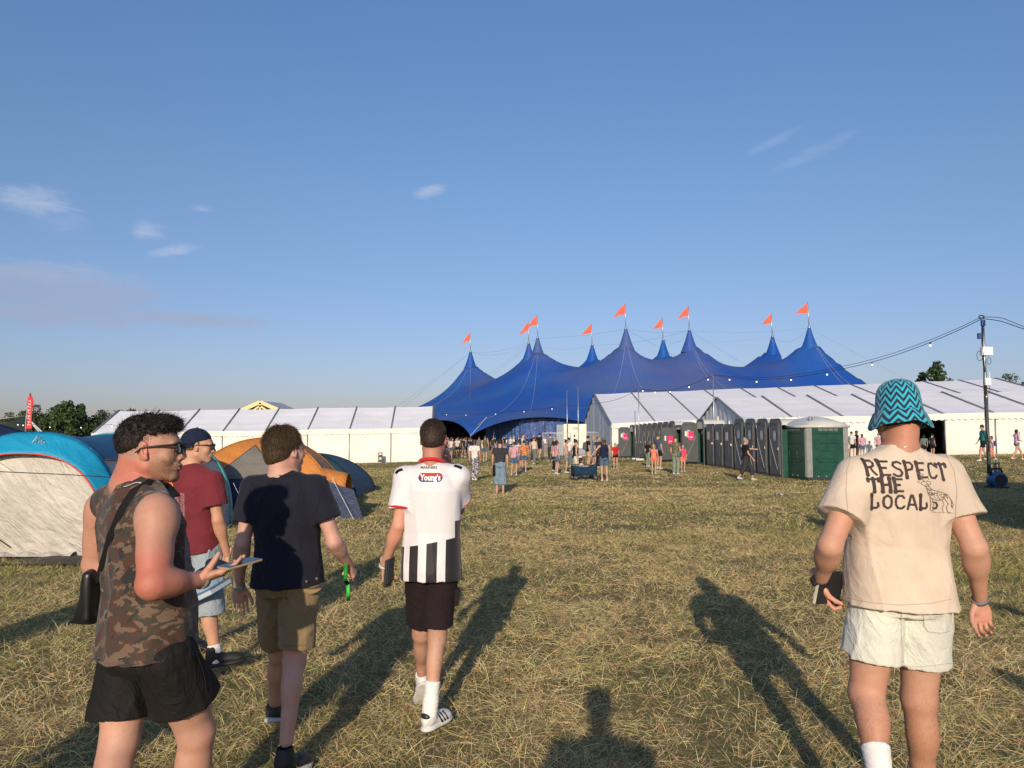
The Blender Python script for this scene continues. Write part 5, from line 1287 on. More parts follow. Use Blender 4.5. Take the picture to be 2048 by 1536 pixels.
def hair_strands(V, Q, col_fn, n, length, width, flow, lift=.35, jitter=.5, curl=0.0, sel=None):
    """short hairs on a skinned surface: returns arrays to be joined with the hair cap"""
    a, b_, c, d = V[Q[:, 0]], V[Q[:, 1]], V[Q[:, 2]], V[Q[:, 3]]; nr = np.cross(c - a, d - b_); ar = np.linalg.norm(nr, axis=1); nr /= ar[:, None] + 1e-12
    if sel is not None: ar = ar * sel((a + c) / 2, nr)
    k = rng.choice(len(Q), n, p=ar / ar.sum()); u, v = rng.random((n, 1)), rng.random((n, 1)); p = (a[k] * (1 - u) + b_[k] * u) * (1 - v) + (d[k] * (1 - u) + c[k] * u) * v
    N = nr[k]; fl = flow(p, N); fl = fl - N * (fl * N).sum(1)[:, None]; fl /= np.linalg.norm(fl, axis=1)[:, None] + 1e-9
    dr = fl + N * lift + rng.normal(size=(n, 3)) * jitter; dr /= np.linalg.norm(dr, axis=1)[:, None]
    L = length(p) * (.6 + .7 * rng.random(n)); bend = (-N * .35 + fl * .3 + rng.normal(size=(n, 3)) * curl) * L[:, None]
    return blades(p - N * np.minimum(.002, L * .08)[:, None], dr, L, width * (.7 + .6 * rng.random(n)), bend, 2)
def band_ring(name, parent, wr, el_, r, w, mat, off=.03, face=None, fmat=None):
    wr, el_ = nv(wr), nv(el_); u = unit(wr - el_); c = wr - u * off; ax, ay, az = ortho((1, .2, .1), u); mb = MB(); n = 24; vs = []
    for z, rr2 in ((-w, r + .001), (w, r), (w, r + .005), (-w, r + .006)): vs += [c + u * z + (ax * math.cos(t) + ay * math.sin(t) * .86) * rr2 for t in np.linspace(0, 2 * math.pi, n, endpoint=False)]
    mb.add(vs, [(j * n + i, j * n + (i + 1) % n, ((j + 1) % 4) * n + (i + 1) % n, ((j + 1) % 4) * n + i) for j in range(4) for i in range(n)])
    o = mb.build(name, mat, parent, True)
    if face is not None: f = unit(face); f = unit(f - u * (f @ u)); MB().box(c + f * (r + .006), (.017, .014, .005), np.cross(u, f), u, f).build('clasp', fmat, o, bevel=.002)
    return o
def body_mesh(root, F, J, skin, spots, res=.006, hres=.0035, head=True, hands=True, headbox=.20, far=False, post_head=None):
    parts = [F.mesh(res, skip=('head', 'hand'))]
    if head: parts.append(F.mesh(hres, only=('head', 'neck'), post=post_head))
    if hands:
        for t in hands: parts.append(t)
    V, Q = joinvf(parts); c = colour_verts(V, skin, spots)
    return raw('body', V, Q, M_skinfar if far else M_skin, root, col=c)
def base_of(J): 
    a = (nv(J['anL']) + nv(J['anR'])) / 2; return (float(a[0]), float(a[1]), gz(a[0], a[1]))
def px(*a): return nv(P(*a))
M_sock = cloth('white ribbed sock', (.72, .71, .68), .15, 30, .3); M_white_sole = pm('white rubber sole', (.62, .61, .58), .6, .12, 20); M_wht = pm('white leather', (.66, .65, .62), .5, .1, 20); M_blkl = pm('black leather', (.015, .015, .016), .45)
M_blk = cloth('black cotton', (.012, .012, .013), .5, 9, .1); M_grayband = pm('grey festival wristband', (.16, .18, .20), .6); M_silver = pm('silver clasp', (.55, .56, .58), .35, metal=.6)
def sock(parent, J, q, frac, fwd=(0, 1, 0), s=1.0, fat=1.0, h=.0045):
    k, a = nv(J['kn' + q]), nv(J['an' + q]); u = unit(a - k); F = Fd(); leg_prims(F, J['hip' + q], k, a, fwd, s, fat)
    F.rc(a - u * .02, a + u * .05, .040 * s, .040 * s, .015); F.box(a - u * (frac + .5), (1, 1, .5), ortho((1, .1, 0), u), .001, .001, 's')
    V, Q = F.mesh(h, post=[lambda D, ax: D - .0045, band(lambda x, y, z: .0008 * np.sin(z * 260 + 2 * np.sin(x * 40)))], box=(a - .14, a + [.14, .14, .02 + frac + .06])); return raw('sock', V, Q, M_sock, parent)
def leg_hair(root, J, s, fat, n, col=(.05, .03, .018), fwd=(0, 1, 0), zt=.72):
    F = Fd()
    for q in 'LR': leg_prims(F, J['hip' + q], J['kn' + q], J['an' + q], fwd, s, fat)
    V, Q = F.mesh(.009); vs, fs = hair_strands(V, Q, None, n, lambda p: .010 + 0 * p[:, 0], .0006, lambda p, N: np.tile([0, 0, -1.], (len(p), 1)) + .3 * rng.normal(size=(len(p), 3)), .25, .25, sel=lambda p, N: np.clip((zt - p[:, 2]) * 6, 0, 1)); raw('leg_hair', vs, fs, hm(col), root)
# ---------------------------------------------------------------- man in the bucket hat
def man_hat():
    d = 3.3
    J = dict(head=px(1797, 843, d + .02), neck=px(1797, 902, d), shL=px(1713, 953, d), shR=px(1884, 950, d), elL=px(1660, 1092, d - .10), elR=px(1949, 1096, d - .10),
             wrL=px(1640, 1168, d + .10), wrR=px(1961, 1203, d + .04), hipL=px(1756, 1196, d), hipR=px(1846, 1196, d), knL=px(1733, 1388, d + .02), knR=px(1838, 1398, d + .06),
             anL=px(1762, 1562, d - .20), anR=px(1850, 1612, d + .12))
    root = thing('person', 'person in cyan zigzag bucket hat and beige printed tee walking away with a notebook', 'person', base_of(J), 'friends walking away in the foreground')
    A = headframe(2, -6); F = Fd(); head_prims(F, J['head'], A, 1.02, 1.08, J['neck'], .062)
    torso_prims(F, J, 1.0, 1.12, .03, grow=-.006); up = (0, 1, 0)
    arm_prims(F, J['shL'], J['elL'], J['wrL'], 1.0, 1.16); arm_prims(F, J['shR'], J['elR'], J['wrR'], 1.0, 1.16)
    leg_prims(F, J['hipL'], J['knL'], J['anL'], (0, 1, .1), 1.02, 1.38); leg_prims(F, J['hipR'], J['knR'], J['anR'], (0, 1, 0), 1.02, 1.38)
    # feet stubs
    for a in ('anL', 'anR'): F.rc(J[a], J[a] + [0, .05, -.04], .034, .03, .02, tag='leg')
    H = []
    F1 = Fd(); hand_prims(F1, J['wrR'], (.03, -.02, -1), (-.15, -1, .1), (-1, 0, 0), (.55, .75, .8, .75), 1.0, .05, (.5, .25), .35); H.append(F1.mesh(.0028))
    F2 = Fd(); dL = px(1662, 1215, d + .10) - J['wrL']; hand_prims(F2, J['wrL'], dL, (.75, -.25, .1), (.15, -1, .15), (1.0, 1.05, 1.05, 1.0), 1.0, .02, (.5, .2), .5); H.append(F2.mesh(.0028))
    tan = SK['tan']; spots = [lambda V: (np.clip((V[:, 2] - 1.40) * 9, 0, 1) * .8, (.44, .20, .13)), lambda V: (np.clip((V[:, 2] - .64) * 12, 0, 1) * (V[:, 2] < .95) * .6, SK['fair']), lambda V: (np.clip((.62 - V[:, 2]) * 7, 0, 1) * .55, (.36, .185, .105)), (J['wrR'] + [0, 0, -.08], .13, (.50, .25, .18)), (J['wrL'] + [0, 0, -.06], .13, (.55, .29, .21))]
    body_mesh(root, F, J, (.50, .275, .19), spots, .006, .004, hands=H)
    b = NB('dark beard hair')
    Hh = Fd(); c = J['head']; X, Y, Z = A; Hh.el(c - Y * .028 + Z * .020, (.082, .092, .082), A, .01, cuts=[(c - Z * .058, -Z)]); Hh.box(c + Y * .11, (.2, .10, .2), A, .01, .01, 's')
    V, Q = Hh.mesh(.005, post=[band(lambda x, y, z: .004 * (vnoise(x * 90, y * 90, z * 90) - .5))]); raw('hair', V, Q, hm((.03, .018, .010)), root)
    # tee with print
    M = cloth('beige cotton jersey', (.57, .465, .365), .25, 6, .12, .9)
    g, (V, Q), (o, A_, L) = tee(root, J, M, .60, ease=.028, hem=-.045, sleeve=(.082, .098), wid=1.17, belly=.05, h=.0055, fold_amp=.9, seed=4, kflare=.006, neckr=.071, neckdrop=.012, hemtilt=.02)
    MB().box(J['neck'] + [-.005, -.085, .012], (.016, .003, .010), (1, 0, 0), (0, 1, .2), (0, -.2, 1)).build('neck_label', pm('cream neck label', (.75, .72, .62), .7), g)
    T = bvh(V, Q); Mi = pm('dark brown print', (.045, .032, .028), .85, .2, 60)
    # lettering drawn as heavy flared strokes; each letter in a 0..1 box
    GL = {'R': ([[(.1, 0), (.1, 1)], [(.1, .95), (.62, .95), (.8, .8), (.75, .62), (.5, .52), (.1, .5)], [(.45, .5), (.6, .25), (.85, .02)]], [(.0, .02, .28, .02)]),
          'E': ([[(.18, 0), (.14, 1)], [(.15, .94), (.85, .94)], [(.15, .52), (.62, .52)], [(.18, .06), (.88, .06)]], []), 'S': ([[(.85, .85), (.6, .96), (.25, .9), (.15, .72), (.35, .56), (.7, .45), (.85, .25), (.7, .06), (.35, .04), (.1, .16)]], []),
          'P': ([[(.15, 0), (.15, 1)], [(.15, .95), (.65, .95), (.85, .76), (.7, .52), (.15, .46)]], []), 'C': ([[(.88, .80), (.7, .95), (.35, .93), (.15, .7), (.13, .35), (.3, .08), (.65, .04), (.9, .2)]], []),
          'T': ([[(.5, 0), (.5, .95)], [(.02, .92), (.98, .92)], [(.02, .92), (.02, .78)], [(.98, .92), (.98, .78)]], []), 'H': ([[(.15, 0), (.15, 1)], [(.82, 0), (.82, 1)], [(.15, .52), (.82, .52)]], []),
          'L': ([[(.2, 0), (.2, 1)], [(.2, .06), (.7, .06), (.85, .2), (.8, .42)]], []), 'O': ([[(.5, .96), (.2, .8), (.14, .5), (.2, .2), (.5, .04), (.8, .2), (.86, .5), (.8, .8), (.5, .96)]], []), 'A': ([[(.1, 0), (.42, .97), (.58, .97), (.9, 0)], [(.25, .32), (.78, .32)]], [])}
    k = (d - .05) / FPX
    def lines(U, W):
        m = np.zeros(U.shape, bool); x = U / k; z = W / k      # photo pixels from the centre of the print, z up
        for txt, x0, x1, y0, y1, slope in (('RESPECT', -80, 80, 19, 48, -.045), ('THE', -80, -15, -13, 13, .0), ('LOCALS', -80, 54, -46, -19, .0)):
            n = len(txt); wd = (x1 - x0) / n
            for i, ch in enumerate(txt):
                a = x0 + wd * i; up = (slope * (i * wd)) if slope else 0; hx = 1.0 + (.10 * i / n if slope else 0)
                uu = (x - a) / (wd * .92); vv = (z - (y0 + up * 1.4)) / ((y1 - y0) * hx); ok = (uu > -.25) & (uu < 1.25) & (vv > -.2) & (vv < 1.2)
                for st in GL[ch][0]:
                    vert = abs(st[0][0] - st[-1][0]) < .1 and len(st) == 2
                    pts = [((p[0]) * wd * .92, p[1] * (y1 - y0) * hx) for p in st]; dd_ = seg_d(uu * wd * .92, vv * (y1 - y0) * hx, pts)
                    fl = 1 + (.5 * np.clip(np.abs(vv - .5) * 2 - .55, 0, .5) if vert else 0)
                    m |= ok & (dd_ < (3.2 if vert else 2.2) * fl)
        # the antelope stands clear of the lettering
        an = [[(28, 22), (40, 10), (44, -8), (60, -18), (72, -30)], [(28, 8), (36, 0)], [(44, -2), (60, -8), (72, -16), (78, -34)]]
        z = (z + 52) / .78 - 52; body = (((x - 52) / 24) ** 2 + ((z + 14) / 13) ** 2 < 1) | (seg_d(x, z, [(26, 16), (32, 2), (38, -8)]) < 6.5) | (seg_d(x, z, [(22, 24), (30, 14)]) < 6) 
        return m & ~body & ~(seg_d(x, z, [(34, -14), (34, -48)]) < 4)
    U, W = (1, 0, 0), (0, 0, 1); cc = Vector(px(1805, 968, d - .05))
    ink('shirt_lettering', g, T, lines, cc, U, W, .37, .25, .0013, (0, 1, 0), Mi)
    def kudu(Ug, Wg):
        x = Ug / k; z = (Wg / k + 52) / .78 - 52; m = np.zeros(Ug.shape, bool)
        for w_, st in ((1.1, [(18, 22), (24, 24), (30, 18), (34, 8), (40, 2), (52, -1), (64, -5), (74, -13), (78, -26), (77, -40)]), (1.1, [(18, 22), (16, 18), (22, 14), (27, 8), (28, -2), (32, -12), (36, -18), (50, -24), (62, -22), (66, -14)]),
                       (.9, [(22, 25), (17, 31), (22, 37), (15, 43), (10, 50)]), (.9, [(28, 24), (34, 29), (32, 36), (39, 41), (42, 47)]), (.9, [(24, 25), (18, 33), (24, 40), (18, 46)]), (.8, [(30, 24), (38, 22), (36, 17), (30, 16)]), (.8, [(16, 24), (10, 24), (14, 19)]),
                       (1.2, [(33, -16), (35, -30), (33, -46), (36, -49)]), (1.0, [(38, -19), (41, -32), (38, -48), (42, -50)]), (1.2, [(66, -20), (72, -32), (68, -40), (70, -52), (74, -53)]), (1.0, [(60, -22), (64, -34), (60, -42), (62, -52)]), (.7, [(34, -52), (50, -53), (78, -55)]), (.8, [(78, -22), (80, -34), (78, -42)]),
                       (.6, [(44, -2), (42, -12), (46, -20)]), (.6, [(52, -4), (50, -12), (54, -20)]), (.6, [(60, -6), (58, -14)]), (.6, [(30, 6), (33, -4)]), (.5, [(36, -2), (36, -12)]), (.5, [(68, -10), (72, -20)]), (.5, [(24, 18), (30, 10)])):
            m |= seg_d(x, z, st) < w_ * .62
        body = (((x - 54) / 21) ** 2 + ((z + 13) / 9.5) ** 2 < 1) | (seg_d(x, z, [(28, 12), (36, -8)]) < 5)
        return m | (body & (vnoise(x * .35, z * .5, x * 0) > .62))
    ink('antelope_print', g, T, kudu, cc, U, W, .37, .27, .0011, (0, 1, 0), pm('grey brown print', (.14, .11, .09), .85), .0016)
    Ms = cloth('off white corduroy shorts', (.60, .60, .525), .4, 8, .2)
    sh_, shg, _ = shorts(root, J, Ms, (.60, .60), r=(.112, .120), wid=1.12, top=.06, s=1.0, h=.0055, fold_amp=1.3, seed=7)
    MB().grid(lambda u, v: Vector(px(1850 + 52 * u, 1215 + 48 * v - 6 * u * v, d - .145)) + Vector((0, -.008 * math.sin(math.pi * u) - .012 * math.sin(math.pi * v), 0)), 8, 8)
    sock(root, J, 'L', .125, s=1.02, fat=1.38); sock(root, J, 'R', .125, s=1.02, fat=1.38)
    gzz = gz(1.6, 3.3)
    shoe(root, J['anL'], J['anL'] + [.01, .12, -.12], (0, .55, .8), (M_wht, M_white_sole)); shoe(root, [J['anR'][0], J['anR'][1], .108], [J['anR'][0] + .02, J['anR'][1] + .2, 0], (0, 0, 1), (M_wht, M_white_sole))
    band_ring('wristband', root, J['wrR'], J['elR'], .031, .009, M_grayband, .012); band_ring('watch', root, J['wrL'], J['elL'], .032, .012, M_blkl, .035, (-1, -.3, 0), M_blkl)
    leg_hair(root, J, 1.02, 1.38, 14000)
    Mst = pm('stitched seam', (.42, .34, .27), .9); seam('hem_stitch', g, T, [(1695, 1196), (1740, 1205), (1800, 1210), (1860, 1207), (1902, 1198)], Mst); seam('sleeve_seam', g, T, [(1705, 905), (1694, 940), (1692, 980), (1696, 1025)], Mst); seam('sleeve_seam', g, T, [(1890, 905), (1908, 940), (1914, 980), (1911, 1035)], Mst)
    T2 = bvh(*shg); Ms2 = pm('shorts seam', (.40, .41, .36), .9); seam('back_seam', sh_, T2, [(1803, 1225), (1802, 1265), (1806, 1325)], Ms2, .002); seam('pocket_edge', sh_, T2, [(1846, 1222), (1848, 1252), (1856, 1263), (1880, 1266), (1900, 1262)], Ms2, .002); seam('hem_stitch', sh_, T2, [(1695, 1326), (1740, 1332), (1798, 1334)], Ms2, .0012); seam('hem_stitch', sh_, T2, [(1812, 1334), (1860, 1332), (1903, 1326)], Ms2, .0012)
    # hat
    b = NB('cyan and navy zigzag cloth'); uv = b.n('ShaderNodeUVMap'); s = b.xyz(uv.outputs[0])
    tr = b.math('ABSOLUTE', b.math('SUBTRACT', b.math('FRACT', b.math('MULTIPLY', s[0], 12.0)), .5)); v = b.math('ADD', b.math('MULTIPLY', s[1], 32.0), b.math('MULTIPLY', tr, 2.2))
    st = b.math('GREATER_THAN', b.math('FRACT', v), .52); c = b.mix(st, (.010, .014, .035), (.02, .38, .52)); b.done(c, .85, b.bump(b.noise(22, 3), .25, .006), Sheen_Weight=.2)
    c = J['head'] + A[2] * .052 - A[1] * .012; prof = [(.001, .131), (.03, .1285), (.054, .120), (.073, .104), (.086, .082), (.093, .056), (.097, .03), (.100, .005), (.102, -.010), (.114, -.022), (.128, -.044), (.135, -.068), (.1335, -.071), (.125, -.046), (.102, -.014), (.098, .0)]
    n = 96; V = []; uvs = []; ln = 0
    for i, (r, z) in enumerate(prof):
        if i: ln += math.hypot(r - prof[i - 1][0], z - prof[i - 1][1])
        for k2 in range(n + 1):
            t = 2 * math.pi * k2 / n; wob = 0
            if z < -.01: wob = .008 * math.sin(t * 3 + 1) + .005 * math.sin(5 * t + 2) - .012 * abs(math.cos(t)) * (z < -.03)
            rr_ = r * (1 + .02 * math.sin(4 * t + z * 30)) + (.006 * math.sin(t * 2 + .5) if z < -.02 else 0)
            V.append(c + A[0] * rr_ * math.cos(t) * .93 + A[1] * rr_ * math.sin(t) * 1.06 + A[2] * (z + wob)); uvs.append((k2 / n, ln))
    Q = np.array([(i * (n + 1) + k2, (i + 1) * (n + 1) + k2, (i + 1) * (n + 1) + k2 + 1, i * (n + 1) + k2 + 1) for i in range(len(prof) - 1) for k2 in range(n)])
    raw('bucket_hat', np.array(V), Q, b.m, root, uv=np.array(uvs))
    # notebook in the left hand
    p = px(1657, 1176, d + .075); ax = unit((1, .25, 0)); up = unit((.22, 0, 1)); ay = np.cross(up, ax); nb = thing('notebook', 'black notebook with cream page edges held in the left hand of the bucket-hat walker', 'notebook', p)
    MB().box(p + ay * .010, (.058, .0016, .066), ax, ay, up).box(p - ay * .010, (.058, .0016, .066), ax, ay, up).box(p + ax * .058, (.002, .011, .066), ax, ay, up).build('cover', pm('black notebook cover', (.010, .010, .011), .5), nb, bevel=.001)
    MB().box(p - ax * .003, (.056, .0083, .064), ax, ay, up).build('pages', pm('cream pages', (.75, .68, .50), .8), nb)
    MB().tube([p + up * .068 + ax * (-.03 + .02 * i) + ay * .004 * math.sin(i * 2) for i in range(5)], .0045, 6).build('pen', M_blkl, nb, True)
man_hat()

def tex_hair(root, V, Q, col, n, length, width, flow, lift, jitter, curl=0, sel=None):
    vs, fs = hair_strands(V, Q, None, n, length, width, flow, lift, jitter, curl, sel); k = len(V)
    return raw('hair', np.concatenate([V, vs]), [Q] + [f + k for f in fs], hm(col), root)
def sunglasses(root, c, A, s, lens_col=(.012, .012, .014), frame=M_blkl, ends=True, cols=None, wire=False):
    X, Y, Z = A; q = lambda x, y, z: c + (X * x + Y * y + Z * z) * s; mb = MB()
    gl = MB(); r0 = .0042 if not wire else .0012
    for e in (-1, 1):
        ring = [q(e * (.034 + .026 * math.cos(t)), .103 - .006 * abs(math.cos(t)) * (math.cos(t) > 0), .000 + .019 * math.copysign(abs(math.sin(t)) ** .8, math.sin(t))) for t in np.linspace(0, 2 * math.pi, 28)]
        mb.tube(ring, r0 * s, 6); gl.add(ring[:-1], [tuple(range(27))])
        mb.tube([q(e * .060, .100, .012), q(e * .070, .085, .012), q(e * .0775, .04, .010), q(e * .080, .000, .007), q(e * .081, -.012, .004), q(e * .080, -.03, -.010)], [(.0085 if not wire else .0018) * s] * 3 + [(.0065 if not wire else .0015) * s] * 3, 8, flat=.38)
    mb.tube([q(-.010, .106, .006), q(0, .109, .010), q(.010, .106, .006)], r0 * s, 6)
    o = mb.build('glasses', frame, root, True)
    if not wire: gl.build('lens', pm('dark lens', lens_col, .06), o)
    return o
# ---------------------------------------------------------------- man in the black and white football shirt
def man_jersey():
    d = 4.55
    J = dict(head=px(867, 878, d + .02), neck=px(865, 931, d), shL=px(811, 957, d), shR=px(917, 954, d), elL=px(796, 1052, d - .06), elR=px(917, 1018, d + .18),
             wrL=px(768, 1135, d + .06), wrR=px(898, 936, d + .30), hipL=px(842, 1138, d), hipR=px(884, 1138, d - .02), knL=px(843, 1268, d + .17), knR=px(874, 1276, d + .02),
             anL=px(845, 1356, d + .42), anR=px(861, 1408, d - .05))
    root = thing('person', 'person in white football shirt with black hem stripes, right hand raised to the face', 'person', base_of(J), 'friends walking away in the foreground')
    A = headframe(4, -3); F = Fd(); head_prims(F, J['head'], A, .96, .95, J['neck'], .056); torso_prims(F, J, .97, .96, grow=-.008)
    arm_prims(F, J['shL'], J['elL'], J['wrL'], .95, .88); arm_prims(F, J['shR'], J['elR'], J['wrR'], .95, .9)
    leg_prims(F, J['hipL'], J['knL'], J['anL'], (0, 1, 0), .97, 1.0); leg_prims(F, J['hipR'], J['knR'], J['anR'], (.1, 1, 0), .97, 1.0)
    F1 = Fd(); hand_prims(F1, J['wrL'], px(772, 1175, d + .08) - J['wrL'], (1, -.2, .1), (.2, 1, .1), (1.2, 1.25, 1.25, 1.2), .95, .0, (.5, .35), .6)
    F2 = Fd(); hand_prims(F2, J['wrR'], px(897, 905, d + .27) - J['wrR'], (-.5, -.2, .3), (-.5, .6, .4), (1.3, 1.35, 1.4, 1.4), .95, .0, (.5, .4), .8)
    body_mesh(root, F, J, SK['fair'], [lambda V: (np.clip((V[:, 2] - 1.42) * 9, 0, 1) * (V[:, 2] < 1.9) * .6, SK['red']), (J['elL'], .22, (.60, .30, .21)), (J['elR'], .2, (.42, .21, .14)), (J['anR'], .35, (.58, .33, .23)), (J['anL'], .4, (.54, .30, .21)), (J['head'] + A[2] * -.03 - A[1] * .07, (.05, .05, .05), (.22, .13, .10))], .006, .004, hands=[F1.mesh(.003), F2.mesh(.003)])
    H = Fd(); c = J['head']; X, Y, Z = A; s = .96
    H.el(c - Y * .020 + Z * .030, np.array([.0785, .0985, .0925]) * s, A, .01, cuts=[(c - Z * .030 - Y * .09, unit(-Z - Y * .05))]); H.box(c + Y * .135 - Z * .02, (.2, .09, .16), A, .01, .01, 's')
    H.el(c - Y * .055 - Z * .012, np.array([.064, .062, .060]) * s, A, .02)
    for q in (-1, 1): H.el(c + X * q * .090 + Y * .012 - Z * .020, (.026, .042, .046), A, .01, 's')
    V, Q = H.mesh(.0045, post=[band(lambda x, y, z: .0015 * (vnoise(x * 160, y * 160, z * 160) - .5))])
    crown = c - Y * .03 + Z * .09
    tex_hair(root, V, Q, (.035, .020, .013), 16000, lambda p: .006 + .012 * np.clip(((p - c) @ Z) / .08, 0, 1), .0012, lambda p, N: -Z + (p - crown) * 3, .5, .35, sel=lambda p, N: np.clip(((p - c) @ Z + .075) * 25, .10, 1))
    # shirt: white with black block stripes under the waist
    b = NB('white football shirt'); z = b.xyz(b.co()); o0 = base_of(J); g = J['neck'] - np.array(o0); xm = float((J['hipL'][0] + J['hipR'][0]) / 2 - o0[0])
    zt = float(px(860, 1086, d - .12)[2] - o0[2])
    # stripe field in the shirt's own width: black bars with straight tops
    u = b.math('SUBTRACT', z[0], xm)
    bar = None
    for x0, x1 in ((-.40, -.150), (-.115, -.064), (-.016, .045), (.092, .40)):
        q = b.math('MULTIPLY', b.math('GREATER_THAN', b.math('ADD', u, b.math('MULTIPLY', z[2], 0.0)), x0), b.math('LESS_THAN', u, x1)); bar = q if bar is None else b.math('MAXIMUM', bar, q)
    low = b.math('LESS_THAN', z[2], b.math('ADD', zt, b.math('MULTIPLY', u, .18)))
    side = b.math('MULTIPLY', b.math('GREATER_THAN', u, .140), b.math('LESS_THAN', z[2], zt + .12)); near = b.math('LESS_THAN', z[2], zt + .9)
    m = b.math('MAXIMUM', b.math('MULTIPLY', bar, low), b.math('MULTIPLY', side, b.math('LESS_THAN', z[0], xm + .19)))
    c_ = b.mix(m, (.66, .635, .65), (.016, .013, .016)); w = b.noise(9, 4, .55, .6, b.co(scale=(1.6, 1.6, .6), rot=(.2, .6, .1)))
    b.done(c_, .62, b.bump(b.noise(1100, 1), .08, .001, b.bump(w, .25, .012)), Sheen_Weight=.2, Specular_IOR_Level=.35)
    M_red = cloth('red trim', (.50, .018, .020), .2)
    g_, (V, Q), (o, A_, L) = tee(root, J, b.m, .66, ease=.022, hem=-.085, sleeve=(.066, .074), wid=.95, h=.0055, fold_amp=.9, seed=11, collar=M_red, cuff=M_red, neckr=.060)
    T = bvh(V, Q); dd_ = d - .115
    for sg, a, b_ in ((-1, (792, 958), (806, 945)), (1, (909, 937), (924, 942))):
        p, q = px(*a, d - .03), px(*b_, d - .03); u_ = unit(q - p); w_ = unit(np.cross((0, .55, -.83), u_))
        ink('shoulder_bar', g_, T, lambda a_, b2: (np.abs(a_) < .026) & (np.abs(b2 - a_ * .2) < .013), (p + q) / 2, u_, w_, .07, .05, .003, (0, .55, -.83), M_blk, .0016)
    U, W = (1, 0, 0), (0, 0, 1); cc = Vector(px(860.5, 955, dd_)); k = dd_ / FPX
    pill = lambda U_, W_: np.hypot(np.maximum(np.abs(U_) - .046, 0), W_) < .0285
    ink('badge_edge', g_, T, lambda a, b_: np.hypot(np.maximum(np.abs(a) - .044, 0), b_) < .0300, cc, U, W, .16, .07, .0015, (0, 1, 0), pm('white print', (.8, .8, .8), .5), .001)
    ink('badge_red', g_, T, lambda a, b_: (np.hypot(np.maximum(np.abs(a) - .044, 0), b_) < .0265) & (b_ > .002), cc, U, W, .16, .07, .0013, (0, 1, 0), pm('red badge', (.45, .02, .02), .6), .0022)
    ink('badge_blue', g_, T, lambda a, b_: (np.hypot(np.maximum(np.abs(a) - .044, 0), b_) < .0265) & (b_ <= .002), cc, U, W, .16, .07, .0013, (0, 1, 0), pm('navy badge', (.02, .025, .14), .6), .0022)
    Mw = pm('white print', (.8, .8, .8), .5); Md = pm('dark print', (.05, .04, .04), .8)
    text_on('badge_name', g_, T, "Young's", cc + Vector((0, 0, -.002)), U, W, .046, (0, 1, 0), Mw, .0034, bold=.0016, xs=.80)
    text_on('badge_small_print', g_, T, "EST 1805" if False else "FISH CHIPS" if False else "", cc, U, W, .01, (0, 1, 0), Mw) if False else None
    text_on('collar_lettering', g_, T, 'MARINERS', Vector(px(858, 935, d - .075)), U, W, .021, (0, 1, 0), Md, .0022, bold=.0006)
    leg_hair(root, J, .97, 1.0, 6000, (.10, .06, .03), zt=.55)
    Ms = cloth('black jersey shorts', (.020, .014, .016), .35, 8, .1)
    sh, _, _ = shorts(root, J, Ms, (.80, .80), r=(.100, .092), wid=1.0, top=.05, s=.96, seed=12, kk=.008)
    p = px(912, 1193, d - .03); MB().box(p, (.012, .040, .045), (1, .2, 0), (-.2, 1, 0), (0, 0, 1)).box(p + [.006, 0, .035], (.013, .043, .014), (1, .2, 0), (-.2, 1, 0), (0, 0, 1)).build('cargo_pocket', Ms, sh, bevel=.006)
    sock(root, J, 'R', .12, s=.97); sock(root, J, 'L', .04, s=.97)
    shoe(root, J['anR'] * [1, 1, 0] + [0, 0, .115], J['anR'] + [.085, .14, -.1], (0, -.05, 1), (M_wht, M_white_sole), stripe=M_blkl, s=.97)
    shoe(root, J['anL'], J['anL'] + [-.03, .10, -.14], (-.1, .75, .65), (M_wht, M_white_sole), stripe=M_blkl, s=.97)
    band_ring('wristband', root, J['wrL'], J['elL'], .027, .009, pm('pale wristband', (.45, .50, .50), .5), .008)
    pc = px(776, 1145, d + .02); ax = unit((.18, .98, 0)); nn = unit((.98, -.18, .0)); nb = thing('phone_case', 'black folding case carried low in the left hand of the football-shirt walker', 'case', pc)
    MB().box(pc + nn * .003, (.009, .052, .078), nn, ax, (.06, 0, 1)).build('cover', pm('black leather case', (.012, .012, .014), .5), nb, bevel=.003)
    MB().box(pc + nn * .0155 + np.array([0, .01, .012]), (.003, .05, .072), nn, ax, (.06, 0, 1)).build('back_panel', pm('blue black cover', (.02, .035, .07), .4), nb, bevel=.001)
man_jersey()
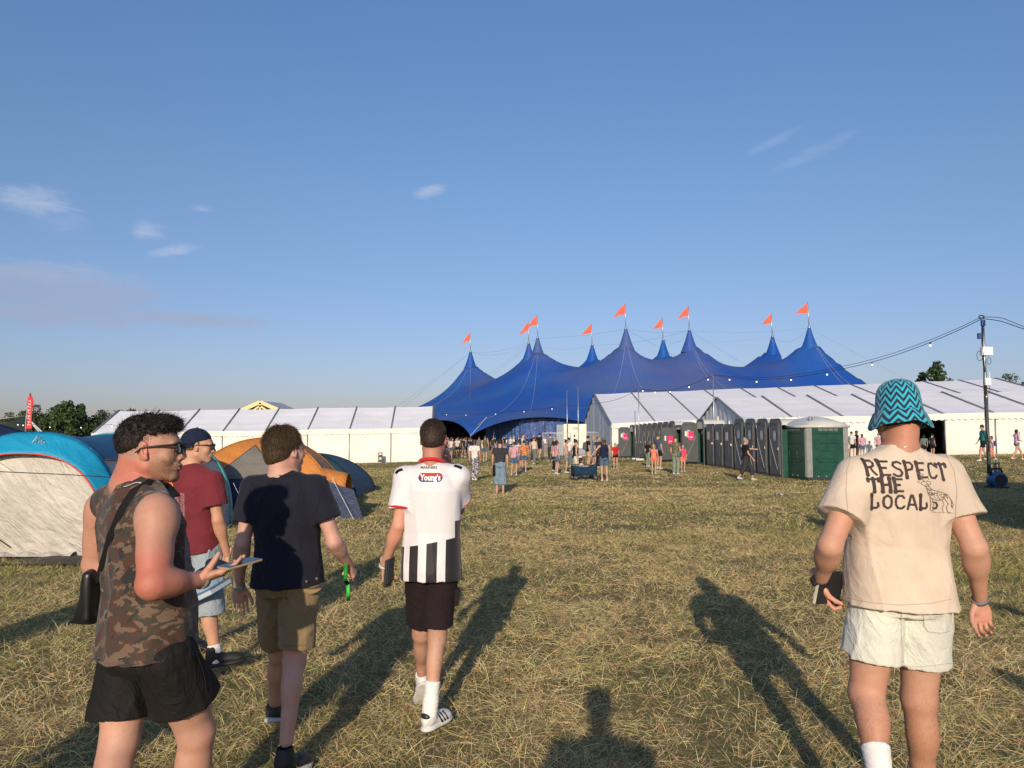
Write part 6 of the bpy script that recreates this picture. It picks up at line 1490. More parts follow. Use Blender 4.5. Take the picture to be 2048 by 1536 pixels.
# ---------------------------------------------------------------- man in navy tee and khaki shorts
def man_navy():
    d = 4.05
    J = dict(head=px(572, 900, d + .02), neck=px(570, 950, d), shL=px(509, 979, d), shR=px(631, 975, d), elL=px(485, 1088, d - .04), elR=px(668, 1084, d - .02),
             wrL=px(477, 1174, d + .08), wrR=px(697, 1128, d + .18), hipL=px(549, 1164, d + .02), hipR=px(602, 1164, d - .02), knL=px(558, 1306, d + .20), knR=px(589, 1322, d - .05),
             anL=px(549, 1412, d + .50), anR=px(573, 1480, d - .16))
    root = thing('person', 'person in dark navy tee and khaki shorts with cropped brown hair, glancing right', 'person', base_of(J), 'friends walking away in the foreground')
    A = headframe(38, 0); F = Fd(); head_prims(F, J['head'], A, 1.0, 1.0, J['neck'], .060); torso_prims(F, J, 1.0, .99, grow=-.008)
    arm_prims(F, J['shL'], J['elL'], J['wrL'], .97, .94); arm_prims(F, J['shR'], J['elR'], J['wrR'], .97, .94)
    leg_prims(F, J['hipL'], J['knL'], J['anL'], (0, 1, 0), .98, 1.04); leg_prims(F, J['hipR'], J['knR'], J['anR'], (0, 1, 0), .98, 1.04)
    F1 = Fd(); hand_prims(F1, J['wrL'], px(484, 1222, d + .12) - J['wrL'], (.25, -1, .2), (1, .15, 0), (.5, .6, .7, .7), .97, .04, (.6, .3), .3)
    F2 = Fd(); hand_prims(F2, J['wrR'], (.25, .45, -.75), (-.6, .3, -.6), (-.4, .85, .2), (1.15, 1.2, 1.25, 1.3), .97, .0, (.4, .5), .7)
    body_mesh(root, F, J, (.52, .32, .25), [(J['neck'] + [0, 0, .05], .10, SK['red']), (J['elR'], .25, (.54, .32, .25)), (J['wrR'], .10, (.52, .25, .19)), (J['head'] + A[1] * .09 - A[2] * .07, .06, (.30, .17, .12))], .006, .0035, hands=[F1.mesh(.003), F2.mesh(.003)])
    H = Fd(); c = J['head']; X, Y, Z = A
    H.el(c - Y * .026 + Z * .032, np.array([.0855, .104, .100]), A, .01, cuts=[(c - Z * .060 - Y * .09, unit(-Z - Y * .1))]); H.box(c + Y * .145 - Z * .03, (.2, .095, .17), A, .02, .015, 's')
    H.el(c - Y * .060 - Z * .028, np.array([.066, .062, .060]), A, .02)
    for q in (-1, 1): H.el(c + X * q * .088 + Y * .02 - Z * .035, (.03, .05, .05), A, .01, 's')
    V, Q = H.mesh(.0045, post=[band(lambda x, y, z: .004 * (vnoise(x * 60, y * 60, z * 60) - .5))]); crown = c - Y * .04 + Z * .10
    tex_hair(root, V, Q, (.060, .036, .018), 22000, lambda p: .010 + .022 * np.clip(((p - c) @ Z + .02) / .1, 0, 1), .0013, lambda p, N: -Z * .8 + (p - crown) * 5, .42, .38, .12)
    sunglasses(root, c, A, 1.0, wire=True)
    Mn = cloth('navy cotton jersey', (.014, .015, .024), .40, 7, .1, .92, sheen=.35)
    gn, (Vn, Qn), _ = tee(root, J, Mn, .60, ease=.022, hem=-.02, sleeve=(.070, .080), wid=1.0, h=.0055, seed=21, neckr=.066)
    Tn = bvh(Vn, Qn); Msn = pm('navy seam', (.006, .006, .010), .95); seam('sleeve_seam', gn, Tn, [(505, 965), (498, 990), (505, 1025)], Msn, .0016); seam('sleeve_seam', gn, Tn, [(634, 965), (640, 990), (632, 1025)], Msn, .0016); seam('hem_stitch', gn, Tn, [(512, 1140), (570, 1144), (634, 1138)], Msn, .0016); seam('collar_rib', gn, Tn, [(545, 948), (572, 953), (600, 947)], Msn, .003)
    Mk = cloth('khaki cotton twill', (.235, .165, .085), .40, 8, .12, .85)
    sh, shg, _ = shorts(root, J, Mk, (.82, .82), r=(.104, .092), wid=1.02, top=.10, seed=22, kk=.008, fold_amp=1.2)
    T2 = bvh(*shg); Ms2 = pm('khaki seam', (.13, .09, .045), .9); seam('back_seam', sh, T2, [(576, 1165), (572, 1200), (577, 1215)], Ms2, .0016); seam('pocket_edge', sh, T2, [(600, 1174), (620, 1178), (640, 1172)], Ms2, .0022); seam('pocket_edge', sh, T2, [(515, 1176), (535, 1179), (553, 1176)], Ms2, .0022); seam('hem_stitch', sh, T2, [(567, 1290), (590, 1292), (612, 1290)], Ms2, .0014)
    for x, y in ((613, 1163), (633, 1157)): MB().tube([px(x, y, d - .14), px(x, y, d - .128)], .006, 10).build('button', pm('horn button', (.06, .045, .03), .4), sh)
    V_ = MB().grid(lambda u, v: Vector(px(598 + 46 * u, 1176 + 3 * math.sin(3 * u) + 9 * v * math.sin(math.pi * u), d - .125)), 10, 2).build('pocket_welt', Mk, sh, True)
    gx = float(J['anR'][0]); Mt = pm('black mesh trainer', (.014, .014, .016), .6)
    shoe(root, [gx, J['anR'][1], .125], [gx + .08, J['anR'][1] + .2, 0], (0.0, .12, 1), (Mt, pm('grey white foam', (.50, .50, .50), .6, .1, 30)), s=1.03, big=1.05)
    shoe(root, J['anL'], J['anL'] + [.0, .15, -.12], (0, .35, .9), (Mt, pm('grey white foam', (.50, .50, .50), .6, .1, 30)))
    band_ring('wristband', root, J['wrL'], J['elL'], .028, .008, M_grayband, .012, (.5, -1, 0), M_silver)
    # green strap hanging from the right hand
    s0 = px(692, 1112, d + .14); rt = thing('neon_strap', 'neon green strap hanging from the right hand of the navy-tee walker', 'strap', s0)
    mb = MB(); pts = [px(691, 1111, d + .15), px(692, 1130, d + .12), px(691, 1160, d + .10), px(696, 1168, d + .10), px(697, 1200, d + .10)]
    for a_, b_ in zip(pts[:-1], pts[1:]): mb.box((a_ + b_) / 2, (.0095, .004, float(np.linalg.norm(b_ - a_)) / 2 + .004), ortho((1, 0, 0), b_ - a_)[0], ortho((1, 0, 0), b_ - a_)[1], unit(b_ - a_)); mb.build('webbing', pm('neon green webbing', (.04, .48, .06), .5), rt, True)
man_navy()
# ---------------------------------------------------------------- man in maroon tee and backward navy cap
def man_maroon():
    d = 5.6
    J = dict(head=px(398, 892, d), neck=px(383, 933, d), shL=px(340, 958, d + .12), shR=px(425, 961, d - .08), elL=px(345, 1040, d + .2), elR=px(436, 1040, d - .10),
             wrL=px(385, 1150, d + .15), wrR=px(455, 1112, d + .0), hipL=px(372, 1092, d + .06), hipR=px(412, 1092, d - .03), knL=px(385, 1200, d + .24), knR=px(418, 1212, d + .0),
             anL=px(372, 1285, d + .45), anR=px(430, 1305, d - .02))
    root = thing('person', 'person in maroon tee with pale leaf print and navy cap, looking right', 'person', base_of(J), 'friends walking away in the foreground')
    A = headframe(78, -3); F = Fd(); head_prims(F, J['head'], A, 1.0, .98, J['neck'], .056); torso_prims(F, J, .98, 1.0, grow=-.008)
    arm_prims(F, J['shR'], J['elR'], J['wrR'], .96, 1.0); arm_prims(F, J['shL'], J['elL'], J['wrL'], .96, 1.0)
    leg_prims(F, J['hipL'], J['knL'], J['anL'], (.6, 1, 0), .98, 1.08); leg_prims(F, J['hipR'], J['knR'], J['anR'], (.9, .5, 0), .98, 1.08)
    F1 = Fd(); hand_prims(F1, J['wrR'], (-.25, -.1, -.9), (-.6, -.7, .1), (-.7, .6, .1), (1.0, 1.1, 1.1, 1.1), .96, .0); F2 = Fd(); hand_prims(F2, J['wrL'], (.7, -.2, -.5), (0, -.4, 1), (0, 1, .3), (.6, .6, .6, .6), .96, .0)
    body_mesh(root, F, J, (.50, .285, .185), [(J['elR'], .25, (.50, .27, .17)), (J['head'] + A[1] * .06, .10, (.56, .33, .23))], .0065, .004, hands=[F1.mesh(.0035), F2.mesh(.0035)])
    c = J['head']; X, Y, Z = A; H = Fd()
    H.el(c - Y * .02 + Z * .016, (.079, .100, .092), A, .01, cuts=[(c - Z * .035, -Z)]); H.box(c + Y * .15 - Z * .05, (.2, .08, .11), A, .01, .01, 's')
    for q in (-1, 1): H.el(c + X * q * .085 + Y * .02 - Z * .05, (.04, .06, .055), A, .01, 's')
    V, Q = H.mesh(.005)
    tex_hair(root, V, Q, (.13, .080, .040), 7000, lambda p: .012 + .03 * np.clip(((p - c) @ Y - .03) / .06, 0, 1), .0015, lambda p, N: Y * .9 - Z * .35, .3, .35, .1)
    K = Fd(); K.el(c - Y * .022 + Z * .036, (.086, .106, .094), A, .01, cuts=[(c + Z * .032, unit(-Z + Y * .22))])
    K.el(c - Y * .045 + Z * .015, (.083, .085, .075), A, .02, cuts=[(c + Z * .0, unit(-Z + Y * .30))]); V, Q = K.mesh(.005, post=[band(lambda x, y, z: .0012 * (vnoise(x * 30, y * 30, z * 30) - .5))])
    Mc = cloth('navy cap cotton', (.014, .020, .045), .3, 9); cp = raw('cap', V, Q, Mc, root)
    MB().grid(lambda u, v: c - Y * (.105 + .062 * v) + X * (.07 * (2 * u - 1) * (1 - .25 * v * v)) + Z * (-.018 - .055 * v - .018 * abs(2 * u - 1) ** 2), 14, 6).build('peak', Mc, cp, True, thick=.004)
    MB().lathe([(.001, .006), (.007, .004), (.009, 0)], c - Y * .022 + Z * .130, 10).build('cap_button', Mc, cp, True)
    sunglasses(root, c, A, 1.0, (.30, .34, .02))
    Mm = cloth('maroon cotton jersey', (.145, .020, .028), .35, 7, .1)
    g, (V, Q), fr = tee(root, J, Mm, .62, ease=.024, hem=-.06, sleeve=(.070, .082), wid=1.04, seed=31, neckr=.060)
    T = bvh(V, Q); k = (d - .1) / FPX; cc = Vector(px(360, 1010, d - .1)); dr = (0, 1, 0)
    def leaves(U_, W_):
        x = U_ / k; z = W_ / k; m = np.zeros(x.shape, bool)
        for x0, z0, z1 in ((-6, -20, 22), (7, -27, 24), (-17, -15, 18)):
            w = 4.6 + 1.3 * np.sin(z * 1.6) ; m |= (np.abs(x - x0) < w) & (z > z0) & (z < z1) & (vnoise(x * .9, z * .9, x * 0) > .40) & (np.abs(x - x0) > .35)
        return m
    ink('leaf_print', g, T, leaves, cc, (1, 0, 0), (0, 0, 1), .22, .24, .0022, dr, pm('faded grey print', (.30, .16, .17), .9))
    c2 = Vector(px(341, 971, d - .02))
    def crest(U_, W_):
        x = U_ / k; z = W_ / k; return (np.abs(x) < 13 - np.maximum(-(z + 1), 0) * 1.05) & (z < 8) & (z > -12) & ((np.abs(x) + z) < 15)
    ink('orange_crest', g, T, crest, c2, (1, 0, 0), (0, 0, 1), .14, .11, .002, dr, pm('orange crest print', (.62, .12, .03), .8))
    ink('crest_marks', g, T, lambda a, b_: crest(a, b_) & (np.sin(a / k * 1.1 + .7 * np.sin(b_ / k * .5)) > .25) & (np.abs(b_ / k + 1) < 7), c2, (1, 0, 0), (0, 0, 1), .14, .11, .0015, dr, pm('yellow crest print', (.80, .42, .06), .8), .0022)
    Md = cloth('pale blue denim', (.30, .36, .40), .45, 9, .3)
    sh, _, _ = shorts(root, J, Md, (.98, 1.08), r=(.105, .112), wid=1.04, top=.10, seed=33, fold_amp=1.4)
    sock(root, J, 'R', .05, (.9, .5, 0), .98, 1.08); Mt = pm('black suede trainer', (.018, .017, .016), .7); g0 = J['anR']
    shoe(root, J['anR'] + [.0, 0, 0], J['anR'] + [.16, .05, -.03], (-.12, 0, 1), (Mt, pm('black sole', (.012, .012, .012), .7)), s=1.06, big=1.12); shoe(root, J['anL'], J['anL'] + [.1, .12, -.05], (0, 0, 1), (Mt, pm('black sole', (.012, .012, .012), .7)))
    # hooded top bundled in the hand, and the blue books
    p = px(432, 1130, d - .10); rt = thing('folded_cap', 'dark navy cap or cloth bundled in the right hand of the maroon-tee walker', 'cap', p)
    K = Fd(); K.el(p, (.085, .05, .045), (unit((1, 0, -.25)), (0, 1, 0), unit((.25, 0, 1))), .01); K.el(p + [-.07, -.01, -.03], (.075, .055, .02), (unit((1, 0, .35)), (0, 1, 0), unit((-.35, 0, 1))), .02); V, Q = K.mesh(.006, post=[band(lambda x, y, z: .010 * (vnoise(x * 22, y * 22, z * 22) - .5))]); raw('cap_cloth', V, Q, Mc, rt)
    p = px(412, 1186, d - .12); bk = thing('book', 'thick blue book with grey page edges held by the maroon-tee walker', 'book', p); ax = unit((.86, -.2, .42)); ay = unit((-.35, -.85, -.25)); az = np.cross(ax, ay); az = az if az[2] > 0 else -az
    for q in (-1, 1): MB().box(p + az * .019 * q, (.135, .10, .003), ax, ay, az).build('cover', pm('blue book cover', (.02, .16, .36), .4), bk, bevel=.001)
    MB().box(p, (.128, .095, .016), ax, ay, az).build('pages', pm('grey page block', (.42, .42, .42), .8), bk)
man_maroon()
# ---------------------------------------------------------------- man in the camouflage vest
def man_camo():
    d = 2.9
    J = dict(head=px(303, 898, d - .02), neck=px(276, 968, d - .02), shL=px(206, 1012, d + .12), shR=px(316, 1030, d - .17), elL=px(190, 1130, d + .16), elR=px(305, 1168, d - .28),
             wrL=px(352, 1158, d + .22), wrR=px(402, 1160, d - .10), hipL=px(254, 1296, d + .10), hipR=px(332, 1300, d - .08), knL=px(240, 1478, d + .04), knR=px(392, 1462, d + .05),
             anL=px(214, 1680, d - .12), anR=px(392, 1700, d + .15))
    root = thing('person', 'person in camouflage vest, sunglasses and black shorts, thumbing a phone at the left', 'person', base_of(J), 'friends walking away in the foreground')
    A = headframe(80, 2); F = Fd(); hs = 1.04; head_prims(F, J['head'], A, hs, 1.06, J['neck'], .066); torso_prims(F, J, 1.0, 1.04, .03, grow=-.006)
    nk, hd = J['neck'], J['head']; To, TA, TL = torso_frame(J)
    F.rc(nk + TA[0] * .01 + TA[2] * .02, J['shR'], .040, .048, .03, tag='torso')
    arm_prims(F, J['shL'], J['elL'], J['wrL'], 1.0, 1.12); arm_prims(F, J['shR'], J['elR'], J['wrR'], 1.02, 1.24)
    F.el(J['shR'] + [.0, -.01, .0], (.062, .062, .074), None, .03, tag='arm')
    leg_prims(F, J['hipL'], J['knL'], J['anL'], (.9, .5, 0), 1.02, 1.30); leg_prims(F, J['hipR'], J['knR'], J['anR'], (.9, .5, 0), 1.02, 1.30)
    F1 = Fd(); hand_prims(F1, J['wrR'], px(448, 1142, d - .08) - J['wrR'], (-.1, .2, 1), (-.05, -1, .25), (.22, .26, .32, .38), 1.0, .0, (.35, .55), .15)
    F2 = Fd(); hand_prims(F2, J['wrL'], px(420, 1150, d + .05) - J['wrL'], (.1, -.7, .5), (.1, .2, 1), (.7, .7, .7, .7), 1.0, .02, (.5, .4), .4)
    fair, red = (.43, .245, .175), (.43, .15, .105)
    mid = (J['shR'] * .45 + J['elR'] * .55)
    spots = [(J['neck'] + [.0, -.06, .05], (.13, .13, .11), red), (J['head'] - A[2] * .10 - A[1] * .03, (.10, .10, .07), red), (J['elR'] + [0, -.02, .02], (.16, .16, .17), red), ((J['elR'] + J['wrR']) / 2, .14, (.50, .20, .135)), (J['head'] + A[0] * .08 - A[1] * .005, .05, (.52, .20, .15)), (J['wrR'], .16, (.50, .26, .19)), (J['wrL'], .14, (.34, .19, .14)),
             (J['knL'] + [0, 0, .1], .16, (.56, .34, .26)), (J['knR'], .2, (.50, .28, .20)), (J['head'] + A[1] * .035 - A[2] * .07 + A[0] * .05, (.05, .045, .045), (.30, .16, .095)), (J['head'] + A[1] * .07 - A[2] * .095, (.045, .05, .035), (.26, .14, .085)), (J['head'] + A[0] * .07 - A[1] * .05 + A[2] * .0, (.06, .06, .045), (.36, .22, .17))]
    body_mesh(root, F, J, fair, spots, .0055, .003, hands=[F1.mesh(.0026), F2.mesh(.003)])
    c = J['head']; X, Y, Z = A; H = Fd(); s = hs
    H.el(c - Y * .022 + Z * .040, np.array([.079, .100, .086]) * s, A, .01, cuts=[(c + Z * .012 * s, unit(-Z + Y * .10))]); H.el(c + Y * .050 + Z * .090, np.array([.060, .052, .030]) * s, A, .025); H.el(c - Y * .044 + Z * .022, np.array([.0715, .0765, .068]) * s, A, .01, cuts=[(c - Z * .050, -Z)])
    H.box(c + Y * .155 * s + Z * .0, (.2, .07, .072), A, .02, .01, 's')
    for q in (-1, 1): H.el(c + X * q * .088 + Y * .035 + Z * .005, np.array([.03, .055, .045]) * s, A, .015, 's')
    V, Q = H.mesh(.0035, post=[band(lambda x, y, z: .020 * (vnoise(x * 85, y * 85, z * 85) - .45) * np.clip(((x - c[0]) * Z[0] + (y - c[1]) * Z[1] + (z - c[2]) * Z[2] - .02) / .05, 0, 1))])
    tex_hair(root, V, Q, (.014, .010, .008), 26000, lambda p: .005 + .008 * np.clip(((p - c) @ Z - .02) / .06, 0, 1), .0016, lambda p, N: Y * .5 - Z * .3, .15, .55, .8)
    # faded back and stubbly beard: very short hairs straight on the skin
    B = Fd(); head_prims(B, c, A, hs, 1.06, None, ears=False); V, Q = B.mesh(.0045)
    rel = lambda p: ((p - c) @ X, (p - c) @ Y, (p - c) @ Z)
    def beard(p, N):
        x, y, z = rel(p); return ((z < -.030 - .25 * np.maximum(0, .03 - y) * 0) & (y > -.002) & (z > -.125)).astype(float) * np.clip((-.022 - z - np.maximum(0, y - .05) * .25) * 40, 0, 1) * (~((np.abs(x) < .03) & (z > -.058) & (y > .08)))
    vs, fs = hair_strands(V, Q, None, 11000, lambda p: .0050 + 0 * p[:, 0], .0009, lambda p, N: -Z + Y * .2, .40, .4, sel=beard); raw('beard', vs, fs, hm((.16, .075, .035)), root)
    def fade(p, N):
        x, y, z = rel(p); return ((y < .012) & (z < .045) & (z > -.085)).astype(float) * np.clip((z + .085) * 9, 0, 1)
    vs, fs = hair_strands(V, Q, None, 24000, lambda p: .0036 + 0 * p[:, 0], .0010, lambda p, N: -Z, .35, .3, sel=fade); raw('hair', vs, fs, hm((.035, .022, .016)), root)
    sunglasses(root, c, A, hs * 1.02)
    # vest
    b = NB('camouflage cloth'); v = b.co(scale=(1, 1, 1.9)); n1 = b.noise(11.5, 3, .5, .8, v); n2 = b.noise(14, 3, .5, .9, b.co(scale=(1, 1, 2.0), rot=(.4, .3, 1))); n3 = b.noise(15, 3, .5, .8, b.co(scale=(1, 1, 2.1), rot=(1, .1, 2)))
    c_ = b.mix(b.step(n1, .485, .495), (.135, .085, .055), (.062, .028, .018)); c_ = b.mix(b.step(n2, .53, .54), c_, (.038, .032, .021)); c_ = b.mix(b.step(n3, .595, .605), c_, (.020, .019, .020))
    w = b.noise(6, 4, .55, .8, b.co(scale=(1.6, 1.6, .8), rot=(.2, .6, .3))); b.done(c_, .72, b.bump(w, .35, .02), Sheen_Weight=.2, Specular_IOR_Level=.3)
    g, (V, Q), (o, A_, L) = tee(root, J, b.m, ease=.024, hem=.015, wid=1.08, belly=.035, h=.005, fold_amp=1.4, seed=41, sleeveless=True, neckr=.074, kflare=.014, straps=.095)
    # dark edging round the armhole
    T = bvh(V, Q); e = nv(J['shR']); u = unit(nv(J['elR']) - e); ring = []
    # strap of the bag across the back
    sp = [(352, 992, -.12), (335, 972, -.02), (300, 966, -.10), (268, 985, -.16), (245, 1020, -.16), (222, 1075, -.10), (207, 1130, -.02), (196, 1170, .02)]
    pts = []
    for x, y, dz in sp:
        dirv = Vector(px(x, y, d) - np.array([0, 0, CAMH])).normalized(); hit = T.ray_cast(Vector((0, 0, CAMH)), dirv, 6); pts.append((hit[0] - dirv * .006) if hit[0] is not None else Vector(px(x, y, d + dz)))
    bag = thing('shoulder_bag', 'black shoulder bag slung at the hip of the camouflage-vest walker', 'bag', px(168, 1200, d + .15))
    MB().tube(pts, .017, 6, flat=.25).build('strap', cloth('black webbing', (.012, .012, .013), .2), bag, True)
    K = Fd(); q = lambda x, y, z=0: px(x, y, d + .14 + z); ax = unit(q(190, 1180) - q(160, 1180))
    K.rc(q(196, 1115), q(184, 1170), .018, .030, .02); K.rc(q(184, 1170), q(172, 1225), .032, .040, .02); K.rc(q(143, 1243), q(185, 1236), .010, .026, .03); K.box(q(186, 1190), (.022, .06, .10), (ax, (0, 1, 0), (0, 0, 1)), .02, .03)
    V, Q = K.mesh(.006, post=[band(lambda x, y, z: .012 * (vnoise(x * 14, y * 14, z * 9) - .5))]); raw('pouch', V, Q, pm('soft black leather', (.010, .010, .011), .38, .2, 20, bump=.4, bscale=40), bag)
    mb = MB().tube([px(262 + 26 * t, 969 - 4 * math.sin(3 * t) + 0 * t, d - .125 + .0 * t) for t in np.linspace(-.6, 1.0, 22)], .0022, 5).build('neck_chain', M_silver, root, True)
    Ms = cloth('black sports shorts', (.013, .012, .012), .45, 7, .08, .7)
    shc, shg, _ = shorts(root, J, Ms, (.74, .62), r=(.104, .132), wid=1.0, top=.06, seed=44, kk=.008, fold_amp=1.3, cut_tilt=.0)
    Tc = bvh(*shg); Msc = pm('black seam', (.004, .004, .004), .95); seam('side_seam', shc, Tc, [(262, 1320), (280, 1370), (302, 1425)], Msc, .0022); seam('side_seam', shc, Tc, [(392, 1300), (408, 1350), (414, 1385)], Msc, .0022)
    for q in 'LR': sock(root, J, q, .10, (.9, .5, 0), 1.02, 1.30)
    shoe(root, [J['anL'][0], J['anL'][1], .11], [J['anL'][0] + .2, J['anL'][1] + .1, 0], (0, 0, 1), (M_wht, M_white_sole)); shoe(root, [J['anR'][0], J['anR'][1], .11], [J['anR'][0] + .2, J['anR'][1] + .1, 0], (0, 0, 1), (M_wht, M_white_sole))
    band_ring('wristband', root, J['wrR'], J['elR'], .032, .009, M_grayband, -.004)
    p = px(480, 1127, d - .06); ph = thing('phone', 'pale gold phone held flat in the hands of the camouflage-vest walker', 'phone', p); ax = unit((.55, .82, .10)); ay = unit(np.cross((0, 0, 1), ax)); az = np.cross(ax, ay)
    MB().box(p, (.072, .035, .0042), ax, ay, az).build('case', pm('pale gold metal', (.62, .52, .30), .3, .05, metal=.6), ph, bevel=.002); MB().box(p + az * .0048, (.068, .032, .0006), ax, ay, az).build('screen', pm('dark screen', (.01, .01, .012), .1), ph)
man_camo()
# ------------------------------------------------------------------ people further off
def std_joints(x, y, H, yaw, walk=0.0, arms='down', lean=0.0, wide=1.0, head_yaw=None, sit=False, hip=0.0, stance=.10, g0=None):
    """standing or walking figure of height H, facing yaw (0 away, 90 right, 180 to the camera)"""
    g = gz(x, y) if g0 is None else g0; s = H / 1.75; w = R(yaw); f = np.array([math.sin(w), math.cos(w), 0]); r = np.array([math.cos(w), -math.sin(w), 0]); u = np.array([0, 0, 1.]); o = np.array([x, y, g])
    q = lambda a, b, c: o + (r * a + f * b + u * c) * s
    J = dict(hipL=q(-.088 * wide, 0, .93), hipR=q(.088 * wide, 0, .93), neck=q(0, .0 + lean, 1.47), shL=q(-.185 * wide, lean, 1.415), shR=q(.185 * wide, lean, 1.415), head=q(0, .035 + lean * 1.25, 1.635))
    st = stance
    a = walk * .30
    J.update(anL=q(-st, a, .085 + (.06 if a < -.1 else 0)), anR=q(st, -a, .085 + (.06 if a > .1 else 0)), knL=q(-st * 1.0, a * .55 + .05 + abs(a) * .08, .50), knR=q(st, -a * .55 + .05 + abs(a) * .08, .50))
    dn = {'L': -1, 'R': 1}
    for k, sg in dn.items():
        mode = arms if isinstance(arms, str) else arms[0 if k == 'L' else 1]; sw = -walk * .18 * (-sg)
        e, h = {'down': ((.235, -.02 + sw * .4, 1.14), (.235, .05 + sw, .90)), 'bent': ((.24, -.03, 1.15), (.12, .20, 1.10)), 'up': ((.22, .14, 1.22), (.06, .20, 1.50)), 'hip': ((.33, -.08, 1.18), (.17, .02, 1.03)),
                'out': ((.23, .22, 1.32), (.22, .46, 1.30)), 'chest': ((.23, .06, 1.16), (.0, .22, 1.22)), 'reach': ((.30, .16, 1.20), (.24, .36, 1.02)), 'side': ((.36, .0, 1.22), (.50, .05, 1.05))}[mode]
        J['el' + k] = q(sg * e[0], e[1] + lean * .7, e[2]); J['wr' + k] = q(sg * h[0], h[1] + lean * .5, h[2])
    return J, f, r, s
def plainmat(name, col, rough=.9):
    key = (name, col)
    if key in _mc: return _mc[key]
    b = NB(name); n = b.noise(14, 3, .6, .4, b.co(scale=(1.4, 1.4, .8)))
    _mc[key] = b.done(b.mix(b.step(n, .3, .7), tuple(q * .78 for q in col), tuple(min(1, q * 1.15) for q in col)), rough, b.bump(n, .5, .02), Specular_IOR_Level=.25); return _mc[key]
def patmat(name, a, b_, scale=22, th=.5, third=None):
    key = (name, a)
    if key in _mc: return _mc[key]
    b = NB(name); c = b.mix(b.step(b.noise(scale, 2, .5, .8), th - .01, th + .01), a, b_)
    if third: c = b.mix(b.step(b.noise(scale * 1.2, 2, .5, .8, b.co(rot=(1, 2, 0))), .58, .60), c, third)
    _mc[key] = b.done(c, .9); return _mc[key]
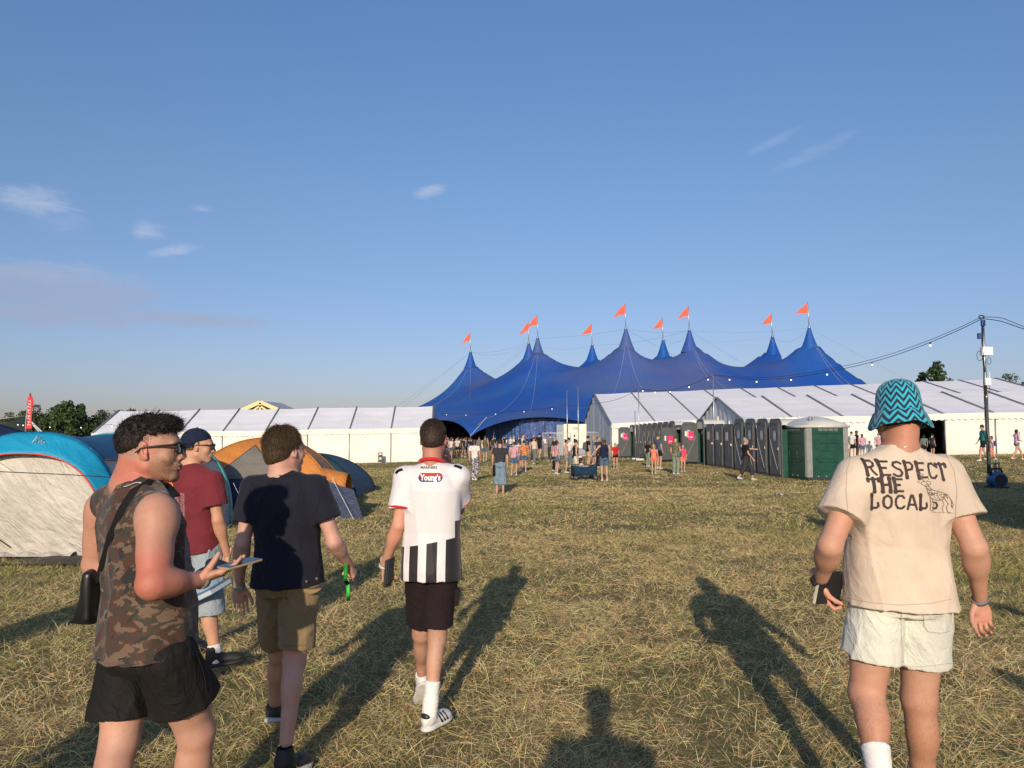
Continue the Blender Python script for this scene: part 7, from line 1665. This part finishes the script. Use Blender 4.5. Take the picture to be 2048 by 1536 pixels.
def figure(label, x, y, H, yaw, top, bot, hair, skin='fair', walk=0.0, arms='down', lean=0.0, wide=1.0, hyaw=None, group=None, h=None, shoes=(.5, .5, .5), sex='f', belly=0.0, extras=None, beard=False, stance=.10, hpitch=-4, g0=None):
    """top: (kind, material); bot: (kind, material); hair: (kind, colour)"""
    J, f, r, s = std_joints(x, y, H, yaw, walk, arms, lean, wide, stance=stance, g0=g0); h = h or max(.011, min(.020, y * .00052))
    root = thing('person', label, 'person', (x, y, gz(x, y) if g0 is None else g0), group); sk = SK[skin] if isinstance(skin, str) else skin
    A = headframe(yaw if hyaw is None else hyaw, hpitch); hs = (1.0 if sex == 'm' else .94) * (s * .72 + .28) ; F = Fd()
    head_prims(F, J['head'], A, hs, 1.0 if sex == 'm' else .86, J['neck'], .054 if sex == 'm' else .045, detail=False)
    ws = s * (1.0 if sex == 'm' else .88) * wide
    o, TA, L = torso_frame(J); F.loft(o, TA, L, [(t, a * ws * (.86 if t < .5 else 1), b * ws * .92, cx, cy * s) for t, a, b, cx, cy in MT], .03)
    for q in 'LR': F.rc(o + TA[2] * L * .92, J['sh' + q], .045 * s, .046 * s * wide, .04)
    bare_l = bot[0] in ('shorts', 'skirt', 'mini', 'calf', 'dress'); fatl = (1.0 if wide < 1.15 else 1.2) * (.95 if sex == 'f' else 1.0)
    for q in 'LR':
        arm_prims(F, J['sh' + q], J['el' + q], J['wr' + q], s, (.92 if sex == 'm' else .78) * (.6 + .4 * wide)); leg_prims(F, J['hip' + q], J['kn' + q], J['an' + q], f, s, fatl)
        hd = unit(J['wr' + q] - J['el' + q]); w_ = J['wr' + q]; F.el(w_ + hd * .055 * s, np.array([.024, .040, .052]) * s, ortho(np.cross(hd, (0.3, .2, 1)), hd)[0:1] + ortho(np.cross(hd, (0.3, .2, 1)), hd)[1:], .01)
        F.rc(w_ + hd * .06 * s, w_ + (hd * .125 + f * .02) * s, .020 * s, .012 * s, .01); F.rc(w_ + hd * .02 * s + f * .02 * s, w_ + (hd * .07 + f * .05) * s, .012 * s, .010 * s, .008)
        an = J['an' + q]; F.rc(an, an + (f * .10 - np.array([0, 0, .06])) * s, .034 * s, .030 * s, .02)
    V, Q = F.mesh(h); raw('body', V, Q, M_skinfar, root, col=colour_verts(V, sk, [(J['head'] + A[1] * .05 - A[2] * .07, .06, (.05, .03, .02))] if beard else []))
    # clothing
    def dress(F, kind, lo, ease):
        T = [(t, a * ws + ease, b * ws * .96 + ease + belly * math.exp(-((t - .3) / .25) ** 2) * .5, cx, cy * s + belly * math.exp(-((t - .3) / .25) ** 2) * .5) for t, a, b, cx, cy in MT if t >= lo]
        if not T or T[0][0] > lo: T = [(lo, np.interp(lo, [m[0] for m in MT], [m[1] for m in MT]) * ws + ease, np.interp(lo, [m[0] for m in MT], [m[2] for m in MT]) * ws + ease, 0, 0)] + T
        F.loft(o, TA, L, T, .03)
    if top:
        F = Fd(); kind = top[0]; dress(F, kind, {'tee': -.06, 'tank': -.02, 'crop': .22, 'long': -.10, 'dress': -.1}.get(kind.split('_')[0], -.06), .012)
        for q in 'LR':
            sh, el_ = J['sh' + q], J['el' + q]; u = unit(el_ - sh); Lr = np.linalg.norm(el_ - sh)
            if kind in ('tank', 'crop', 'dress'): F.rc(o + TA[2] * L * .93, sh * .6 + (o + TA[2] * L * .93) * .4, .05 * s, .045 * s, .03)
            else:
                fr = {'long': 1.0, 'tee': .55}.get(kind, .55); F.rc(o + TA[2] * L * .93, sh, .052 * s, .055 * s, .04); F.rc(sh, sh + u * Lr * (fr + .1), .062 * s * (.7 + .3 * wide), .064 * s, .03, cuts=[(sh + u * Lr * fr, u)])
                if kind == 'long': F.rc(el_, J['wr' + q], .05 * s, .036 * s, .02)
        F.rc(J['neck'], J['head'], .056 * s, .07 * s, .01, 's'); V, Q = F.mesh(h, post=[folds(o, TA, [(9, 8, 3, 3, .007), (8, 7, 5, -5, .005)], x * 3)]); raw({'tank': 'vest', 'crop': 'crop_top', 'long': 'long_shirt', 'dress': 'dress_top'}.get(kind, 'shirt'), V, Q, top[1], root)
    kind = bot[0]; F = Fd()
    F.loft(o, TA, L, [(-.14, .158 * ws, .112 * ws, 0, -.01), (-.02, .176 * ws, .130 * ws, 0, -.014), (.10, .166 * ws, .118 * ws, 0, -.004), (.20, .150 * ws, .105 * ws, 0, 0)], .03)
    if kind in ('skirt', 'dress', 'calf'):
        lo = {'skirt': .70, 'dress': .62, 'calf': .28}[kind]; m = (J['anL'] + J['anR']) / 2; mid = (J['hipL'] + J['hipR']) / 2
        if kind == 'calf':
            for q in 'LR': F.rc(J['hip' + q], J['kn' + q] * .9 + J['an' + q] * .1, .108 * s, .115 * s, .03); F.rc(J['kn' + q], J['an' + q], .115 * s, .125 * s, .03, cuts=[(J['kn' + q] * .52 + J['an' + q] * .48, unit(J['an' + q] - J['kn' + q]))])
        else:
            e = mid + (m - mid) * (.38 if kind == 'skirt' else .48); F.loft(e, (TA[0], TA[1], unit(mid - e)), float(np.linalg.norm(mid - e)), [(0, .215 * ws, .18 * ws), (1, .165 * ws, .125 * ws)], .03)
    else:
        fr = {'mini': .32, 'shorts': .62, 'capri': 1.0, 'trousers': 1.0, 'legging': 1.0}[kind]
        for q in 'LR':
            hp, kn, an = J['hip' + q], J['kn' + q], J['an' + q]; u = unit(kn - hp); Lr = np.linalg.norm(kn - hp); slim = .80 if kind == 'legging' else 1.0
            if fr < 1: F.rc(hp, hp + u * Lr * (fr + .1), .100 * s * (.6 + .4 * wide), .092 * s * (.6 + .4 * wide), .012, cuts=[(hp + u * Lr * fr, u)])
            else:
                F.rc(hp, kn, .098 * s * slim * (.4 + .6 * wide), .078 * s * slim * (.2 + .8 * wide), .02); F.rc(kn, an, .078 * s * slim * (.2 + .8 * wide), .062 * s * slim, .02, cuts=[((kn * .35 + an * .65) if kind == 'capri' else an, unit(an - kn))])
    V, Q = F.mesh(h, post=[folds(o, TA, [(10, 8, 4, 5, .006), (9, 8, 5, -5, .005)], x * 7)]); raw({'calf': 'wide_shorts', 'mini': 'shorts', 'dress': 'skirt', 'capri': 'cropped_trousers', 'legging': 'leggings'}.get(kind, kind), V, Q, bot[1], root)
    # hair
    if hair:
        hk, hc = hair; F = Fd(); c = J['head']; X, Y, Z = A; F.el(c - Y * .026 * hs + Z * .032 * hs, np.array([.086, .104, .098]) * hs, A, .01, cuts=[(c - Z * .03, -Z)]); F.box(c + Y * .135 * hs - Z * .03, (.2, .08, .17), A, .01, .01, 's')
        if hk in ('long', 'bob', 'tail'):
            e = {'long': .30, 'bob': .12, 'tail': .26}[hk]; b0 = c - Y * .045 * hs; dn = np.array([0, 0, -1.]) - f * (.10 if hk == 'tail' else -.02)
            if hk == 'tail': F.rc(c - Y * .10 * hs + Z * .02, c - Y * .13 * hs + dn * .2 * s, .03, .025, .02)
            else: F.rc(b0, b0 + dn * e * s - Y * .01, .074 * hs, (.075 if hk == 'long' else .080) * hs, .03, sq=(Y, .8))
            F.box(c + Y * .13 * hs - Z * .08, (.2, .08, .20), A, .01, .01, 's')
        elif hk == 'bun': F.el(c - Y * .08 * hs + Z * .10, (.045,) * 3, A, .01)
        V, Q = F.mesh(h * .8, post=[band(lambda x_, y_, z_: .010 * (vnoise(x_ * 50, y_ * 50, z_ * 22) - .5))]); raw('hair', V, Q, hm(hc), root)
        if hk == 'cap' : pass
    for q in 'LR':
        an = J['an' + q]; S = Fd(); S.el(an + (f * .05 - np.array([0, 0, .052])) * s, np.array([.046, .135, .036]) * s, (r, f, (0, 0, 1)), .01); S.el(an - (f * .02 + np.array([0, 0, .02])) * s, np.array([.042, .05, .05]) * s, (r, f, (0, 0, 1)), .02)
        V, Q = S.mesh(max(h * .8, .009)); raw('shoe', V, Q, plainmat('shoe', shoes), root)
    if extras: extras(root, J, f, r, s, A)
    return root, J
DEN = plainmat('blue denim', (.075, .125, .20)); LDEN = plainmat('light denim', (.17, .24, .30)); BLK = plainmat('black cloth', (.012, .012, .014)); CHAR = plainmat('charcoal cloth', (.035, .036, .042)); WHT = plainmat('white cloth', (.62, .60, .58)); NVY = plainmat('navy cloth', (.012, .018, .045)); TAN = plainmat('tan cloth', (.45, .33, .17)); CRM = plainmat('cream cloth', (.55, .50, .42))
GRY = plainmat('grey cloth', (.15, .155, .165)); RED = plainmat('red cloth', (.42, .02, .02)); CORAL = plainmat('coral cloth', (.78, .20, .12)); PINK = plainmat('pink cloth', (.72, .07, .15)); LILAC = plainmat('lilac cloth', (.58, .36, .50)); TEAL = plainmat('teal cloth', (.015, .14, .15)); OLV = plainmat('olive cloth', (.09, .10, .055)); SAGE = plainmat('sage cloth', (.20, .25, .19)); RPINK = patmat('pink patterned cloth', (.45, .20, .24), (.55, .34, .38), 40)
ORG = patmat('orange leaf print', (.55, .15, .03), (.30, .06, .03), 16, .52, (.60, .45, .25)); FLO = patmat('black and white floral print', (.02, .02, .03), (.50, .50, .55), 22, .52); CAM = patmat('olive camouflage', (.16, .13, .07), (.06, .06, .03), 12, .5, (.28, .22, .13))
DK, BR, BL, GY = (.012, .010, .009), (.075, .042, .022), (.40, .26, .12), (.25, .23, .21)
def bagx(col, side=-1, size=(.06, .11, .14), low=.0, label=None, strap=True):
    def g(root, J, f, r, s, A):
        p = J['hip' + ('L' if side < 0 else 'R')] + r * side * .10 * s + np.array([0, 0, low]); K = Fd(); K.box(p, np.array(size) * s, (r, f, (0, 0, 1)), .035, .01); V, Q = K.mesh(.013, post=[band(lambda x, y, z: .02 * (vnoise(x * 12, y * 12, z * 12) - .5))])
        b = thing('bag', label, 'bag', tuple(p), 'bags carried by the crowd'); raw('pouch', V, Q, plainmat('bag cloth', col), b)
        if strap: MB().tube([p + [0, 0, size[2] * s], (p + J['shL' if side < 0 else 'shR']) / 2 - f * .1, J['shL' if side < 0 else 'shR'] + [0, 0, .05], ], .012, 5).build('strap', plainmat('bag cloth', col), b, True)
    return g
def backpack(col, col2, label):
    def g(root, J, f, r, s, A):
        p = (J['shL'] + J['shR']) / 2 - f * .17 * s - np.array([0, 0, .20]) * s; K = Fd(); K.box(p, np.array([.14, .07, .20]) * s, (r, f, (0, 0, 1)), .06, .01); K.box(p - f * .07 * s - np.array([0, 0, .06]) * s, np.array([.10, .03, .09]) * s, (r, f, (0, 0, 1)), .025, .01)
        b = thing('backpack', label, 'backpack', tuple(p), 'backpacks in the crowd'); V, Q = K.mesh(.013); raw('pack', V, Q, plainmat('pack cloth', col), b)
        for e in (-1, 1): MB().tube([p + r * e * .09 * s + np.array([0, 0, .18]) * s, p + r * e * .11 * s + np.array([0, 0, .235]) * s + f * .14 * s, p + r * e * .12 * s + f * .26 * s + np.array([0, 0, .05]) * s, p + r * e * .12 * s + f * .1 * s - np.array([0, 0, .14]) * s], .016, 6).build('strap', plainmat('pack cloth', col2), b, True)
    return g
def cap_on(col):
    def g(root, J, f, r, s, A):
        c = J['head']; X, Y, Z = A; K = Fd(); K.el(c - Y * .015 + Z * .036, (.090, .108, .096), A, .01, cuts=[(c + Z * .03, -Z)]); V, Q = K.mesh(.011); o = raw('cap', V, Q, plainmat('cap cloth', col), root)
        MB().grid(lambda u, v: c + Y * (.085 + .075 * v) + X * .07 * (2 * u - 1) * (1 - .3 * v * v) + Z * (.035 - .02 * v), 6, 3).build('peak', plainmat('cap cloth', col), o, True, thick=.006)
    return g
def shades(root, J, f, r, s, A):
    c = J['head']; X, Y, Z = A; MB().box(c + Y * .098 * s + Z * .0, (.066 * s, .012, .020 * s), X, Y, Z).box(c + X * .074 * s + Y * .04, (.004, .06, .006), X, Y, Z).box(c - X * .074 * s + Y * .04, (.004, .06, .006), X, Y, Z).build('sunglasses', M_blkl, root, bevel=.004)
def multi(*g_):
    def g(*a):
        for q in g_: q(*a)
    return g
GQ = 'people standing about in the field between the tents'
def at_px(pxx, feet, head, y=None):
    if y is None: g_ = ground(pxx, feet); y = g_.y
    x = P(pxx, feet, y).x; zt = P(pxx, head, y).z; return x, y, min(max(zt - gz(x, y), .85), 1.95)
def fig(label, pxx, feet, head, yaw, top, bot, hair, y=None, **k):
    x, y, H = at_px(pxx, feet, head, y); return figure(label, x, y, H, yaw, top, bot, hair, group=GQ, **k)
fig('person in charcoal tee and wide denim culottes with black bag, standing in mid-field', 1000, 988, 879, 2, ('tee', CHAR), ('calf', LDEN), ('short', DK), sex='m', skin='fair', stance=.10, extras=bagx((.01, .01, .011), -1, (.05, .12, .19), -.16, 'black soft bag hanging at the culottes wearer\'s left side'), shoes=SK['fair'])
fig('person with brown bob in white tee and black floral trousers, standing left of mid-field', 949, 961, 879, 20, ('tee', WHT), ('trousers', FLO), ('bob', BR), walk=.3, skin='fair', shoes=(.7, .65, .6))
fig('person in olive vest and denim shorts with tan shoulder bag, before the blue tent', 970, 923, 872, 5, ('tank', OLV), ('shorts', DEN), ('bun', BR), walk=.4, extras=bagx((.60, .48, .30), -1, (.06, .12, .14), .12, 'tan shoulder bag on the olive-vest walker'), skin='fair')
fig('person with grey and red backpack in white tee and denim shorts, in the middle group', 1037, 943, 881, 12, ('tee', WHT), ('shorts', DEN), ('short', BR), skin='fair', extras=backpack((.22, .13, .15), (.3, .03, .03), 'grey and red backpack in the middle group'), wide=1.05)
fig('person at the left back of the middle group in dark red top', 1028, 940, 884, 20, ('tee', RPINK), ('shorts', DEN), ('short', BR), skin='fair', y=34.5, walk=-.3)
fig('person in orange leaf-print shirt and denim shorts, in the middle group', 1048, 944, 881, -5, ('tee', ORG), ('shorts', DEN), ('short', DK), skin='fair', wide=1.12)
fig('small child in dark top beside the orange-shirted person', 1067, 922, 884, -30, ('tee', CHAR), ('shorts', BLK), ('bob', BR), skin='fair', walk=.4)
fig('person in black tee and dark shorts with white bag, walking to the blue tent', 1010, 904, 872, 10, ('tee', BLK), ('shorts', GRY), ('short', DK), sex='m', extras=bagx((.62, .6, .6), 1, (.08, .12, .15), .25, 'white bag on the black-tee walker near the blue tent'))
fig('person in white top and black leggings near the blue sidewall', 1021, 905, 873, 60, ('tee', WHT), ('legging', BLK), ('bun', BL), walk=.7)
fig('person in pale top leaning over beside the blue sidewall', 1027, 903, 871, 80, ('tee', WHT), ('shorts', GRY), ('short', GY), walk=.4, y=63)
fig('person in pale patterned shirt behind the wire barrier end', 1046, 906, 866, 100, ('tee', CRM), ('shorts', CHAR), ('short', BR), sex='m', y=56)
fig('person in black tee with dark hair at the fence gap', 1066, 909, 869, 150, ('tee', BLK), ('trousers', CHAR), ('long', DK), y=54)
fig('tall person in black shirt beside the fence gap', 1079, 902, 866, 30, ('tee', BLK), ('shorts', BLK), ('short', DK), sex='m', walk=.6, y=60)
fig('person with beige vest crossing between the middle group and the fence', 1068, 926, 874, 40, ('tank', CRM), ('trousers', GRY), ('short', BR), walk=.5, y=46)
fig('person in pink patterned top with long black hair and straw tote, left of the wagon', 1113, 949, 881, 70, ('tee', RPINK), ('shorts', DEN), ('long', DK), skin='fair', extras=multi(shades, bagx((.55, .42, .22), -1, (.07, .15, .14), .10, 'straw tote with blue base on the pink-topped person')), arms=('bent', 'down'))
fig('person in black leggings just behind the pink patterned top', 1108, 946, 884, 60, ('tee', RPINK), ('legging', BLK), ('long', DK), y=37.5)
fig('person in pink camisole, sunglasses and denim shorts, left of the wagon', 1132, 946, 880, 95, ('tank', plainmat('pale pink cloth', (.60, .36, .33))), ('shorts', LDEN), ('bun', DK), skin='fair', extras=shades, arms=('bent', 'down'))
fig('grey-haired person in navy tee near the generator', 1110, 930, 874, 50, ('tee', NVY), ('trousers', CHAR), ('short', GY), sex='m', y=47)
fig('person with grey backpack behind the wire fence panel', 1101, 915, 868, 5, ('tee', GRY), ('trousers', CHAR), ('short', BR), sex='m', y=53, extras=backpack((.13, .14, .14), (.1, .1, .1), 'grey backpack behind the wire fence panel'))
fig('person in white shirt half hidden behind the black vest wearer', 1138, 936, 875, 20, ('tee', WHT), ('trousers', GRY), ('short', DK), y=43)
fig('person in black vest, sunglasses and cream shorts, standing behind the wagon', 1151, 955, 879, 80, ('tank', BLK), ('shorts', CRM), ('bun', DK), skin='fair', extras=shades, wide=1.12, arms=('bent', 'down'), y=31.5)
fig('person in black tee and tan shorts with small backpack, right behind the wagon', 1176, 938, 872, 75, ('tee', BLK), ('shorts', TAN), ('short', DK), sex='m', skin='fair', extras=backpack((.1, .1, .11), (.03, .03, .03), 'small dark backpack on the tan-shorts person'), y=39)
fig('person in slate dress with blonde hair raising a hand, by the far toilets', 1188, 925, 872, 60, ('dress', plainmat('slate cloth', (.13, .17, .22))), ('dress', plainmat('slate cloth', (.13, .17, .22))), ('long', BL), skin='fair', arms=('down', 'up'), y=45)
fig('person in dark tee behind the navy vest wearer', 1197, 940, 874, 150, ('tee', CHAR), ('trousers', BLK), ('short', BR), sex='m', y=41)
fig('person in navy sleeveless top, cap and denim shorts, pulling the wagon', 1209, 963, 876, -6, ('tank', NVY), ('shorts', DEN), ('long', BR), skin='fair', arms=('side', 'down'), wide=1.12, extras=cap_on((.12, .12, .11)))
fig('girl in red top and black shorts with long blonde hair, by the toilets', 1231, 938, 886, 10, ('tee', RED), ('mini', BLK), ('long', BL), skin='fair')
fig('person in black top and grey trousers half behind the open toilet door', 1296, 932, 882, 60, ('tee', BLK), ('trousers', SAGE), ('long', BR), y=41)
fig('tall person in slate tee and black shorts leaning into the open toilet', 1318, 935, 868, 60, ('tee', plainmat('slate blue cloth', (.06, .08, .12))), ('shorts', BLK), ('short', BR), sex='m', skin='fair', wide=1.08, lean=-.04, y=38.5)
fig('blonde girl in coral playsuit standing before the toilets', 1308, 948, 889, 10, ('tank', CORAL), ('mini', CORAL), ('tail', BL), skin='fair', shoes=(.6, .6, .6), extras=bagx((.02, .02, .02), -1, (.05, .08, .13), .15, 'dark bag at the side of the coral playsuit girl'))
fig('person in camouflage shirt and sage trousers with grey bag, before the pink-poster door', 1352, 949, 873, 40, ('tee', CAM), ('trousers', SAGE), ('short', BR), sex='m', skin='fair', extras=bagx((.13, .14, .14), 1, (.08, .13, .14), .02, 'grey bag at the hip of the camouflage-shirt person'), hpitch=-30)
fig('girl in pink tee and coral shorts beside the pink-poster door', 1366, 944, 890, 170, ('tee', PINK), ('shorts', CORAL), ('long', BR), skin='fair', shoes=(.6, .6, .6))
fig('grey-haired person in black top and grey capris striding right past the toilets', 1492, 961, 877, 92, ('tee', BLK), ('capri', CHAR), ('bun', GY), skin='fair', walk=1.05, arms=('out', 'down'), wide=1.32, belly=.10)
fig('bearded person in teal tee and black shorts walking left behind the tall pole', 1968, 922, 850, -80, ('tee', TEAL), ('shorts', BLK), ('short', DK), sex='m', skin='fair', walk=.7, beard=True, shoes=(.6, .6, .55), hpitch=-30)
fig('little girl with purple backpack and pink leggings right of the tall pole', 1985, 921, 872, -60, ('tee', WHT), ('capri', plainmat('salmon cloth', (.75, .25, .22))), ('long', BR), skin='fair', walk=.7, extras=backpack((.06, .03, .30), (.5, .05, .2), 'purple backpack on the little girl right of the pole'))
fig('girl in lilac tee and grey shorts with long dark hair running right', 2035, 920, 859, 88, ('tee', LILAC), ('mini', GRY), ('long', DK), skin='fair', walk=1.25, arms=('up', 'bent'), shoes=(.75, .5, .45))
DW = 'people around the dark marquee doorway'
for i, (pxx, hd, H, tp, bt, hr, yw, lb) in enumerate(((1693, 864, 1.62, GRY, WHT, ('short', DK), 60, 'boy in grey tee at the left edge of the dark doorway'), (1703, 863, 1.60, WHT, BLK, ('short', BR), 40, 'person in white tee just inside the dark doorway'),
        (1713, 861, 1.70, BLK, DEN, ('long', BR), 90, 'long-haired person in black tee in the dark doorway'), (1724, 868, 1.5, RPINK, DEN, ('bob', (.10, .04, .02)), 10, 'auburn-haired person in front of the dark doorway'),
        (1737, 862, 1.65, NVY, BLK, ('short', DK), 200, 'person in navy deep inside the dark doorway'), (1757, 866, 1.62, RPINK, GRY, ('short', GY), 30, 'person in pink top right of the dark doorway'),
        (1706, 851, 1.85, WHT, BLK, ('short', DK), 170, 'tall person in white at the back of the doorway'), (1848, 870, 1.55, plainmat('grey green cloth', (.12, .16, .15)), BLK, ('long', DK), 10, 'long black-haired person right of the bucket hat'),
        (1864, 868, 1.6, CHAR, BLK, ('short', DK), 70, 'person in charcoal jacket right of the bucket hat'))):
    y = 43.5 + (i % 3) * .5 + (4 if i in (4, 6) else 0); x = P(pxx, 880, y).x; figure(lb, x, y, P(pxx, hd, y).z - gz(x, y), yw, ('tee', tp), ('shorts', bt), hr, group=DW, skin='fair' if i % 3 else 'olive')
# the crowd at the blue tent's mouth: one kind of low-detail person, copied with its parts
protos = []
for k, (tp, bt, hr, sx, wk) in enumerate(((BLK, DEN, ('short', DK), 'm', .5), (WHT, DEN, ('long', BR), 'f', .2), (CRM, BLK, ('bun', BR), 'f', .6), (GRY, BLK, ('short', BR), 'm', 0), (CHAR, DEN, ('short', DK), 'm', .4), (NVY, TAN, ('short', BR), 'm', .3), (RPINK, LDEN, ('long', BL), 'f', 0), (BLK, BLK, ('long', DK), 'f', .4))):
    x, y = 0, 80; r_, _ = figure('tmp', -10 + k * .01, 88 + k * .01, 1.70, 0, ('tee', tp), ('shorts', bt), hr, sex=sx, walk=wk, h=.026, skin='fair' if k % 2 else 'olive'); protos.append([r_, False])
def copy_tree(o, parent=None):
    c = o.copy(); C.objects.link(c); c.parent = parent
    for ch in list(o.children): copy_tree(ch, c)
    return c
what = ['black tee', 'white top', 'cream top', 'grey tee', 'charcoal tee', 'navy tee', 'pink top', 'black top']
spots = []
r2 = random.Random(5)
for i in range(40):
    pxx = 880 + 64 * r2.random() ** .9; y = 68 + 28 * r2.random(); spots.append((pxx, y))
spots += [(893, 62), (902, 66), (915, 70), (958, 72), (985, 80), (990, 88), (1008, 92), (1030, 94), (1055, 90), (1090, 92), (1098, 88), (975, 92), (1040, 86)]
for i, (pxx, y) in enumerate(spots):
    k = i % 8; x = P(pxx, 890, y).x; o = protos[k][0] if not protos[k][1] else copy_tree(protos[k][0]); protos[k][1] = True
    o.location = (x, y, gz(x, y)); o.rotation_euler = (0, 0, r2.uniform(-1.2, 1.2) + (math.pi if i % 7 == 0 else 0)); sc = r2.uniform(.93, 1.06); o.scale = (sc, sc, sc)
    o['label'] = 'person in %s in the crowd at the blue tent mouth' % what[k]; o['category'] = 'person'; o['group'] = 'crowd at the blue tent mouth'
# wagon with a seated child
def wagon():
    g_ = ground(1168, 960); x, y, z = g_; root = thing('wagon', 'navy folding wagon with black wheels on the grass, child inside', 'wagon', g_); k = y / FPX; ax = Vector((1, .18, 0)).normalized(); ay = Vector((-.18, 1, 0)).normalized(); q = lambda a, b, c: g_ + ax * a + ay * b + Vector((0, 0, c)); M = plainmat('navy canvas', (.012, .035, .075))
    W, D = .46, .26
    def side(name, a, b_): MB().grid(lambda u, v: q(a[0] + (b_[0] - a[0]) * u, a[1] + (b_[1] - a[1]) * u, .22 + .36 * v - .05 * math.sin(math.pi * u) * v) + Vector((0, -.03 * math.sin(math.pi * v) * math.sin(9 * u), 0)), 16, 6).build(name, M, root, True, thick=.008)
    side('side_panel', (-W, -D), (W, -D)); side('side_panel', (-W, D), (W, D)); side('end_panel', (-W, -D), (-W, D)); side('end_panel', (W, -D), (W, D)); MB().box(q(0, 0, .22), (W, D, .01), ax, ay, (0, 0, 1)).build('floor', M, root)
    fr = MB()
    fr.tube([q(-W, -D, .18), q(-W, -D, .60), q(W, -D, .60), q(W, -D, .18), q(-W, -D, .18)], .012, 6); fr.tube([q(-W, D, .18), q(-W, D, .60), q(W, D, .60), q(W, D, .18), q(-W, D, .18)], .012, 6); fr.tube([q(-W, -D, .2), q(W, D, .2)], .012, 5); fr.build('frame', M_blkl, root, True)
    for a in (-W * .86, W * .86):
        for b_ in (-D - .03, D + .03):
            w = MB().tube([q(a, b_ - .035, .10), q(a, b_ + .035, .10)], .10, 20).build('wheel', M_dark, root, True, bevel=.012); MB().tube([q(a, b_ - .04, .10), q(a, b_ + .04, .10)], .05, 14).build('hub', pm('grey hub', (.12, .12, .13), .5), w, True)
    MB().tube([q(W, 0, .3), q(W + .22, -.05, .95)], .012, 6).tube([q(W + .18, -.05, .95), q(W + .27, -.05, .95)], .014, 6).build('pull_handle', M_blkl, root, True)
    J = dict(hipL=nv(q(-.14, .06, .28)), hipR=nv(q(-.14, -.06, .28)), neck=nv(q(-.12, 0, .66)), head=nv(q(-.10, -.0, .78)), shL=nv(q(-.12, .11, .62)), shR=nv(q(-.12, -.11, .62)), elL=nv(q(.0, .14, .48)), elR=nv(q(.02, -.15, .50)), wrL=nv(q(.14, .16, .56)), wrR=nv(q(.20, -.20, .60)), knL=nv(q(.14, .08, .42)), knR=nv(q(.14, -.08, .42)), anL=nv(q(.30, .07, .26)), anR=nv(q(.30, -.07, .26)))
    rt = thing('person', 'small dark-haired child in white top sitting in the navy wagon', 'person', tuple(J['hipL']), GQ); A = headframe(60, -15); F = Fd(); head_prims(F, J['head'], A, .84, .9, J['neck'], .042, detail=False); s = .58
    arm_prims(F, J['shL'], J['elL'], J['wrL'], .62); arm_prims(F, J['shR'], J['elR'], J['wrR'], .62); leg_prims(F, J['hipL'], J['knL'], J['anL'], (0, 0, 1), .62); leg_prims(F, J['hipR'], J['knR'], J['anR'], (0, 0, 1), .62)
    for w_ in ('wrL', 'wrR'): F.el(J[w_] + [.03, 0, .01], (.04, .022, .015), None, .01)
    V, Q = F.mesh(.012); raw('body', V, Q, M_skinfar, rt, col=colour_verts(V, SK['fair'], [])); F = Fd(); o, TA, L = torso_frame(J); F.loft(o, TA, L, [(t, a * .62, b * .66, 0, 0) for t, a, b, cx, cy in MT], .03)
    for w_ in 'LR': F.rc(o + TA[2] * L * .9, J['sh' + w_], .035, .042, .03); F.rc(J['sh' + w_], (J['sh' + w_] + J['el' + w_]) / 2, .042, .042, .02)
    V, Q = F.mesh(.012); raw('shirt', V, Q, WHT, rt); F = Fd(); X, Y, Z = A; F.el(J['head'] - Y * .02 + Z * .025, (.074, .090, .084), A, .01); F.rc(J['head'] - Y * .05, J['head'] - Y * .06 - [0, 0, .10], .055, .05, .02); F.box(J['head'] + Y * .12 - Z * .03, (.2, .08, .12), A, .01, .01, 's'); V, Q = F.mesh(.01); raw('hair', V, Q, hm((.04, .015, .01)), rt)
wagon()
# people just outside the view, whose long shadows lie on the grass
OUT = 'friends walking just outside the view'
def photographer():
    J, f, r, s = std_joints(.0, -.40, 1.80, 6)
    figure('person taking the photograph, standing just behind the camera', .03, -.40, 1.80, 6, ('tee', GRY), ('shorts', DEN), ('short', BR), sex='m', arms=('hip', 'down'), h=.016, group=OUT, wide=1.08)
photographer()
for x, y, H, lb in ((2.95, .1, 1.78, 'person walking just outside the right of the view, nearest'), (4.3, 2.2, 1.80, 'person walking further off outside the right of the view'), (-2.6, .4, 1.80, 'person walking just outside the left of the view'), (-4.6, 3.2, 1.75, 'person walking outside the left by the grey tent')):
    figure(lb, x, y, H, 5, ('tee', GRY), ('shorts', BLK), ('short', BR), sex='m', walk=.8, h=.018, group=OUT)
x, y = 5.75, 11.2
figure('person hidden behind the bucket-hat walker, throwing a shadow on the grass', x, y, 1.75, 10, ('tee', BLK), ('shorts', DEN), ('short', BR), sex='m', walk=.5, h=.018, group=OUT)
